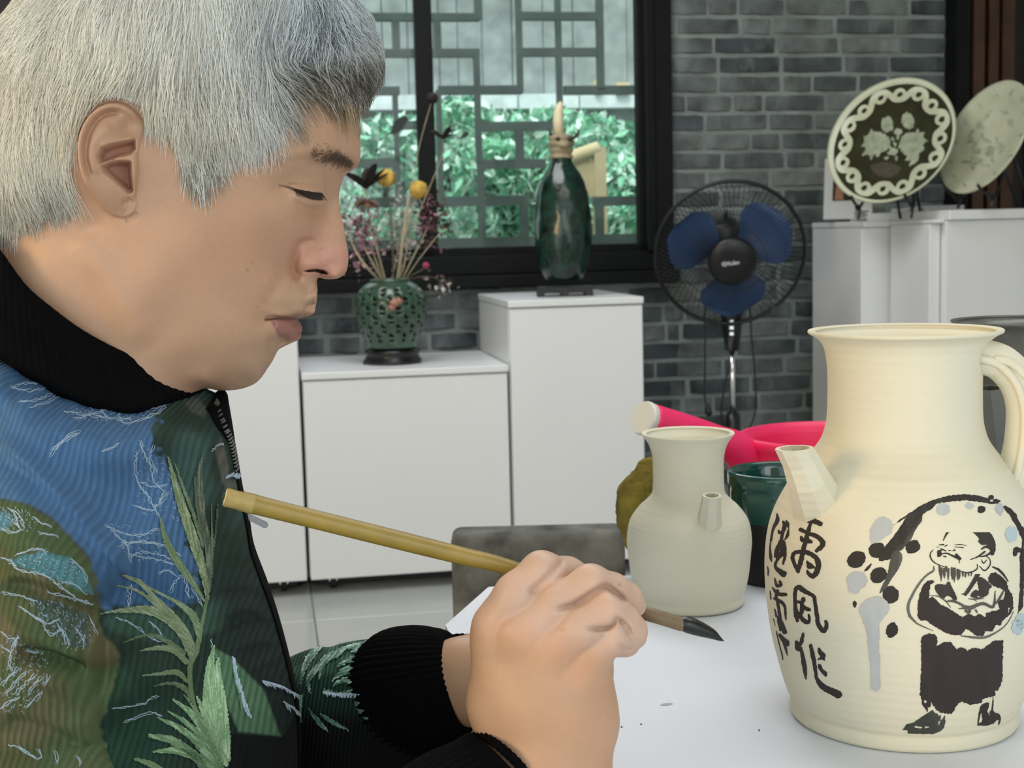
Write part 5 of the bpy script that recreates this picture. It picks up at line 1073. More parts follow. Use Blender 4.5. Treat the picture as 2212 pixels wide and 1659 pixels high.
# ear
EAR=[(254,220),(232,221),(211,230),(192,248),(180,268),(172,290),(168,316),(169,340),(172.5,364),(180,390),(192,413),(204,432),(223,453),(242,466),(261,471),(278,468),(291,459),(296,444),(293,420),(296,395),(300,365),(298,335),(303,305),(312,280),(308,258),(290,237),(272,225)]
def ear(X,Y):
    e=psd(X,Y,EAR); back=sstep(318,285,X); base=np.maximum(2.5+15.0*np.clip((300-X)/130,0,1)-5.5*sstep(400,470,Y)-3.0*sstep(290,222,Y),1.0)
    E=base*sstep(2.5,-4,e)*back
    ins=sstep(3,-5,e)
    E+=ins*2.8*ridge(X,Y,[(306,275),(291,250),(270,234),(245,229),(217,238),(193,262),(180,296),(177,330),(181,366),(192,398),(207,425)],6.5)
    E-=ins*4.2*ridge(X,Y,[(268,246),(240,243),(216,253),(199,276),(189,306),(187,340),(194,370),(202,386)],4.6)
    E+=ins*2.2*ridge(X,Y,[(205,385),(200,350),(203,318),(222,290),(245,268)],11)
    E-=ins*4.5*gs(X,Y,275,275,13,15,30); E+=ins*2.0*ridge(X,Y,[(292,294),(268,303),(240,308),(216,318)],5)
    cy_=psd(X,Y,[(214,338),(222,322),(240,314),(265,308),(290,303),(291,322),(280,332),(255,338),(232,348),(218,352)]); cv=psd(X,Y,[(222,360),(236,351),(258,349),(281,351),(282,372),(284,398),(286,413),(278,416),(264,402),(244,384),(228,372)])
    E-=ins*9.0*sstep(6,-9,cy_); E-=ins*11.0*sstep(6,-9,cv)
    E+=2.6*gs(X,Y,290,372,9,22); E-=1.6*ridge(X,Y,[(262,440),(275,436),(283,428)],5); E+=1.5*gs(X,Y,245,440,26,20)
    E-=1.2*ridge(X,Y,[(268,478),(285,470),(297,458)],5)*(e>-2)
    return E
H1=Hs+fade*dH; X2,Y2=HF.pixels(H1+9*sstep(330,200,X)*(np.abs(Y-345)<150)); Ee=ear(X2,Y2); H2=H1+fade*Ee
HF.Qs=HF.Q.copy(); HF.Q=np.where(sd<-.3,np.maximum(H2,.2)**2,HF.Q); 
# keep the silhouette zone continuous
HF.Q=np.where(sd<-.3,HF.Qs+(HF.Q-HF.Qs)*sstep(.3,3,-sd),HF.Qs)
P,Fq=HF.mesh(1.5,112,2)
def vis_faces(P,Fq,x0,x1,y0,y1,wmin=-4):
    c=P[Fq].mean(1); q=hpx(c); return (c[:,2]>wmin)&(q[:,0]>x0)&(q[:,0]<x1)&(q[:,1]>y0)&(q[:,1]<y1)
P,Fq,ch_=subdivide(P,Fq,vis_faces(P,Fq,-20,800,150,860)); P=HF.project(P,3,.8)
P,Fq,_=subdivide(P,Fq,ch_&vis_faces(P,Fq,150,780,190,780)); P=HF.project(P,3,.5)
headP,headF=P,orient(P,Fq,HF.normal)
# hair mask in pixels: where the scalp carries hair
HAIRP=[(-200,-300),(900,-300),(900,150),(790,205),(740,206),(690,196),(640,192),(606,196),(596,232),(572,262),(545,276),(520,300),(497,326),(485,352),(470,378),(440,396),(412,390),(388,372),(382,330),(374,290),(350,262),(318,246),(300,232),(270,218),(240,214),(205,226),(178,262),(164,310),(163,345),(150,395),(140,440),(100,456),(50,470),(0,482),(-60,500),(-200,520)]
def skincol(P):
    q=hpx(P); x,y=q[:,0],q[:,1]; b=np.tile(np.array(lin(189,151,124)[:3]),(len(P),1))
    def mixc(w,c): 
        nonlocal b; w=np.clip(w,0,1)[:,None]; b=b*(1-w)+np.array(lin(*c)[:3])*w
    mixc(.55*gs(x,y,700,560,55,45),(200,140,128)); mixc(.35*gs(x,y,470,520,110,80),(186,138,104)); mixc(.4*gs(x,y,660,645,34,30)+.25*gs(x,y,570,790,50,40),(190,168,140))
    mixc(.35*gs(x,y,668,462,34,14,20),(170,124,92))
    mixc(.9*sstep(5,-3,psd(x,y,[(586,694),(612,690),(642,690),(652,702),(655,716),(648,731),(625,736),(603,727)])),(150,100,94)); mixc(.65*sstep(5,-2,psd(x,y,[(576,690),(600,684),(640,679),(684,676),(684,684),(645,688),(600,690)])),(128,88,76))
    mixc(.8*np.exp(-(pdist(x,y,[(574,691),(600,688),(642,689)])[0]/3)**2),(80,44,34))
    mixc(.97*sstep(1.5,-1.5,psd(x,y,lidopen)),(44,30,20)); mixc(.6*np.exp(-(pdist(x,y,[(604,401),(625,404),(645,412),(668,417),(694,419)])[0]/2.4)**2),(50,34,24))
    mixc(.95*sstep(1.0,-2,psd(x,y,no)),(40,22,16)); mixc(.35*np.exp(-(pdist(x,y,[(640,545),(634,580),(642,598)])[0]/8)**2),(160,108,84))
    ci=np.maximum(sstep(4,-5,psd(x,y,[(214,338),(222,322),(290,303),(291,322),(255,338),(218,352)])),sstep(4,-5,psd(x,y,[(222,360),(258,349),(281,351),(286,413),(264,402)]))); mixc(.6*ci,(150,96,84))
    mixc(.62*gs(x,y,738,345,21,9,18)+.4*gs(x,y,700,341,26,9),(84,66,52))
    mixc(.4*np.exp(-(pdist(x,y,[(592,353),(640,338),(700,336)])[0]/9)**2),(150,116,90))
    for mx_,my_,r in ((535,583,3.2),(545,568,2),(628,622,1.5),(557,662,2),(572,646,1.6)): mixc(.5*np.exp(-(((x-mx_)**2+(y-my_)**2)/r**2)),(120,80,60))
    hm=sstep(6,-10,psd(x,y,HAIRP)); mixc(.75*hm*(P[:,2]>-200),(120,112,100))
    n=np.array([mnoise.noise(Vector(p*.045))*.06+mnoise.noise(Vector(p*.35))*.035 for p in P]); return np.clip(b*(1+n[:,None]),0,1)
headC=skincol(headP)
M_SKIN=mat('skin',lin(214,168,138),0.46,attr=True,spec=0.35,sss=0.22,bump=(900,0.10,0.0004))
man=empty('person',hw(np.array([-90.,600.,0]))*np.array([1,1,0])+np.array([0,0,0.0]),'grey-haired man in a green and blue embroidered jacket looking down at his brush','person')
# ================================================================ HANDS
D0=.720
def J(px,py,dd): return at_d(px,py,D0+dd*1e-3)
hand=SDF(); hand.K=.007
q=D0/F
fing=dict(
 index=[(J(1072,1350,2),.0130),(J(1118,1284,-3),.0115),(J(1170,1236,-1),.0108),(J(1225,1243,12),.0095),(J(1285,1268,21),.0085),(J(1338,1305,26),.0070)],
 middle=[(J(1130,1368,-6),.0132),(J(1205,1306,-9),.0108),(J(1276,1262,-8),.0100),(J(1322,1276,-1),.0090),(J(1352,1292,6),.0080),(J(1370,1308,11),.0066)],
 ring=[(J(1190,1402,-8),.0128),(J(1256,1354,-15),.0106),(J(1314,1318,-16),.0098),(J(1345,1342,-10),.0086),(J(1364,1362,-4),.0078),(J(1371,1376,2),.0066)],
 pinky=[(J(1245,1440,-5),.0120),(J(1288,1400,-11),.0096),(J(1322,1374,-13),.0086),(J(1342,1380,-6),.0078),(J(1352,1388,-1),.0068),(J(1352,1392,2),.0060)])
fs=[]
for n,L in fing.items():
    f=SDF(); f.limb([p for p,_ in L],[r for _,r in L],.0045); fs.append(f)
palm=SDF(); palm.K=.012
wl=J(1112,1665,8); wr=J(1240,1668,6)
palm.limb([J(1045,1735,4),wl,J(1078,1520,6),J(1072,1400,3)],[.0185,.0175,.0150,.0140],.012)
palm.limb([J(1080,1755,0),J(1165,1665,2),J(1140,1520,-2),J(1130,1400,-3)],[.020,.0195,.0160,.0140],.012)
palm.limb([J(1110,1765,0),J(1205,1665,2),J(1205,1520,-3),J(1192,1425,-5)],[.020,.0195,.0160,.0140],.012)
palm.limb([J(1130,1770,4),wr,J(1256,1540,2),J(1270,1455,-1)],[.0180,.0172,.0160,.0145],.012)
palm.limb([J(1268,1560,14),J(1258,1490,14)],[.0165,.0150],.012)
palm.limb([J(1150,1480,22),J(1220,1480,22)],[.017,.017],.012)
thumb=SDF(); thumb.limb([J(1085,1560,22),J(1115,1450,34),J(1185,1375,40),J(1270,1335,36),J(1322,1322,31)],[.0165,.0150,.0120,.0105,.0082],.006)
for f_ in fs+[palm,thumb]: f_.g=[([(a,b,ra*.954,rb*.954) for a,b,ra,rb in cs],k) for cs,k in f_.g]
class Hand(SDF):
    def __init__(s): s.g=[]
    def __call__(s,P):
        F_=[f(P) for f in fs]; o=F_[0]
        for a in F_[1:]: o=SDF.smin(o,a,.0014)
        p=palm(P); kn=SDF.smin(o,p,.0085); t=thumb(P); o=SDF.smin(kn,t,.006)
        q=to_px(P); x,y=q[:,0],q[:,1]; nr=sstep(.740,.727,q[:,2])
        for L_,w_,a_ in creases: o=o+a_*nr*ridge(x,y,L_,w_)
        for (c,r,d) in dents: o=o+d*np.exp(-.5*(np.linalg.norm(P-c,axis=1)/r)**2)
        return o
creases=[([(1140,1285),(1180,1250),(1220,1206)],6,.0022),([(1185,1320),(1238,1306),(1285,1277),(1308,1266),(1332,1282),(1356,1306)],5,.0030),([(1255,1357),(1300,1358),(1322,1351),(1334,1338),(1352,1352),(1366,1376)],4.5,.0028),([(1335,1390),(1352,1402),(1362,1398)],4,.0012)]
dents=[(J(1072,1345,-14),.010,-.0014),(J(1128,1372,-20),.009,-.0016),(J(1190,1402,-21),.009,-.0014),(J(1246,1440,-18),.009,-.0012),
       (J(1100,1392,-18),.008,.0014),(J(1158,1420,-20),.008,.0014),(J(1218,1450,-19),.008,.0012),
       (J(1110,1480,-18),.010,-.0008),(J(1175,1490,-20),.010,-.0008),
       (J(1334,1500,-8),.010,.0010),(J(1330,1280,-13),.004,.0006)]
hd_=Hand(); hd_.g=[g for f in fs+[palm,thumb] for g in f.g]
hP,hF=hd_.mesh(.0018,.004,2)
qq=to_px(hP[hF].mean(1)); hP,hF,_=subdivide(hP,hF,(qq[:,0]>960)&(qq[:,1]<1670)&(qq[:,2]<.755)); hP=hd_.project(hP,1)
# left hand, half hidden behind the right one
D1=.865
def J1(px,py,dd): return at_d(px,py,D1+dd*1e-3)
lh=SDF(); lh.K=.008
lh.limb([J1(850,1494,27),J1(935,1474,6),J1(1010,1464,-6),J1(1075,1460,-8),J1(1130,1460,-6)],[.022,.0235,.0235,.0225,.020],.010)
lh.limb([J1(985,1495,-4),J1(1040,1500,-8),J1(1100,1490,-6)],[.0165,.0175,.016],.01)
for k,(y,dd) in enumerate(((1430,-14),(1462,-12),(1492,-8),(1515,-3))):
    lh.limb([J1(1120,y,dd),J1(1180,y+8,dd+2),J1(1215,y+22,dd+14),J1(1190,y+32,dd+26)],[.0115,.0098,.0088,.0076],.004)
lh.limb([J1(1060,1400,4),J1(1130,1388,10),J1(1190,1392,14)],[.0135,.0112,.0085],.006)
lP,lF=lh.mesh(.003,.004,2)
# the arms and trunk inside the clothes, coarse
core=SDF(); core.K=.03
sh_r=hw(np.array([-110.,215.,105.])[None])[0]; sh_l=hw(np.array([-110.,215.,-105.])[None])[0]
core.limb([sh_r,at_d(10,1560,.68),at_d(50,1810,.65),at_d(300,2060,.645),at_d(600,1995,.655),at_d(820,1930,.672),at_d(1060,1702,.717)],[.035,.03,.03,.03,.03,.028,.022],.02); core.limb([sh_l,at_d(430,1790,.99),at_d(640,1610,.95),at_d(840,1500,.897),J1(930,1465,8)],[.035,.03,.03,.028,.02],.02)
tr=[hw(np.array([u,v,0.])[None])[0] for u,v in ((-95,130),(-90,230),(-80,340),(-75,480))]
core.limb(tr,[.045,.06,.065,.07],.03); cP,cF=core.mesh(.012,.02,2)
allP=np.concatenate([hw(headP),hP,lP,cP]); off=np.cumsum([0,len(headP),len(hP),len(lP)]); allF=np.concatenate([headF,hF+off[1],lF+off[2],cF+off[3]])
def handcol(P):
    q=to_px(P); x,y=q[:,0],q[:,1]; b=np.tile(np.array(lin(190,151,122)[:3]),(len(P),1))
    def mixc(w,c):
        nonlocal b; w=np.clip(w,0,1)[:,None]; b=b*(1-w)+np.array(lin(*c)[:3])*w
    mixc(.65*sstep(1400,1320,y-.25*(x-1100)),(200,172,158))  # paler lit tone of fingers and knuckles put into the skin colour
    dk=lambda Pp,s,a:a*ridge(x,y,Pp,s)
    mixc(dk([(1195,1317),(1240,1305),(1285,1278),(1306,1268),(1330,1282),(1352,1305)],4,.3),(130,88,66)); mixc(dk([(1265,1357),(1300,1358),(1322,1352),(1334,1340),(1350,1352)],4,.3),(130,88,66))
    mixc(.25*np.maximum.reduce([gs(x,y,1075,1345,26),gs(x,y,1132,1372,26),gs(x,y,1192,1402,24),gs(x,y,1250,1440,24)]),(206,146,122))
    mixc(.5*np.exp(-(((x-1338)**2+(y-1263)**2)/3.5**2)),(130,96,80)); mixc(.35*np.exp(-(((x-1216)**2+(y-1361)**2)/5**2)),(150,110,90))
    n=np.array([mnoise.noise(Vector(p*60))*.06+mnoise.noise(Vector(p*420))*.03 for p in P]); return np.clip(b*(1+n[:,None]),0,1)
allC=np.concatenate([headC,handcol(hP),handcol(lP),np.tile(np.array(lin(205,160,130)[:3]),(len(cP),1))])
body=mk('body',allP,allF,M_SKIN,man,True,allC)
# ================================================================ CLOTHES
FRONT=[(440,838),(462,850),(487,852),(493,873),(501,920),(507,960),(514,1000),(523,1053),(537,1124),(547,1177),(555,1205),(576,1256),(598,1322),(620,1402),(638,1479),(644,1527),(648,1600),(650,1700),(640,1850),(600,2050)]
JB=[(300,2120),(-100,2120),(-400,2050),(-480,1800),(-490,1500),(-460,1200),(-390,950),(-280,780),(-170,690),(-70,700),(60,745),(180,800),(300,830),(400,836)]
jc=np.array([hl(x,y) for x,y in FRONT+JB]); jcd=spline(np.vstack([jc,jc[:1]]),220)[:-1]
JIN=[(470,880,20),(440,900,44),(400,900,58),(478,960,36),(430,1000,66),(380,1000,80),(505,1060,30),(470,1080,58),(420,1100,82),(360,1100,98),(530,1170,26),(500,1200,54),(450,1210,80),(390,1220,98),(560,1270,28),(530,1300,52),(480,1320,78),(420,1320,95),(590,1380,30),(560,1400,54),(510,1420,78),(450,1430,96),(620,1480,30),(590,1500,54),(545,1530,78),(480,1540,100),(620,1620,36),(580,1640,64),(520,1650,92),(450,1650,112),
 (330,900,78),(280,920,92),(220,900,96),(150,880,98),(80,840,94),(20,800,86),(-40,780,70),(300,1000,104),(220,1000,122),(140,960,126),(60,900,122),(0,880,116),(320,1150,112),(280,1220,118),(220,1130,128),(160,1060,134),(100,1020,138),(40,970,136),
 (330,1320,112),(350,1450,122),(400,1550,116),(380,1650,128),(300,1560,126),
 (0,1040,152),(60,1080,160),(110,1120,164),(160,1200,168),(120,1200,176),(60,1180,178),(0,1160,174),(190,1280,164),(150,1320,178),(80,1300,190),(0,1300,190),(210,1380,160),(170,1420,178),(90,1440,192),(0,1450,194),(215,1520,158),(170,1560,174),(90,1560,188),(0,1580,190),(220,1640,156),(150,1680,176),(40,1680,186),(250,1450,138),(255,1560,138),(235,1300,136),
 (-60,1000,130),(-100,1150,165),(-120,1350,182),(-120,1550,180),(-250,1300,140),(-250,1000,100),(-180,830,80),(-300,1600,150),(100,1900,190),(-100,1900,170),(350,1900,150),(500,1850,110),(550,1950,70),(-350,1850,110)]
tg=np.roll(jcd,-1,0)-np.roll(jcd,1,0); nn_=np.stack([tg[:,1],-tg[:,0]],1); nn_/=np.linalg.norm(nn_,axis=1)[:,None]
if pinside(*((jcd+nn_).T),jcd).mean()>.5: nn_=-nn_
JF=Field(jcd[:,0].min()-12,jcd[:,0].max()+12,jcd[:,1].min()-12,jcd[:,1].max()+10,.9)
tp=TPS(np.vstack([jcd,jcd[::3]+nn_[::3]*12,np.array([hl(x,y,h) for x,y,h in JIN])]),np.concatenate([np.zeros(len(jcd)),np.full(len(jcd[::3]),-900.0),np.array([h*h for *_,h in JIN],float)]),4e-4)
Q=tp(np.stack([JF.U.ravel(),JF.V.ravel()],1)).reshape(JF.U.shape); sd=psd(JF.U,JF.V,jcd); Q=np.where(sd>0,np.minimum(Q,-20*sd),np.maximum(Q,2.0*np.minimum(-sd,8)))
JF.Q=Q; Hj=np.sqrt(np.maximum(Q,0)); X,Y=JF.pixels(Hj); fd=sstep(1,10,-sd); d=np.zeros_like(Hj)
# folds
def fold(P,s,a): 
    global d; d=d+a*ridge(X,Y,P,s)
fold([(-20,930),(80,1010),(160,1090),(240,1190),(290,1260)],13,6); fold([(-20,985),(60,1050),(130,1120),(190,1190),(240,1260)],16,-4)
fold([(0,1150),(80,1170),(160,1230),(200,1270)],15,3); fold([(0,1265),(80,1280),(170,1330),(215,1360)],14,-5); fold([(0,1230),(90,1240),(180,1290)],14,4)
fold([(30,1415),(110,1425),(190,1460)],12,-9); fold([(40,1455),(130,1475),(185,1540),(200,1620)],18,5); fold([(0,1350),(90,1375),(180,1420)],14,4)
fold([(0,1560),(90,1580),(170,1620)],14,-4); fold([(215,1260),(225,1400),(215,1560),(230,1660)],9,-6)
fold([(480,1330),(540,1310),(600,1340)],9,3.5); fold([(470,1290),(540,1285),(590,1310)],9,-3.5); fold([(480,1375),(560,1350),(610,1375)],9,-3); fold([(500,1400),(570,1380),(620,1400)],8,2.6); fold([(540,1440),(600,1420),(630,1440)],8,3); fold([(430,1350),(500,1420),(600,1480)],14,3)
fold([(405,845),(430,855),(452,880)],9,3); fold([(395,880),(430,880),(460,910)],7,-2); fold([(300,1250),(380,1330),(420,1440),(430,1560)],18,-3); fold([(480,1230),(540,1220),(560,1240)],10,-2)
JF.Q=np.where(sd<-.5,np.maximum(Hj+fd*d,.3)**2,Q)
jP,jF=JF.mesh(4.0,215,2); jF=orient(jP,jF,JF.normal)
jP,jF,c1_=subdivide(jP,jF,vis_faces(jP,jF,-40,680,700,1700)); jP=JF.project(jP,3,1.5)
jP,jF,c2_=subdivide(jP,jF,c1_&vis_faces(jP,jF,-20,670,740,1680)); jP=JF.project(jP,3,.8)
jP,jF,_=subdivide(jP,jF,c2_&vis_faces(jP,jF,-20,670,740,1680)); jP=JF.project(jP,3,.6)
# ---- colours of the cloth (woven and printed)
OLIVEP=[(-60,1065),(0,1078),(60,1090),(110,1118),(150,1160),(190,1200),(205,1250),(215,1310),(218,1360),(260,1420),(240,1500),(215,1560),(235,1659),(230,1760),(-200,1760),(-300,1060)]
BLUEP=[(-80,700),(0,745),(71,790),(137,834),(208,865),(290,876),(335,862),(345,885),(335,915),(330,950),(345,985),(370,1020),(392,1080),(405,1150),(420,1220),(430,1290),(400,1310),(330,1305),(215,1310),(205,1250),(190,1200),(150,1160),(110,1118),(60,1090),(0,1078),(-80,1060)]
def jacketcol(x,y,P3):
    n1=np.array([mnoise.noise(Vector((a*.012,b*.012,.3))) for a,b in zip(x,y)]); n2=np.array([mnoise.noise(Vector((a*.06,b*.06,5.3))) for a,b in zip(x,y)]); n3=np.array([mnoise.noise(Vector((a*.35,b*.35,9.3))) for a,b in zip(x,y)])
    b=np.tile(np.array(lin(36,54,46)[:3]),(len(x),1))
    def mixc(w,c):
        nonlocal b; w=np.clip(w,0,1)[:,None]; b=b*(1-w)+np.array(lin(*c)[:3])*w
    mixc(sstep(.0,.5,n1+.25*sstep(1200,900,y)),(58,84,80)); mixc(sstep(.15,.6,n1)*sstep(1200,1500,y),(40,72,44))
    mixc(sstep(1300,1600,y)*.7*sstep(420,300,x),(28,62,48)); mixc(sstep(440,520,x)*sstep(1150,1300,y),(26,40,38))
    mixc(sstep(7,-7,psd(x+3*n2*6,y+6*n2,BLUEP)+12*n2),(72,108,148)); mixc(.35*sstep(.1,.5,n1)*sstep(6,-6,psd(x,y,BLUEP)),(86,122,158)); mixc(sstep(1150,1300,y)*sstep(6,-6,psd(x,y,BLUEP))*.8,(48,82,118))
    ol=sstep(6,-6,psd(x+5*n2,y+5*n2,OLIVEP)+8*n2); mixc(ol,(80,86,56)); mixc(ol*sstep(.0,.4,n1),(74,92,60)); mixc(ol*sstep(-.05,-.4,n1),(98,94,68)); mixc(ol*.6*sstep(1420,1600,y)*sstep(60,180,x),(96,112,82))
    mixc(sstep(5,-5,psd(x+5*n2,y+5*n2,[(20,1215),(45,1200),(90,1190),(150,1205),(185,1240),(205,1285),(180,1280),(120,1250),(60,1230)])),(76,124,132))
    mixc(sstep(5,-5,psd(x,y,[(-20,1105),(15,1105),(30,1125),(10,1145),(-20,1145)])),(84,128,142)); mixc(.8*sstep(6,-6,psd(x+4*n2,y+4*n2,[(60,1290),(130,1300),(190,1330),(195,1400),(150,1400),(100,1350)])),(60,84,76))
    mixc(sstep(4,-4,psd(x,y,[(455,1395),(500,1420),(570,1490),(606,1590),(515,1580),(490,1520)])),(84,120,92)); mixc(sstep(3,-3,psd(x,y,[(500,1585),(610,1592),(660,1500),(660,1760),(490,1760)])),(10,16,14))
    mixc(.7*sstep(4,-4,psd(x,y,[(464,970),(478,945),(490,985),(500,1040),(490,1060),(480,1040)]))+.5*sstep(4,-4,psd(x,y,[(398,868),(425,858),(450,885),(440,900),(412,890)])),(104,104,98))
    mixc(.8*sstep(7,-7,psd(x,y,[(492,1045),(515,1035),(520,1060),(505,1080),(480,1075)])),(92,100,84))
    return np.clip(b*(1+.10*n3+.10*n2)[:,None],.002,1)
jw=hw(jP); jpx=to_px(jw); vis=(jP[:,2]>-30)&(jpx[:,0]>-80)&(jpx[:,0]<720)&(jpx[:,1]<1760); jC=np.tile(np.array(lin(44,66,56)[:3]),(len(jP),1)); jC[vis]=jacketcol(jpx[vis,0],jpx[vis,1],jP[vis])
# woven cloth: corduroy-like ribs plus a fine weave
M_JACK=mat('embroidered jacket cloth',(0.1,0.2,0.3,1),0.8,attr=True,spec=0.25)
nt=M_JACK.node_tree; b=nt.nodes['Principled BSDF']; tc=nt.nodes.new('ShaderNodeTexCoord'); mp=nt.nodes.new('ShaderNodeMapping'); mp.inputs['Rotation'].default_value=(0,math.radians(-8),0)
nt.links.new(tc.outputs['Object'],mp.inputs['Vector']); wv=nt.nodes.new('ShaderNodeTexWave'); wv.bands_direction='X'; wv.inputs['Scale'].default_value=118; wv.inputs['Distortion'].default_value=.15; wv.inputs['Detail'].default_value=2; wv.inputs['Detail Scale'].default_value=.6
nt.links.new(mp.outputs[0],wv.inputs['Vector']); bp=nt.nodes.new('ShaderNodeBump'); bp.inputs['Strength'].default_value=.55; bp.inputs['Distance'].default_value=.0012; nt.links.new(wv.outputs['Fac'],bp.inputs['Height'])
w2=nt.nodes.new('ShaderNodeTexNoise'); w2.inputs['Scale'].default_value=900; nt.links.new(tc.outputs['Object'],w2.inputs['Vector']); bp2=nt.nodes.new('ShaderNodeBump'); bp2.inputs['Strength'].default_value=.4; bp2.inputs['Distance'].default_value=.0006; nt.links.new(w2.outputs['Fac'],bp2.inputs['Height']); nt.links.new(bp.outputs[0],bp2.inputs['Normal']); nt.links.new(bp2.outputs[0],b.inputs['Normal'])
at=[n for n in nt.nodes if n.type=='ATTRIBUTE'][0]; vm=nt.nodes.new('ShaderNodeVectorMath'); vm.operation='SCALE'; mr=nt.nodes.new('ShaderNodeMapRange'); mr.inputs['To Min'].default_value=.86; mr.inputs['To Max'].default_value=1.10
nt.links.new(wv.outputs['Fac'],mr.inputs['Value']); nt.links.new(at.outputs['Color'],vm.inputs[0]); nt.links.new(mr.outputs[0],vm.inputs['Scale']); nt.links.new(vm.outputs[0],b.inputs['Base Color'])
# sleeves
def sleeve(pts,rad,seg,n,seed,wr=.10):
    P=spline(np.column_stack([np.array(pts),np.array(rad)]),n); V,Fc=tube(P[:,:3],P[:,3],seg,True); V=np.array(V)
    c=np.repeat(P[:,:3],seg,0)
    for i in range(len(V)):
        t=(i//seg)/n; a=2*math.pi*(i%seg)/seg; f=1+wr*(.5*math.sin(26*t+2.2*math.sin(a+seed))+.5*math.sin(15*t+3*math.sin(a*2+seed*2)))*math.sin(math.pi*min(1,t*1.02)); V[i]=c[i]+(V[i]-c[i])*f
    return V,Fc
lsl=sleeve([at_d(430,1790,.99),at_d(540,1690,.975),at_d(640,1615,.95),at_d(740,1566,.92),at_d(840,1530,.895),at_d(905,1505,.88)],[.058,.062,.059,.052,.046,.039],64,110,1.0,.05)
rsl=sleeve([at_d(-20,1560,.68),at_d(40,1820,.65),at_d(300,2060,.645),at_d(600,2030,.655),at_d(820,1935,.672),at_d(945,1820,.694)],[.050,.052,.056,.052,.042,.036],64,110,2.0,.05)
def lcol(V):
    q=to_px(V); x,y=q[:,0],q[:,1]; b=np.tile(np.array(lin(26,56,46)[:3]),(len(V),1)); n=np.array([mnoise.noise(Vector((a*.03,c*.05,2.))) for a,c in zip(x,y)])
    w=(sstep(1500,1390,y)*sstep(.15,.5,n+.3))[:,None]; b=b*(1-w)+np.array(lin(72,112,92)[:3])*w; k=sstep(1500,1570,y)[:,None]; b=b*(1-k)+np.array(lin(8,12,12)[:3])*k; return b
def rcol(V):
    q=to_px(V); return jacketcol(np.clip(q[:,0],-60,215),np.clip(q[:,1],1100,1700),None)
ns=[len(jw),len(lsl[0]),len(rsl[0])]; tri=MB()
me_V=np.concatenate([jw,lsl[0],rsl[0]]); me_C=np.concatenate([jC,lcol(lsl[0]),rcol(rsl[0])])
def quads(Fc): return np.array([f for f in Fc if len(f)==4])
jacket=mk('jacket',me_V,np.concatenate([jF,quads(lsl[1])+ns[0],quads(rsl[1])+ns[0]+ns[1]]),M_JACK,man,True,me_C)
# ---- collar and cuffs, ribbed black knit
M_KNIT=mat('black ribbed knit',lin(7,7,9),0.95,noise=(300,0.3),spec=0.08)
def loft(rings,nu,ribs,amp,close=True,name='collar',m=M_KNIT):
    R_=[spline(np.vstack([np.array(r),np.array(r)[:1]]) if close else np.array(r),nu+1)[:nu] for r in rings]; R_=np.array(R_); cen=R_.mean(1,keepdims=True)
    nv=len(R_)*4-3; T_=np.linspace(0,len(R_)-1,nv); G=np.array([spline(R_[:,j],nv) for j in range(nu)]).transpose(1,0,2)
    c2=G.mean(1,keepdims=True); dr=G-c2; dr/=np.linalg.norm(dr,axis=2,keepdims=True); G=G+dr*amp*np.cos(2*np.pi*np.arange(nu)*ribs/nu)[None,:,None]
    Fc=[(i*nu+j,i*nu+(j+1)%nu,(i+1)*nu+(j+1)%nu,(i+1)*nu+j) for i in range(nv-1) for j in range(nu if close else nu-1)]
    return mk(name,G.reshape(-1,3),Fc,m,man,True)
def mirror_ring(L,grow=0.0):
    near=[]; 
    for x,y,w in L: u=hl(x,y,w); near.append((u[0],u[1],w))
    far=[(u,v,-w) for u,v,w in near[-2:0:-1]]; return hw(np.array(near+far,float))
up_=[(-80,440,0),(-62,480,34),(-30,520,52),(0,543,60),(58,619,66),(120,672,67.5),(180,715,66),(250,753,61),(320,782,50),(385,808,34),(432,838,12),(446,850,0)]
upo=[(-92,455,0),(-74,495,38),(-34,532,58),(-2,552,66),(54,628,72.5),(116,683,74),(176,727,72),(247,765,66),(318,795,54),(384,820,37),(434,848,13),(450,858,0)]
mdo=[(-120,560,0),(-95,600,48),(-45,640,68),(0,655,75),(60,705,80),(125,758,81),(190,800,79),(262,828,72),(325,838,59),(385,840,40),(432,853,14),(449,862,0)]
lo_=[(-150,660,0),(-110,700,55),(-50,730,76),(0,748,84),(71,794,88),(137,838,90),(208,868,87),(290,880,76),(342,866,61),(388,850,40),(430,858,14),(446,866,0)]
lo2=[(-150,690,0),(-110,730,50),(-50,760,70),(0,778,76),(71,824,80),(137,862,82),(208,890,79),(290,900,68),(342,886,53),(388,870,34),(430,874,12),(446,880,0)]
inn=[(-70,500,0),(-50,540,30),(-22,575,46),(4,600,52),(62,670,58),(122,722,59),(182,762,58),(250,795,53),(320,820,43),(384,838,28),(428,850,9),(440,856,0)]
loft([mirror_ring(q) for q in (inn,up_,upo,mdo,lo_,lo2)],420,84,.00025)
def cuff(path,rad,ribs,name='cuff'):
    P=spline(np.column_stack([np.array(path),np.array(rad)]),30); seg=ribs*4; V,Fc=tube(P[:,:3],P[:,3],seg,False); V=np.array(V); c=np.repeat(P[:,:3],seg,0); k=np.tile(1+.022*np.cos(2*np.pi*np.arange(seg)*ribs/seg),30); V=c+(V-c)*k[:,None]
    return mk(name,V,Fc,M_KNIT,man,True)
cuff([at_d(838,1508,.893),at_d(872,1500,.886),at_d(925,1490,.874),at_d(966,1480,.868),at_d(992,1474,.866),at_d(982,1476,.867)],[.0385,.0420,.0400,.0355,.0305,.0265],52)
cuff([at_d(930,1835,.691),at_d(960,1805,.698),at_d(1010,1752,.709),at_d(1060,1703,.717),at_d(1094,1669,.721),at_d(1088,1675,.720)],[.037,.039,.036,.0305,.0277,.0248],48)
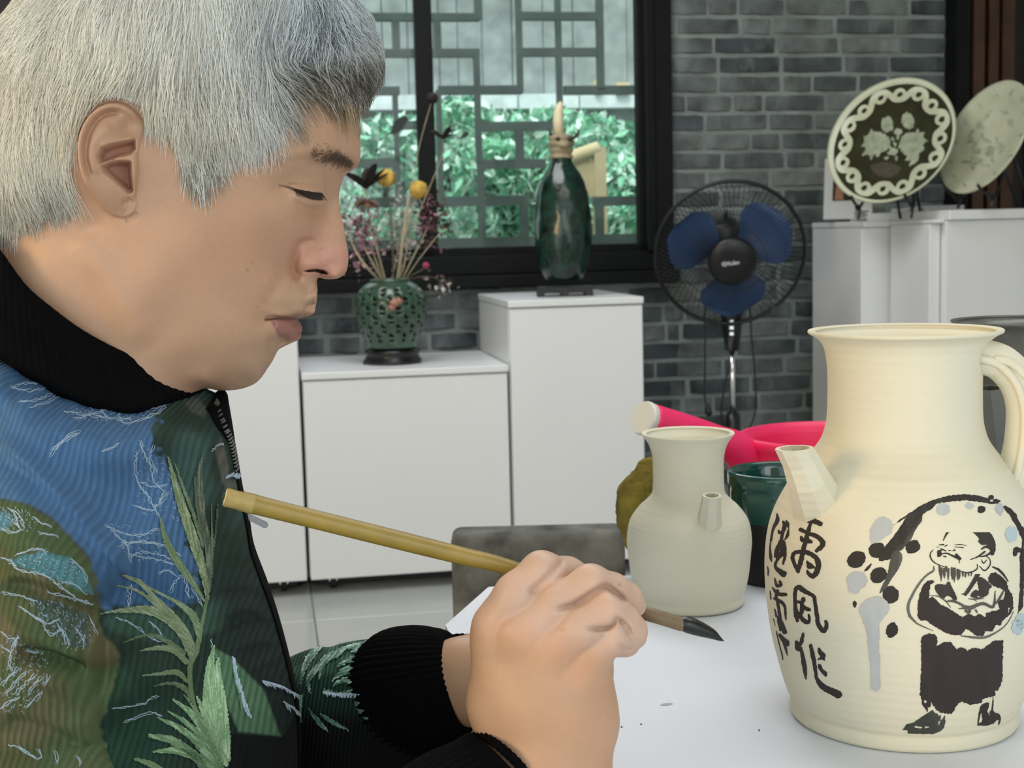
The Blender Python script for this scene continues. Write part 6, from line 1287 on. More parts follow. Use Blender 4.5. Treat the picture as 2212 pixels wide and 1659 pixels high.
# ---- zip: tape, teeth, slider and pull
M_TAPE=mat('black zip tape',lin(5,5,6),0.95,bump=(500,.4,.0006),spec=.1); M_TOOTH=mat('dark metal tooth',lin(150,152,154),0.3,0.9)
ZP=spline(np.array([hl(x,y) for x,y in ((478,838),(490,852),(494,873),(502,920),(508,960),(515,1000),(524,1053),(539,1124),(549,1180),(577,1256),(599,1322),(621,1402),(639,1479),(646,1527),(649,1600),(650,1700))]),160)
zt_=np.gradient(ZP,axis=0); zt_/=np.linalg.norm(zt_,axis=1)[:,None]; zn=np.stack([-zt_[:,1],zt_[:,0]],1)
if (zn[:,0]).mean()<0: zn=-zn
zipper=None
L_=np.concatenate([[0],np.cumsum(np.linalg.norm(np.diff(ZP,axis=0),axis=1))])
def on_front(p,n,a,lift):
    q=p+n*a; w=math.sqrt(max(float(JF.sample(np.array([q[0]]),np.array([q[1]]))[0][0]),.25)); P_=JF.project(np.array([[q[0],q[1],w]]),6,3.0); return (P_+JF.normal(P_)*lift)[0]
wd=lambda s_: .9+9.0*sstep(36,3,s_)
V=[]
for p_,n_,s_ in zip(ZP,zn,L_):
    W_=wd(s_); r_=[on_front(p_,n_,-1.5-W_*t,.9) for t in (1,.7,.4,.1)]+[np.array([*(p_+n_*.2),1.5]),np.array([*(p_+n_*.2),-3.0]),np.array([*(p_-n_*6),0])]; V+=r_
Fc=[(i*7+k,i*7+(k+1)%7,(i+1)*7+(k+1)%7,(i+1)*7+k) for i in range(159) for k in range(7)]
zipper=mk('zipper',hw(np.array(V)),Fc,M_TAPE,man,True)
for k,s_ in enumerate(np.arange(1.5,46,2.1)):
    i=min(int(np.searchsorted(L_,s_)),158); p_=ZP[i]; n_=zn[i]; t_=zt_[i]; W_=wd(s_); V=[]
    for lf in (.6,1.9):
        for a,t in ((-W_*.55-.8,-.5),(-W_*.55+.9,-.5),(-W_*.55+.9,.5),(-W_*.55-.8,.5)): V.append(on_front(p_+t_*t,n_,-1.5+a,lf))
    mk('tooth',hw(np.array(V)),BOXF,M_TOOTH,zipper)
pa=hl(528,1113,7); pb_=hl(583,1139,6); dv=(pb_-pa)/np.linalg.norm(pb_-pa); pv=np.array([-dv[1],dv[0]])
Vp=[]
for w in (5.2,6.6):
    for s_,t in ((0,-1.0),(.8,-1.6),(13.5,-1.9),(15,-1.2),(15.2,0),(15,1.2),(13.5,1.9),(.8,1.6),(0,1.0)): Vp.append([*(pa+dv*s_+pv*t),w])
M_PULL=mat('dark polished steel',(0.22,0.22,0.23,1),0.25,1.0)
mk('zip_pull',hw(np.array(Vp)),[tuple(range(8,-1,-1)),tuple(range(9,18))]+[(k,(k+1)%9,9+(k+1)%9,9+k) for k in range(9)],M_PULL,zipper)
mk('slider',*hexa(list(hw(np.array([[*(pa+np.array(o)),w] for w in (2.,6.) for o in ((-3,-3),(1.5,-3),(1.5,3),(-3,3))])))),M_CHROME,zipper)
# ---- embroidered leaves and pale couched threads, real raised thread on the cloth
jb=[bvh_of(jacket)]
M_EMB=mat('pale sage embroidery thread',lin(150,164,132),0.7,attr=True,spec=.3); M_THR=mat('white couching thread',lin(170,190,206),0.8)
nt=M_EMB.node_tree; b=nt.nodes['Principled BSDF']; wv=nt.nodes.new('ShaderNodeTexNoise'); wv.inputs['Scale'].default_value=700; nt.links.new(nt.nodes.new('ShaderNodeTexCoord').outputs['Object'],wv.inputs['Vector']); bp=nt.nodes.new('ShaderNodeBump'); bp.inputs['Strength'].default_value=.7; bp.inputs['Distance'].default_value=.0008; nt.links.new(wv.outputs['Fac'],bp.inputs['Height']); nt.links.new(bp.outputs[0],b.inputs['Normal'])
def leafcol(c0,c1=(96,112,84),ax=(0,1)):
    a=np.array(lin(*c0)[:3]); d_=np.array(lin(*c1)[:3])
    def f(P):
        g=np.array([mnoise.noise(Vector(((x*ax[0]+y*ax[1])*.025,(x*ax[1]-y*ax[0])*.28,1.)))+.6*mnoise.noise(Vector(((x*ax[0]+y*ax[1])*.12,(x*ax[1]-y*ax[0])*.55,4.))) for x,y in P]); w=sstep(-.25,.5,g)[:,None]; return a*w+d_*(1-w)
    return f
def leaf(P,w,c=(160,176,142),c1=(104,124,92),amp=1.0):
    P=np.array(P,float); bx=P.min(0)-max(w)-6; by_=P.max(0)+max(w)+6; p=Paint(bx[0],bx[1],by_[0],by_[1],1.6).stroke(P,w); p.rough(amp,7,int(P[0][0])); return lay_on(p,jb,'embroidered_leaf',M_EMB,jacket,.0007,leafcol(c,c1,tuple((P[-1]-P[0])/np.linalg.norm(P[-1]-P[0]))),True)
# first stem of blades, rising to the collar
leaf([(360,985),(378,1050),(396,1110),(420,1180),(438,1240),(446,1290)],[1,7,10,11,8,4])
leaf([(342,1112),(355,1160),(380,1210),(415,1260),(440,1300)],[1,6,8,6,2],(128,146,112))
leaf([(435,980),(428,1030),(432,1080),(438,1130),(448,1180),(450,1250),(442,1300)],[1,6,7,6,8,6,3],(120,130,114),(70,84,72))
leaf([(455,1090),(456,1150),(455,1200),(448,1270)],[.6,2,3,2],(104,118,98))
leaf([(262,1240),(300,1258),(330,1290),(370,1330),(400,1370),(420,1410)],[2,6,6,8,9,5],(142,156,132)); leaf([(280,1245),(330,1275),(380,1300),(415,1330),(428,1370)],[1,3,5,8,6],(136,152,126))
leaf([(215,1326),(260,1320),(310,1318),(350,1330),(390,1365),(412,1420)],[1,5,9,11,11,6],(146,160,136)); leaf([(300,1405),(340,1400),(375,1405),(400,1430)],[1,5,8,6],(120,138,110)); leaf([(300,1460),(340,1455),(380,1452),(400,1470)],[1,3,6,4],(116,136,108))
leaf([(446,1290),(436,1340),(424,1400),(408,1440),(412,1500),(430,1560),(462,1620),(480,1680)],[3,4,6,6,5,6,7,8],(96,120,88))
# second plant, low in the frame
leaf([(460,1395),(452,1440),(452,1500),(466,1560),(478,1600)],[2,9,13,12,6],(176,206,168),(120,160,118)); leaf([(440,1470),(446,1530),(462,1590),(476,1640)],[2,9,12,8],(168,200,160),(110,150,108))
leaf([(372,1510),(410,1540),(440,1580),(466,1630)],[2,7,10,8],(160,186,150),(100,136,98)); leaf([(340,1550),(390,1575),(430,1610),(460,1659)],[2,7,9,8],(148,176,140),(92,126,92)); leaf([(322,1590),(370,1600),(420,1635),(450,1680)],[4,9,9,8],(136,164,128),(84,116,84)); leaf([(290,1640),(330,1655),(380,1690)],[3,7,6],(110,140,108))
leaf([(395,1500),(425,1540),(450,1590),(470,1650)],[1,5,7,6],(140,170,134),(92,128,92))
for P_,w,c,d_ in (([(470,1420),(466,1470),(474,1530),(482,1590),(490,1640)],[2,12,15,13,6],(186,214,178),(128,168,126)),([(330,1625),(380,1622),(430,1640),(470,1680)],[2,8,9,5],(150,180,142),(96,132,96)),
 ([(420,1500),(440,1540),(462,1590),(486,1650)],[1,7,9,6],(172,200,160),(116,152,112)),([(360,1535),(400,1560),(440,1600),(470,1650)],[1,5,7,6],(140,168,132),(92,128,92)),([(355,1600),(400,1615),(450,1650)],[1,5,6],(126,154,118),(84,116,84)),
 ([(240,1262),(290,1275),(340,1310),(385,1350),(415,1390)],[1,3,5,6,4],(150,162,136),(104,120,94)),([(262,1388),(310,1372),(350,1380),(395,1410)],[1,3,5,5],(112,130,102),(80,100,76)),([(330,1480),(370,1475),(400,1490),(415,1520)],[1,4,6,5],(108,130,100),(76,98,72)),
 ([(500,1440),(512,1480),(520,1530)],[1,5,2],(120,158,124),(90,126,94)),([(372,990),(392,1050),(415,1110),(436,1180)],[.6,3,4,3],(120,140,112),(92,112,86)),([(418,1000),(420,1060),(428,1120),(440,1170)],[.6,3,4,3],(96,108,90),(70,84,70)),([(470,1060),(466,1120),(460,1180)],[.5,2,2],(88,104,88),(66,80,68))):
    leaf(P_,w,c,d_)
# couched threads: fine raised lines
def thread(pts,r=.00035,jit=2.0,m=M_THR,seed=0,nm='couched_thread'):
    rr=random.Random(seed+int(pts[0][0])); Q=spline(np.array(pts,float),max(6,int(np.linalg.norm(np.diff(np.array(pts,float),axis=0),axis=1).sum()/5))); out=[]
    for x,y in Q:
        x+=rr.gauss(0,jit); y+=rr.gauss(0,jit); d_=Vector(ray(x,y)).normalized(); h,n,_,t=jb[0].ray_cast(Vector(CAM),d_)
        if h is None: continue
        n=n if n.dot(d_)<0 else -n; out.append(np.array(h+n*r*.8))
    if len(out)<3: return None
    return tube(out,np.concatenate([[r*.4],np.full(len(out)-2,r),[r*.4]]),4,False)
groups=[[[(22,835),(60,828),(105,826)],[(22,835),(60,842),(110,836)],[(40,868),(80,862),(120,846)],[(60,880),(100,868),(125,852)]],
 [[(135,888),(180,895),(235,902),(285,905)],[(160,905),(210,890),(250,880),(300,885),(350,868)],[(225,868),(220,890),(240,905)],[(260,880),(255,900),(275,915),(330,895)],[(300,882),(330,880),(355,875)],[(310,905),(340,890),(356,872)]],
 [[(105,985),(130,958),(165,935)],[(110,970),(140,945),(170,930)],[(215,975),(240,965),(255,955)]],
 [[(300,950),(310,980),(325,1010),(330,1040)],[(295,975),(290,1010),(300,1050),(320,1070)],[(330,960),(322,990),(340,1020)],[(285,1090),(320,1102),(335,1095),(365,1060)],[(310,1060),(330,1090),(345,1120)],[(330,1040),(350,1060),(340,1090)],[(300,1040),(330,1050),(360,1045)]],
 [[(225,1133),(260,1150),(300,1155),(345,1140)],[(240,1145),(270,1170),(330,1170)],[(255,1180),(300,1168),(350,1178)],[(275,1200),(320,1192),(370,1205)],[(260,1165),(275,1185),(280,1215)],[(290,1200),(330,1205),(380,1220)],[(330,1170),(360,1180),(390,1200)]],
 [[(340,1240),(360,1230),(380,1245)],[(365,1280),(380,1250),(400,1240)],[(395,1225),(400,1250),(405,1290)],[(282,1260),(278,1285),(275,1310)],[(410,1270),(425,1290),(436,1310)]],
 [[(15,1095),(30,1110),(40,1140)],[(25,1100),(45,1120),(50,1140)],[(70,1115),(90,1130),(110,1137)],[(80,1150),(105,1153),(125,1160)],[(0,1140),(25,1150),(50,1145)],[(35,1115),(30,1130),(45,1140)]],
 [[(20,1215),(40,1230),(80,1238),(110,1250)],[(30,1200),(70,1185),(100,1190)],[(110,1250),(140,1275),(180,1300),(200,1305)],[(150,1205),(180,1235),(185,1260)],[(130,1255),(160,1262),(185,1285)],[(0,1205),(20,1210),(35,1225)],[(100,1275),(150,1290),(190,1300)]],
 [[(40,1310),(70,1330),(95,1350)],[(65,1325),(100,1345),(130,1335)],[(90,1350),(110,1370),(130,1360),(140,1390)],[(120,1345),(140,1370),(150,1395)],[(160,1355),(175,1375),(180,1395)],[(0,1280),(40,1285),(80,1300)],[(190,1330),(200,1350),(205,1370)]],
 [[(40,1370),(25,1400),(20,1430),(27,1448)],[(38,1370),(30,1395)],[(0,1362),(15,1375),(35,1380)],[(0,1395),(10,1400),(30,1412)],[(55,1400),(70,1410),(85,1405)]],
 [[(0,1480),(20,1460),(40,1440)],[(10,1500),(35,1470),(55,1450)],[(30,1500),(55,1475),(75,1455)],[(60,1495),(75,1475),(90,1460)],[(0,1530),(20,1515),(40,1505)],[(50,1530),(80,1505),(90,1490)],[(90,1480),(100,1470),(105,1455)]],
 [[(15,1608),(40,1615),(75,1638)],[(40,1612),(60,1625),(78,1640)],[(80,1615),(88,1630),(82,1640)],[(115,1618),(122,1635),(120,1650)],[(165,1630),(172,1645),(170,1655)]],
 [[(500,1420),(515,1490),(535,1548)],[(455,1380),(458,1400),(462,1420)]],
 [[(250,1335),(280,1345),(320,1375),(345,1385)],[(320,1340),(340,1360),(355,1385)],[(265,1560),(320,1540),(350,1545)],[(240,1530),(300,1520),(340,1500)]]]
k=0
for gp in groups:
    for pts in gp:
        for rep in range(2):
            r=thread([(x+rep*3,y+rep*2) for x,y in pts],.00019 if pts[0][0]!=500 else .0009,1.5,seed=k); k+=1
            if r: mk('couched_thread',*r,M_THR,jacket)
# short scattered stitches, past counting
rr_=np.random.default_rng(77); sm=MB()
for poly_,n_,an_ in (([(60,1295),(130,1300),(190,1335),(198,1400),(150,1405),(95,1355)],170,1.2),([(0,1365),(40,1372),(75,1400),(110,1410),(100,1480),(60,1540),(0,1540)],170,-.9),([(15,1215),(90,1192),(160,1212),(205,1290),(180,1285),(110,1250)],150,.5),([(0,1095),(40,1095),(90,1125),(60,1150),(0,1150)],70,1.0),([(290,950),(350,985),(390,1080),(400,1130),(300,1110)],110,.9),([(230,1130),(345,1140),(400,1220),(280,1215)],90,.3),([(130,880),(300,880),(350,880),(300,910),(160,910)],80,.2),([(400,1290),(440,1300),(420,1240)],20,1.2)):
    pp__=np.array(poly_,float); k_=0
    while k_<n_:
        x_=rr_.uniform(pp__[:,0].min(),pp__[:,0].max()); y_=rr_.uniform(pp__[:,1].min(),pp__[:,1].max())
        if not pinside(np.array([x_]),np.array([y_]),pp__)[0]: k_+=.2; continue
        k_+=1; a_=an_+rr_.normal()*.7; l_=rr_.uniform(3,8); pts=[]
        for t in (-.5,0,.5):
            d_=Vector(ray(x_+math.cos(a_)*l_*t,y_+math.sin(a_)*l_*t)).normalized(); h,n2_,_,_t=jb[0].ray_cast(Vector(CAM),d_)
            if h is None: break
            n2_=n2_ if n2_.dot(d_)<0 else -n2_; pts.append(np.array(h+n2_*.00025))
        if len(pts)==3: sm.add(*tube(pts,[.00006,.00017,.00006],3,False))
tag(sm.build('scattered_stitches',M_THR,jacket),kind='stuff')
# pale brush-like tufts at the edge of the front panel and on the left sleeve
def fringe(path,L,dirv,n,w,seed,bv=None,nm='pile_fringe',col=M_THR):
    rr=np.random.default_rng(seed); Q=spline(np.array(path,float),n); m=MB(); bb=bv or jb
    for x,y in Q:
        dx,dy=dirv; l=L*rr.uniform(.6,1.3); a=rr.normal()*.25; pts=[]
        for t in (0,.5,1.0):
            xx=x+rr.normal()*.6+(dx*math.cos(a)-dy*math.sin(a))*l*t; yy=y+(dx*math.sin(a)+dy*math.cos(a))*l*t; d_=Vector(ray(xx,yy)).normalized(); h,nn2,_,tt=bb[0].ray_cast(Vector(CAM),d_)
            if h is None: break
            nn2=nn2 if nn2.dot(d_)<0 else -nn2; pts.append(np.array(h+nn2*(.0006+.0012*t)))
        if len(pts)==3: m.add(*tube(pts,[w,w,w*.3],4,False))
    if m.v: tag(m.build(nm,col,jacket),kind='stuff')
fringe([(565,1470),(600,1480),(630,1495),(644,1505)],12,(.5,.9),60,.0004,1); fringe([(610,1515),(630,1530),(644,1545)],12,(.6,.8),40,.0004,2); fringe([(485,1035),(500,1030),(512,1036)],9,(.3,-1),26,.0003,3); fringe([(458,972),(470,960),(480,958)],8,(-.8,.5),20,.0003,4)
# leaves on the far sleeve
for P_,w,c in (([(650,1478),(660,1440),(680,1410),(700,1398)],[1,6,7,2],(186,216,204)),([(690,1470),(700,1430),(730,1412),(750,1400)],[1,7,8,2],(176,206,192)),([(700,1492),(740,1498),(790,1490),(822,1484)],[2,4,4,3],(186,216,204)),([(720,1470),(750,1448),(790,1440),(822,1430)],[2,8,10,8],(158,196,176)),([(720,1482),(745,1470),(760,1476)],[2,6,3],(190,214,202)),([(760,1410),(790,1400),(830,1390)],[2,7,8],(176,208,192)),([(655,1500),(648,1530),(652,1560)],[2,6,2],(160,196,180)),([(668,1530),(690,1560),(712,1582)],[1,5,1],(150,186,170)),([(765,1500),(780,1530),(800,1560)],[3,8,2],(110,124,118)),([(800,1510),(812,1525),(818,1545)],[3,6,2],(130,144,136)),([(660,1420),(690,1400),(720,1388)],[1,3,1],(170,205,190)),([(740,1402),(775,1396),(800,1388)],[3,7,3],(196,222,210)),([(672,1500),(668,1470),(690,1440),(716,1424)],[1,5,6,2],(196,222,210)),([(730,1440),(760,1425),(800,1418)],[2,6,3],(180,212,198)),([(770,1470),(800,1462),(820,1456)],[3,7,5],(150,190,170)),([(690,1540),(720,1560),(760,1580)],[1,5,1],(130,170,152))):
    leaf(P_,w,c,(70,110,92),1.4)
fringe([(700,1402),(740,1392),(790,1384),(845,1372),(870,1366)],10,(.5,-.8),90,.0005,7); fringe([(700,1494),(750,1500),(800,1492),(822,1486)],9,(.1,1),60,.0005,8)
# trousers below the table, so that the man sits on something real
M_TROU=mat('black trousers',lin(16,17,18),0.85)
hip=hw(np.array([-60.,430.,0.])[None])[0]; m=MB()
for sgn in (1,-1):
    h0=hip+HN*.10*sgn; h0[2]=.54; kn=h0+np.array([.40,.04,.02]); kn[2]=.545; an=kn+np.array([-.02,.0,0]); an[2]=.06; m.add(*tube(spline([h0,(h0+kn)/2,kn],12),np.linspace(.095,.07,12),20)); m.add(*tube(spline([kn,(kn+an)/2,an],12),np.linspace(.068,.05,12),20))
tr=m.build('trousers',M_TROU,man,True)
M_SHOE=mat('black shoe leather',lin(12,12,12),0.4)
for sgn in (1,-1):
    h0=hip+HN*.10*sgn; a=h0+np.array([.38,.04,0]); a[2]=.055; mk('shoe',*tube(spline([a+[-.06,0,-.005],a+[0,0,0],a+[.09,0,-.015],a+[.17,0,-.025]],10),[.03,.045,.048,.050,.048,.045,.044,.044,.040,.022],14,True,.75),M_SHOE,man,True)
# ================================================================ HAIR, BROW, LASHES
def hair_curves(name,paths,rad0,rad1,cols,m,parent):
    n=len(paths[0]); k=len(paths); h=bpy.data.hair_curves.new(name); h.add_curves([n]*k)
    h.attributes['position'].data.foreach_set('vector',np.asarray(paths,np.float32).ravel()) if 'position' in h.attributes else None
    r=h.attributes.get('radius') or h.attributes.new('radius','FLOAT','POINT'); r.data.foreach_set('value',np.tile(np.linspace(rad0,rad1,n),k).astype(np.float32))
    c=h.attributes.new('col','FLOAT_COLOR','POINT'); c.data.foreach_set('color',np.repeat(np.column_stack([cols,np.ones(k)]),n,0).astype(np.float32).ravel())
    h.materials.append(m); o=bpy.data.objects.new(name,h); COL.objects.link(o); o.parent=parent; o.matrix_parent_inverse=parent_world(parent).inverted(); tag(o,kind='stuff'); return o
M_HAIR=mat('grey hair',lin(200,198,190),0.5,attr=True,spec=.35)
# smooth skull below the hair (no ear, no wrinkles)
SK=Field(HF.u[0],HF.u[-1]+HF.h,HF.v[0],HF.v[-1]+HF.h,HF.h); SK.Q=HF.Qs
TH=lambda x,y: (2.0+7.5*sstep(5,-90,psd(x,y,HAIRP)))*(1-.55*sstep(200,330,y))*(1+.35*gs(x,y,780,60,90,70))*(1-.5*np.exp(-(((x-430)/70)**2+((y-330)/70)**2)))
def skin_at(u,v,off,sgn):
    q,qu,qv=SK.sample(u,v); w=np.sqrt(np.maximum(q,.5))*sgn; P=np.stack([u,v,w],1); P=SK.project(P,1,4.0); n=SK.normal(P); return P+n*off[:,None],n
# cap: the mass of hair, following the scalp
hp_=hpx(headP); hsd=psd(hp_[:,0],hp_[:,1],HAIRP); base=SK.project(headP.copy(),6,6.0); nrm_=SK.normal(base)
eard=np.linalg.norm(headP-base,axis=1)
okv=(hsd<-3)|((headP[:,2]<0)&(hsd<-3)); thick=.3+.75*TH(hp_[:,0],hp_[:,1])*sstep(-2,-40,hsd); fk=okv[headF].all(1)
earzone=(psd(hp_[:,0],hp_[:,1],np.array(EAR)+0.0)<4)&(headP[:,2]>0); fk&=~earzone[headF].any(1)
capP=base+nrm_*thick[:,None]; used=np.unique(headF[fk]); remap=-np.ones(len(headP),int); remap[used]=np.arange(len(used))
HANCH=np.array([(30,80,-.42,1),(120,80,-.30,1),(220,60,-.22,1),(330,60,-.14,1),(430,50,-.10,1),(530,40,-.18,1),(600,40,-.38,1),(660,40,-.50,1),(720,40,-.30,1),(770,50,-.05,1),(800,90,.05,1),(815,125,-.1,1),(640,95,-.55,.9),(700,110,-.45,1),(755,110,-.35,1),
 (590,125,.15,1),(615,150,1,.35),(660,160,1,.32),(710,175,1,.38),(755,185,.7,.6),(560,180,.02,1),(520,230,.12,1),(470,240,.05,1),(420,260,.05,1),(400,330,.12,1),(450,340,.2,1),(340,190,-.15,1),(280,190,-.35,.9),(200,190,-.4,1),(120,230,-.42,1),(60,260,-.35,1),(20,330,-.15,1),(80,350,-.3,1),(150,330,-.35,1),(120,420,.1,1),(60,430,.15,1),(20,440,.2,1)],float)
def flow(x,y):
    d2=(x[:,None]-HANCH[:,0])**2+(y[:,None]-HANCH[:,1])**2; w=1/(d2+350)**1.7; f=np.stack([(w*HANCH[:,2]).sum(1),(w*HANCH[:,3]).sum(1)],1); return f/np.linalg.norm(f,axis=1)[:,None]
def haircol(x,y,rr):
    n=len(x); b=np.tile(np.array(lin(226,227,222)[:3]),(n,1)); g=np.array([mnoise.noise(Vector((a*.018,c*.006,1.7))) for a,c in zip(x,y)]); g2=np.array([mnoise.noise(Vector((a*.07,c*.02,6.7))) for a,c in zip(x,y)]); k=rr.uniform(size=n)
    def mixc(w,c):
        nonlocal b; w=np.clip(w,0,1)[:,None]; b=b*(1-w)+np.array(lin(*c)[:3])*w
    mixc(.5*gs(x,y,180,260,130,120),(240,232,204)); mixc(.6*gs(x,y,690,50,110,90),(186,200,212)); 
    mixc((k<.10+.25*sstep(.1,.5,g2)).astype(float)*.55,(160,158,150))
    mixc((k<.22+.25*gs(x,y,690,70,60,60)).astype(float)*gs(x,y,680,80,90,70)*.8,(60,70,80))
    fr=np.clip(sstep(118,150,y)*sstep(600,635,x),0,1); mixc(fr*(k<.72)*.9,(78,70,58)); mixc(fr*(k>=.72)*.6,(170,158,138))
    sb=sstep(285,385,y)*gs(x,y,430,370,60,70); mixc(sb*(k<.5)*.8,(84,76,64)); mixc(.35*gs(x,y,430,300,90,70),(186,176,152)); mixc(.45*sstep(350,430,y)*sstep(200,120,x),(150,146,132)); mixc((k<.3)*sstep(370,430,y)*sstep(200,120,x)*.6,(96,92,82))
    mixc(.5*(k<.35)*gs(x,y,430,190,130,24),(130,118,100))
    return np.clip(b*(1+.16*g+.14*g2+.10*(k-.5))[:,None],.01,1)
cc=haircol(hp_[used,0],hp_[used,1],np.random.default_rng(2))*.8
cap=mk('hair',hw(capP[used]),remap[headF[fk]],M_HAIR,man,True,cc)
rr=np.random.default_rng(21)
# roots: area weighted points on the hairy scalp, both sides near the crown
f_=headF[okv[headF].all(1)]; fc_=headP[f_].mean(1); fpx=hpx(fc_); ar=np.linalg.norm(np.cross(headP[f_[:,2]]-headP[f_[:,0]],headP[f_[:,3]]-headP[f_[:,1]]),axis=1)*.5
near=(fc_[:,2]>-30)&(fpx[:,1]>-260); wgt=ar*near*np.where(fc_[:,2]>0,1,.4)*np.where((fpx[:,1]>-40),1.0,.35)*np.where(pinside(fpx[:,0],fpx[:,1],np.array(EAR)),0,1); wgt/=wgt.sum()
NH=46000; pick=rr.choice(len(f_),NH,p=wgt); ab=rr.uniform(size=(NH,2)); q=f_[pick]; R0=(headP[q[:,0]]*(1-ab[:,:1])+headP[q[:,1]]*ab[:,:1])*(1-ab[:,1:])+(headP[q[:,3]]*(1-ab[:,:1])+headP[q[:,2]]*ab[:,:1])*ab[:,1:]
R0=SK.project(R0,4,6.0); pr=hpx(R0); x0,y0=pr[:,0],pr[:,1]; sgn=np.sign(R0[:,2]); sgn[sgn==0]=1; sde=-psd(x0,y0,HAIRP)
short=np.clip(gs(x0,y0,430,330,90,80)+gs(x0,y0,80,430,110,50)+gs(x0,y0,300,230,60,22),0,1)
Lh=(30-19*short+6*sstep(60,-60,y0))*rr.uniform(.65,1.25,NH); Lh=np.where((x0>600)&(y0>105),np.where(x0>690,13,22)*rr.uniform(.5,1.2,NH),Lh); Lh=np.where((x0>640)&(y0>50)&(y0<=105),20*rr.uniform(.6,1.2,NH),Lh)
# clumping: strands lean to a shared clump point
cl=rr.integers(0,1500,NH); 
NPT=7; earP=np.array(EAR); pts=np.empty((NH,NPT,3)); u=R0[:,0].copy(); v=R0[:,1].copy(); x,y=x0.copy(),y0.copy(); jit=rr.normal(size=NH)*.16; th=TH(x0,y0)
clj=np.array([mnoise.noise(Vector((a*.035,b_*.03,8.8))) for a,b_ in zip(x0,y0)])*.9; lay=rr.uniform(.15,1.0,NH)
P3,n3=skin_at(u,v,np.full(NH,.2),sgn); pts[:,0]=P3; cur=P3.copy(); prevd=None
for k in range(1,NPT):
    fl=flow(x,y); a=jit*(.5+.5*k/NPT)+clj*.45; fl=np.stack([fl[:,0]*np.cos(a)-fl[:,1]*np.sin(a),fl[:,0]*np.sin(a)+fl[:,1]*np.cos(a)],1)
    st=Lh/(NPT-1); P=SK.project(np.stack([u,v,cur[:,2]],1),2,4.0); n=SK.normal(P); t=np.stack([fl[:,0],fl[:,1],np.zeros(NH)],1); t-=n*(t*n).sum(1)[:,None]; t/=np.maximum(np.linalg.norm(t,axis=1),.25)[:,None]
    nx_=cur+t*st[:,None]; b2_=SK.project(nx_,3,6.0); n2=SK.normal(b2_); prof=math.sin(math.pi*min(1,.12+.62*k/(NPT-1)))
    off=(.4+(th+1.2)*lay*prof*1.05); fringe_=(x0>610)&(y0>60); off=np.where(fringe_,off+2.2*k/(NPT-1)*lay,off)
    cur=b2_+n2*off[:,None]; pts[:,k]=cur; u,v=b2_[:,0],b2_[:,1]; pp_=hpx(cur); x,y=pp_[:,0],pp_[:,1]
inE=np.zeros(NH,bool)
for k in range(NPT):
    e_=hpx(pts[:,k]); inE|=(psd(e_[:,0],e_[:,1],earP)<2)&(pts[:,k,2]>0)
keepE=~inE
colH=haircol(x0*.5+x*.5,y0*.5+y*.5,rr)
hair_curves('hair_strands',hw(pts[keepE].reshape(-1,3)).reshape(-1,NPT,3),.00016,.00006,colH[keepE],M_HAIR,cap)
# front lock: strands that hang over the brow line, out beyond the forehead profile
NF=2600; fu=rr.uniform(0,1,NF); xr=690+105*fu+rr.normal(size=NF)*6; yr=20+95*fu**1.2+rr.normal(size=NF)*16; wr_=rr.normal(size=NF)*16
base_=np.array([hl(a,b_,w) for a,b_,w in zip(xr,yr,wr_)]); P0=SK.project(np.column_stack([base_,wr_]),8,8.0); n=SK.normal(P0); pts=np.empty((NF,8,3)); pts[:,0]=P0; lk=rr.uniform(.35,1,NF)
vel=n*.55+np.stack([.35+.5*fu,.75+.0*fu,np.zeros(NF)],1); vel/=np.linalg.norm(vel,axis=1)[:,None]; st=rr.uniform(3.6,6.2,NF)*(.7+.5*lk); cur=P0.copy(); sw=np.array([mnoise.noise(Vector((a*.03,b_*.03,3.3))) for a,b_ in zip(xr,yr)])
for k in range(1,8):
    cur=cur+vel*st[:,None]; b2_=SK.project(cur,3,8.0); n2=SK.normal(b2_); h=((cur-b2_)*n2).sum(1); lo=1.0+6.5*lk*math.sin(math.pi*(.15+.6*k/7)); cur=np.where((h<lo)[:,None],b2_+n2*lo[:,None],cur); pts[:,k]=cur
    vel=vel+np.stack([-.20-.12*sw,.20+0*sw,.05*rr.normal(size=NF)],1)-n2*.05; vel/=np.linalg.norm(vel,axis=1)[:,None]
pq=hpx(pts.reshape(-1,3)).reshape(NF,8,3); kk=(pq[:,-1,1]<196)&(pq[:,:,0].max(1)<836); pts=pts[kk]; kq=rr.uniform(size=kk.sum())
cF_=np.where((kq<.24)[:,None],np.array(lin(100,110,118)[:3]),np.where((kq<.5)[:,None],np.array(lin(190,200,208)[:3]),np.array(lin(228,234,236)[:3])))
hair_curves('front_lock',hw(pts.reshape(-1,3)).reshape(len(pts),8,3),.00015,.00006,cF_,M_HAIR,cap)
# sparse fringe over the forehead
NG=420; xr=rr.uniform(612,745,NG); yr=150+25*rr.uniform(size=NG)+(xr-612)*.12; pts=np.empty((NG,7,3)); w0=np.sqrt(np.maximum(SK.sample(*np.array([hl(a,b_,45) for a,b_ in zip(xr,yr)]).T)[0],1)); bs=np.array([hl(a,b_,w) for a,b_,w in zip(xr,yr,w0)]); cur=SK.project(np.column_stack([bs,w0]),5,5.0); st=rr.uniform(3,6.5,NG); dr=np.stack([np.ones(NG),.25+.45*rr.uniform(size=NG),np.zeros(NG)],1); pts[:,0]=cur
for k in range(1,7):
    n=SK.normal(cur); t=dr-n*(dr*n).sum(1)[:,None]; t/=np.linalg.norm(t,axis=1)[:,None]; cur=SK.project(cur+t*st[:,None],3,5.0); n=SK.normal(cur); pts[:,k]=cur+n*(.5+3.2*math.sin(math.pi*k/7)); dr[:,1]+=.07*rr.uniform(size=NG)
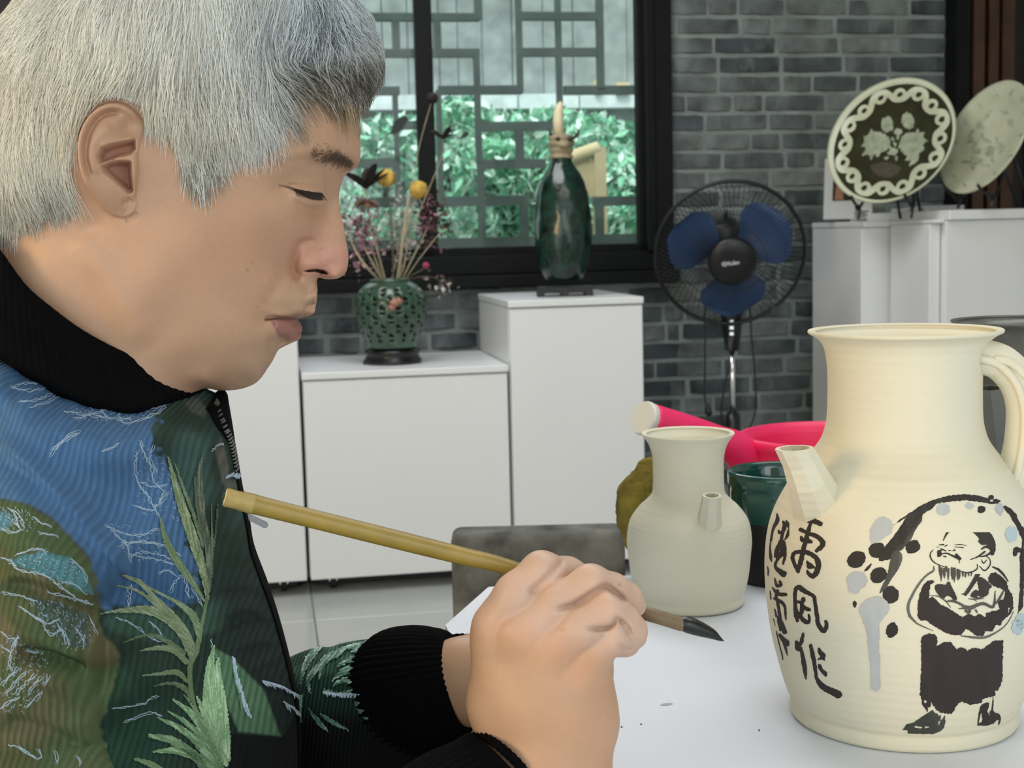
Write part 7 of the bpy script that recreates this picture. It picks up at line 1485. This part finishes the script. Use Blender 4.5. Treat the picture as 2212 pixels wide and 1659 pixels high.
kq=rr.uniform(size=NG); hair_curves('forehead_fringe',hw(pts.reshape(-1,3)).reshape(NG,7,3),.00013,.00004,np.where((kq<.55)[:,None],np.array(lin(190,172,142)[:3]),np.array(lin(92,78,62)[:3])),M_HAIR,cap)
# eyebrow and lashes
NB=560; t=rr.uniform(size=NB)**.8; xr=672+92*t+rr.normal(size=NB)*2; yr=330+24*t+rr.normal(size=NB)*(4+5*np.sin(np.pi*np.clip(t,0,1)))-6*np.sin(np.pi*t); H_=np.sqrt(np.maximum(HF.sample(*np.array([hl(a,b_,30) for a,b_ in zip(xr,yr)]).T)[0],1)); bs=np.array([hl(a,b_,w) for a,b_,w in zip(xr,yr,H_)]); cur=HF.project(np.column_stack([bs,H_]),6,4.0); pts=np.empty((NB,5,3)); pts[:,0]=cur; dr=np.stack([-.9+.25*rr.normal(size=NB),-.25+.55*t+.25*rr.normal(size=NB),np.zeros(NB)],1)
for k in range(1,5): n=HF.normal(cur); tt=dr-n*(dr*n).sum(1)[:,None]; tt/=np.linalg.norm(tt,axis=1)[:,None]; cur=HF.project(cur+tt*.85,3,3.0); pts[:,k]=cur+HF.normal(cur)*(.25+.4*math.sin(math.pi*k/5))
kq=rr.uniform(size=NB)<.25+.65*t; pts=pts[kq|(rr.uniform(size=NB)<.25)]
hair_curves('eyebrow',hw(pts.reshape(-1,3)).reshape(len(pts),5,3),.00009,.00003,np.tile(np.array(lin(74,60,48)[:3]),(len(pts),1)),M_HAIR,man)
NL=60; t=np.linspace(0,1,NL); xr=636+60*t; yr=408+10*t-4*(t-.5)**2; H_=np.sqrt(np.maximum(HF.sample(*np.array([hl(a,b_,40) for a,b_ in zip(xr,yr)]).T)[0],1)); cur=HF.project(np.column_stack([np.array([hl(a,b_,w) for a,b_,w in zip(xr,yr,H_)]),H_]),5,4.0); pts=np.stack([cur+HF.normal(cur)*.2+np.stack([.25*k+.35*k*t,.85*k+0*t,.35*k*(1-.12*k)+0*t],1) for k in range(6)],1)
hair_curves('eyelashes',hw(pts.reshape(-1,3)).reshape(NL,6,3),.00011,.00003,np.tile(np.array(lin(30,22,16)[:3]),(NL,1)),M_HAIR,man)
# ================================================================ PAINTBRUSH
M_BAMB=mat('aged bamboo',lin(146,124,56),0.38,noise=(45,0.18),bump=(60,0.2,0.0008)); M_BAMB2=mat('pale bamboo end',lin(172,150,90),0.5,noise=(90,0.2)); M_CUT=mat('cut bamboo face',lin(222,208,164),0.8,noise=(200,0.15)); M_DKB=mat('dark bamboo tip',lin(120,100,72),0.5,noise=(60,.25)); M_HAIRB=mat('wet black bristle',lin(16,17,20),0.3,bump=(300,.5,.0008)); M_HOLE=mat('dark hollow',lin(60,48,30),0.9)
b0=at_d(487,1074,.702); b1=at_d(1100,1226,.736); b2=at_d(1385,1322,.749); b3=at_d(1478,1350,.753)
brush=empty('paintbrush',b0,'bamboo writing brush with a black wet tip, held in the right hand','brush')
L=lambda a,b,t:np.array(a)*(1-t)+np.array(b)*t
px=lambda n,D:n*D/F*.957
p=[L(b0,b1,t) for t in (.085,.14,.3,.5,.7,.85,1.0)]+[b2]
mk('bamboo_handle',*tube(spline(p,40),spline(np.array([[px(22,.74)],[px(21,.74)],[px(20.5,.745)],[px(20.5,.75)],[px(20,.757)],[px(19,.763)],[px(17.5,.77)],[px(15.5,.782)]]),40)[:,0],24),M_BAMB,brush,True)
q=[L(b0,b1,t) for t in (0,.004,.03,.052,.056,.062,.09,.10)]; mk('bamboo_end',*tube(q,[px(r,.736) for r in (19,21,20,20.5,22.5,21.5,22.5,21.5)],24),M_BAMB2,brush,True)
d_=(b1-b0)/np.linalg.norm(b1-b0); mk('cut_face',*tube([b0-d_*.0004,b0+d_*.001],[px(18.6,.735)]*2,24),M_CUT,brush); mk('pith_hole',*tube([b0-d_*.0007,b0],[px(5,.735)]*2,14),M_HOLE,brush)
mk('ferrule',*tube([b2-(b3-b2)*.1,L(b2,b3,.4),L(b2,b3,.93),b3],[px(15.8,.782),px(15,.784),px(15.5,.786),px(14,.786)],24),M_DKB,brush,True)
tp_=[at_d(1468,1347,.7525),at_d(1484,1349,.753),at_d(1510,1358,.754),at_d(1537,1369,.755),at_d(1553,1379,.756),at_d(1564,1385,.7565)]
mk('bristles',*tube(spline(tp_,20),spline(np.array([[px(r,.787)] for r in (13,18,16.5,11.5,5.5,.6)]),20)[:,0],20),M_HAIRB,brush,True)
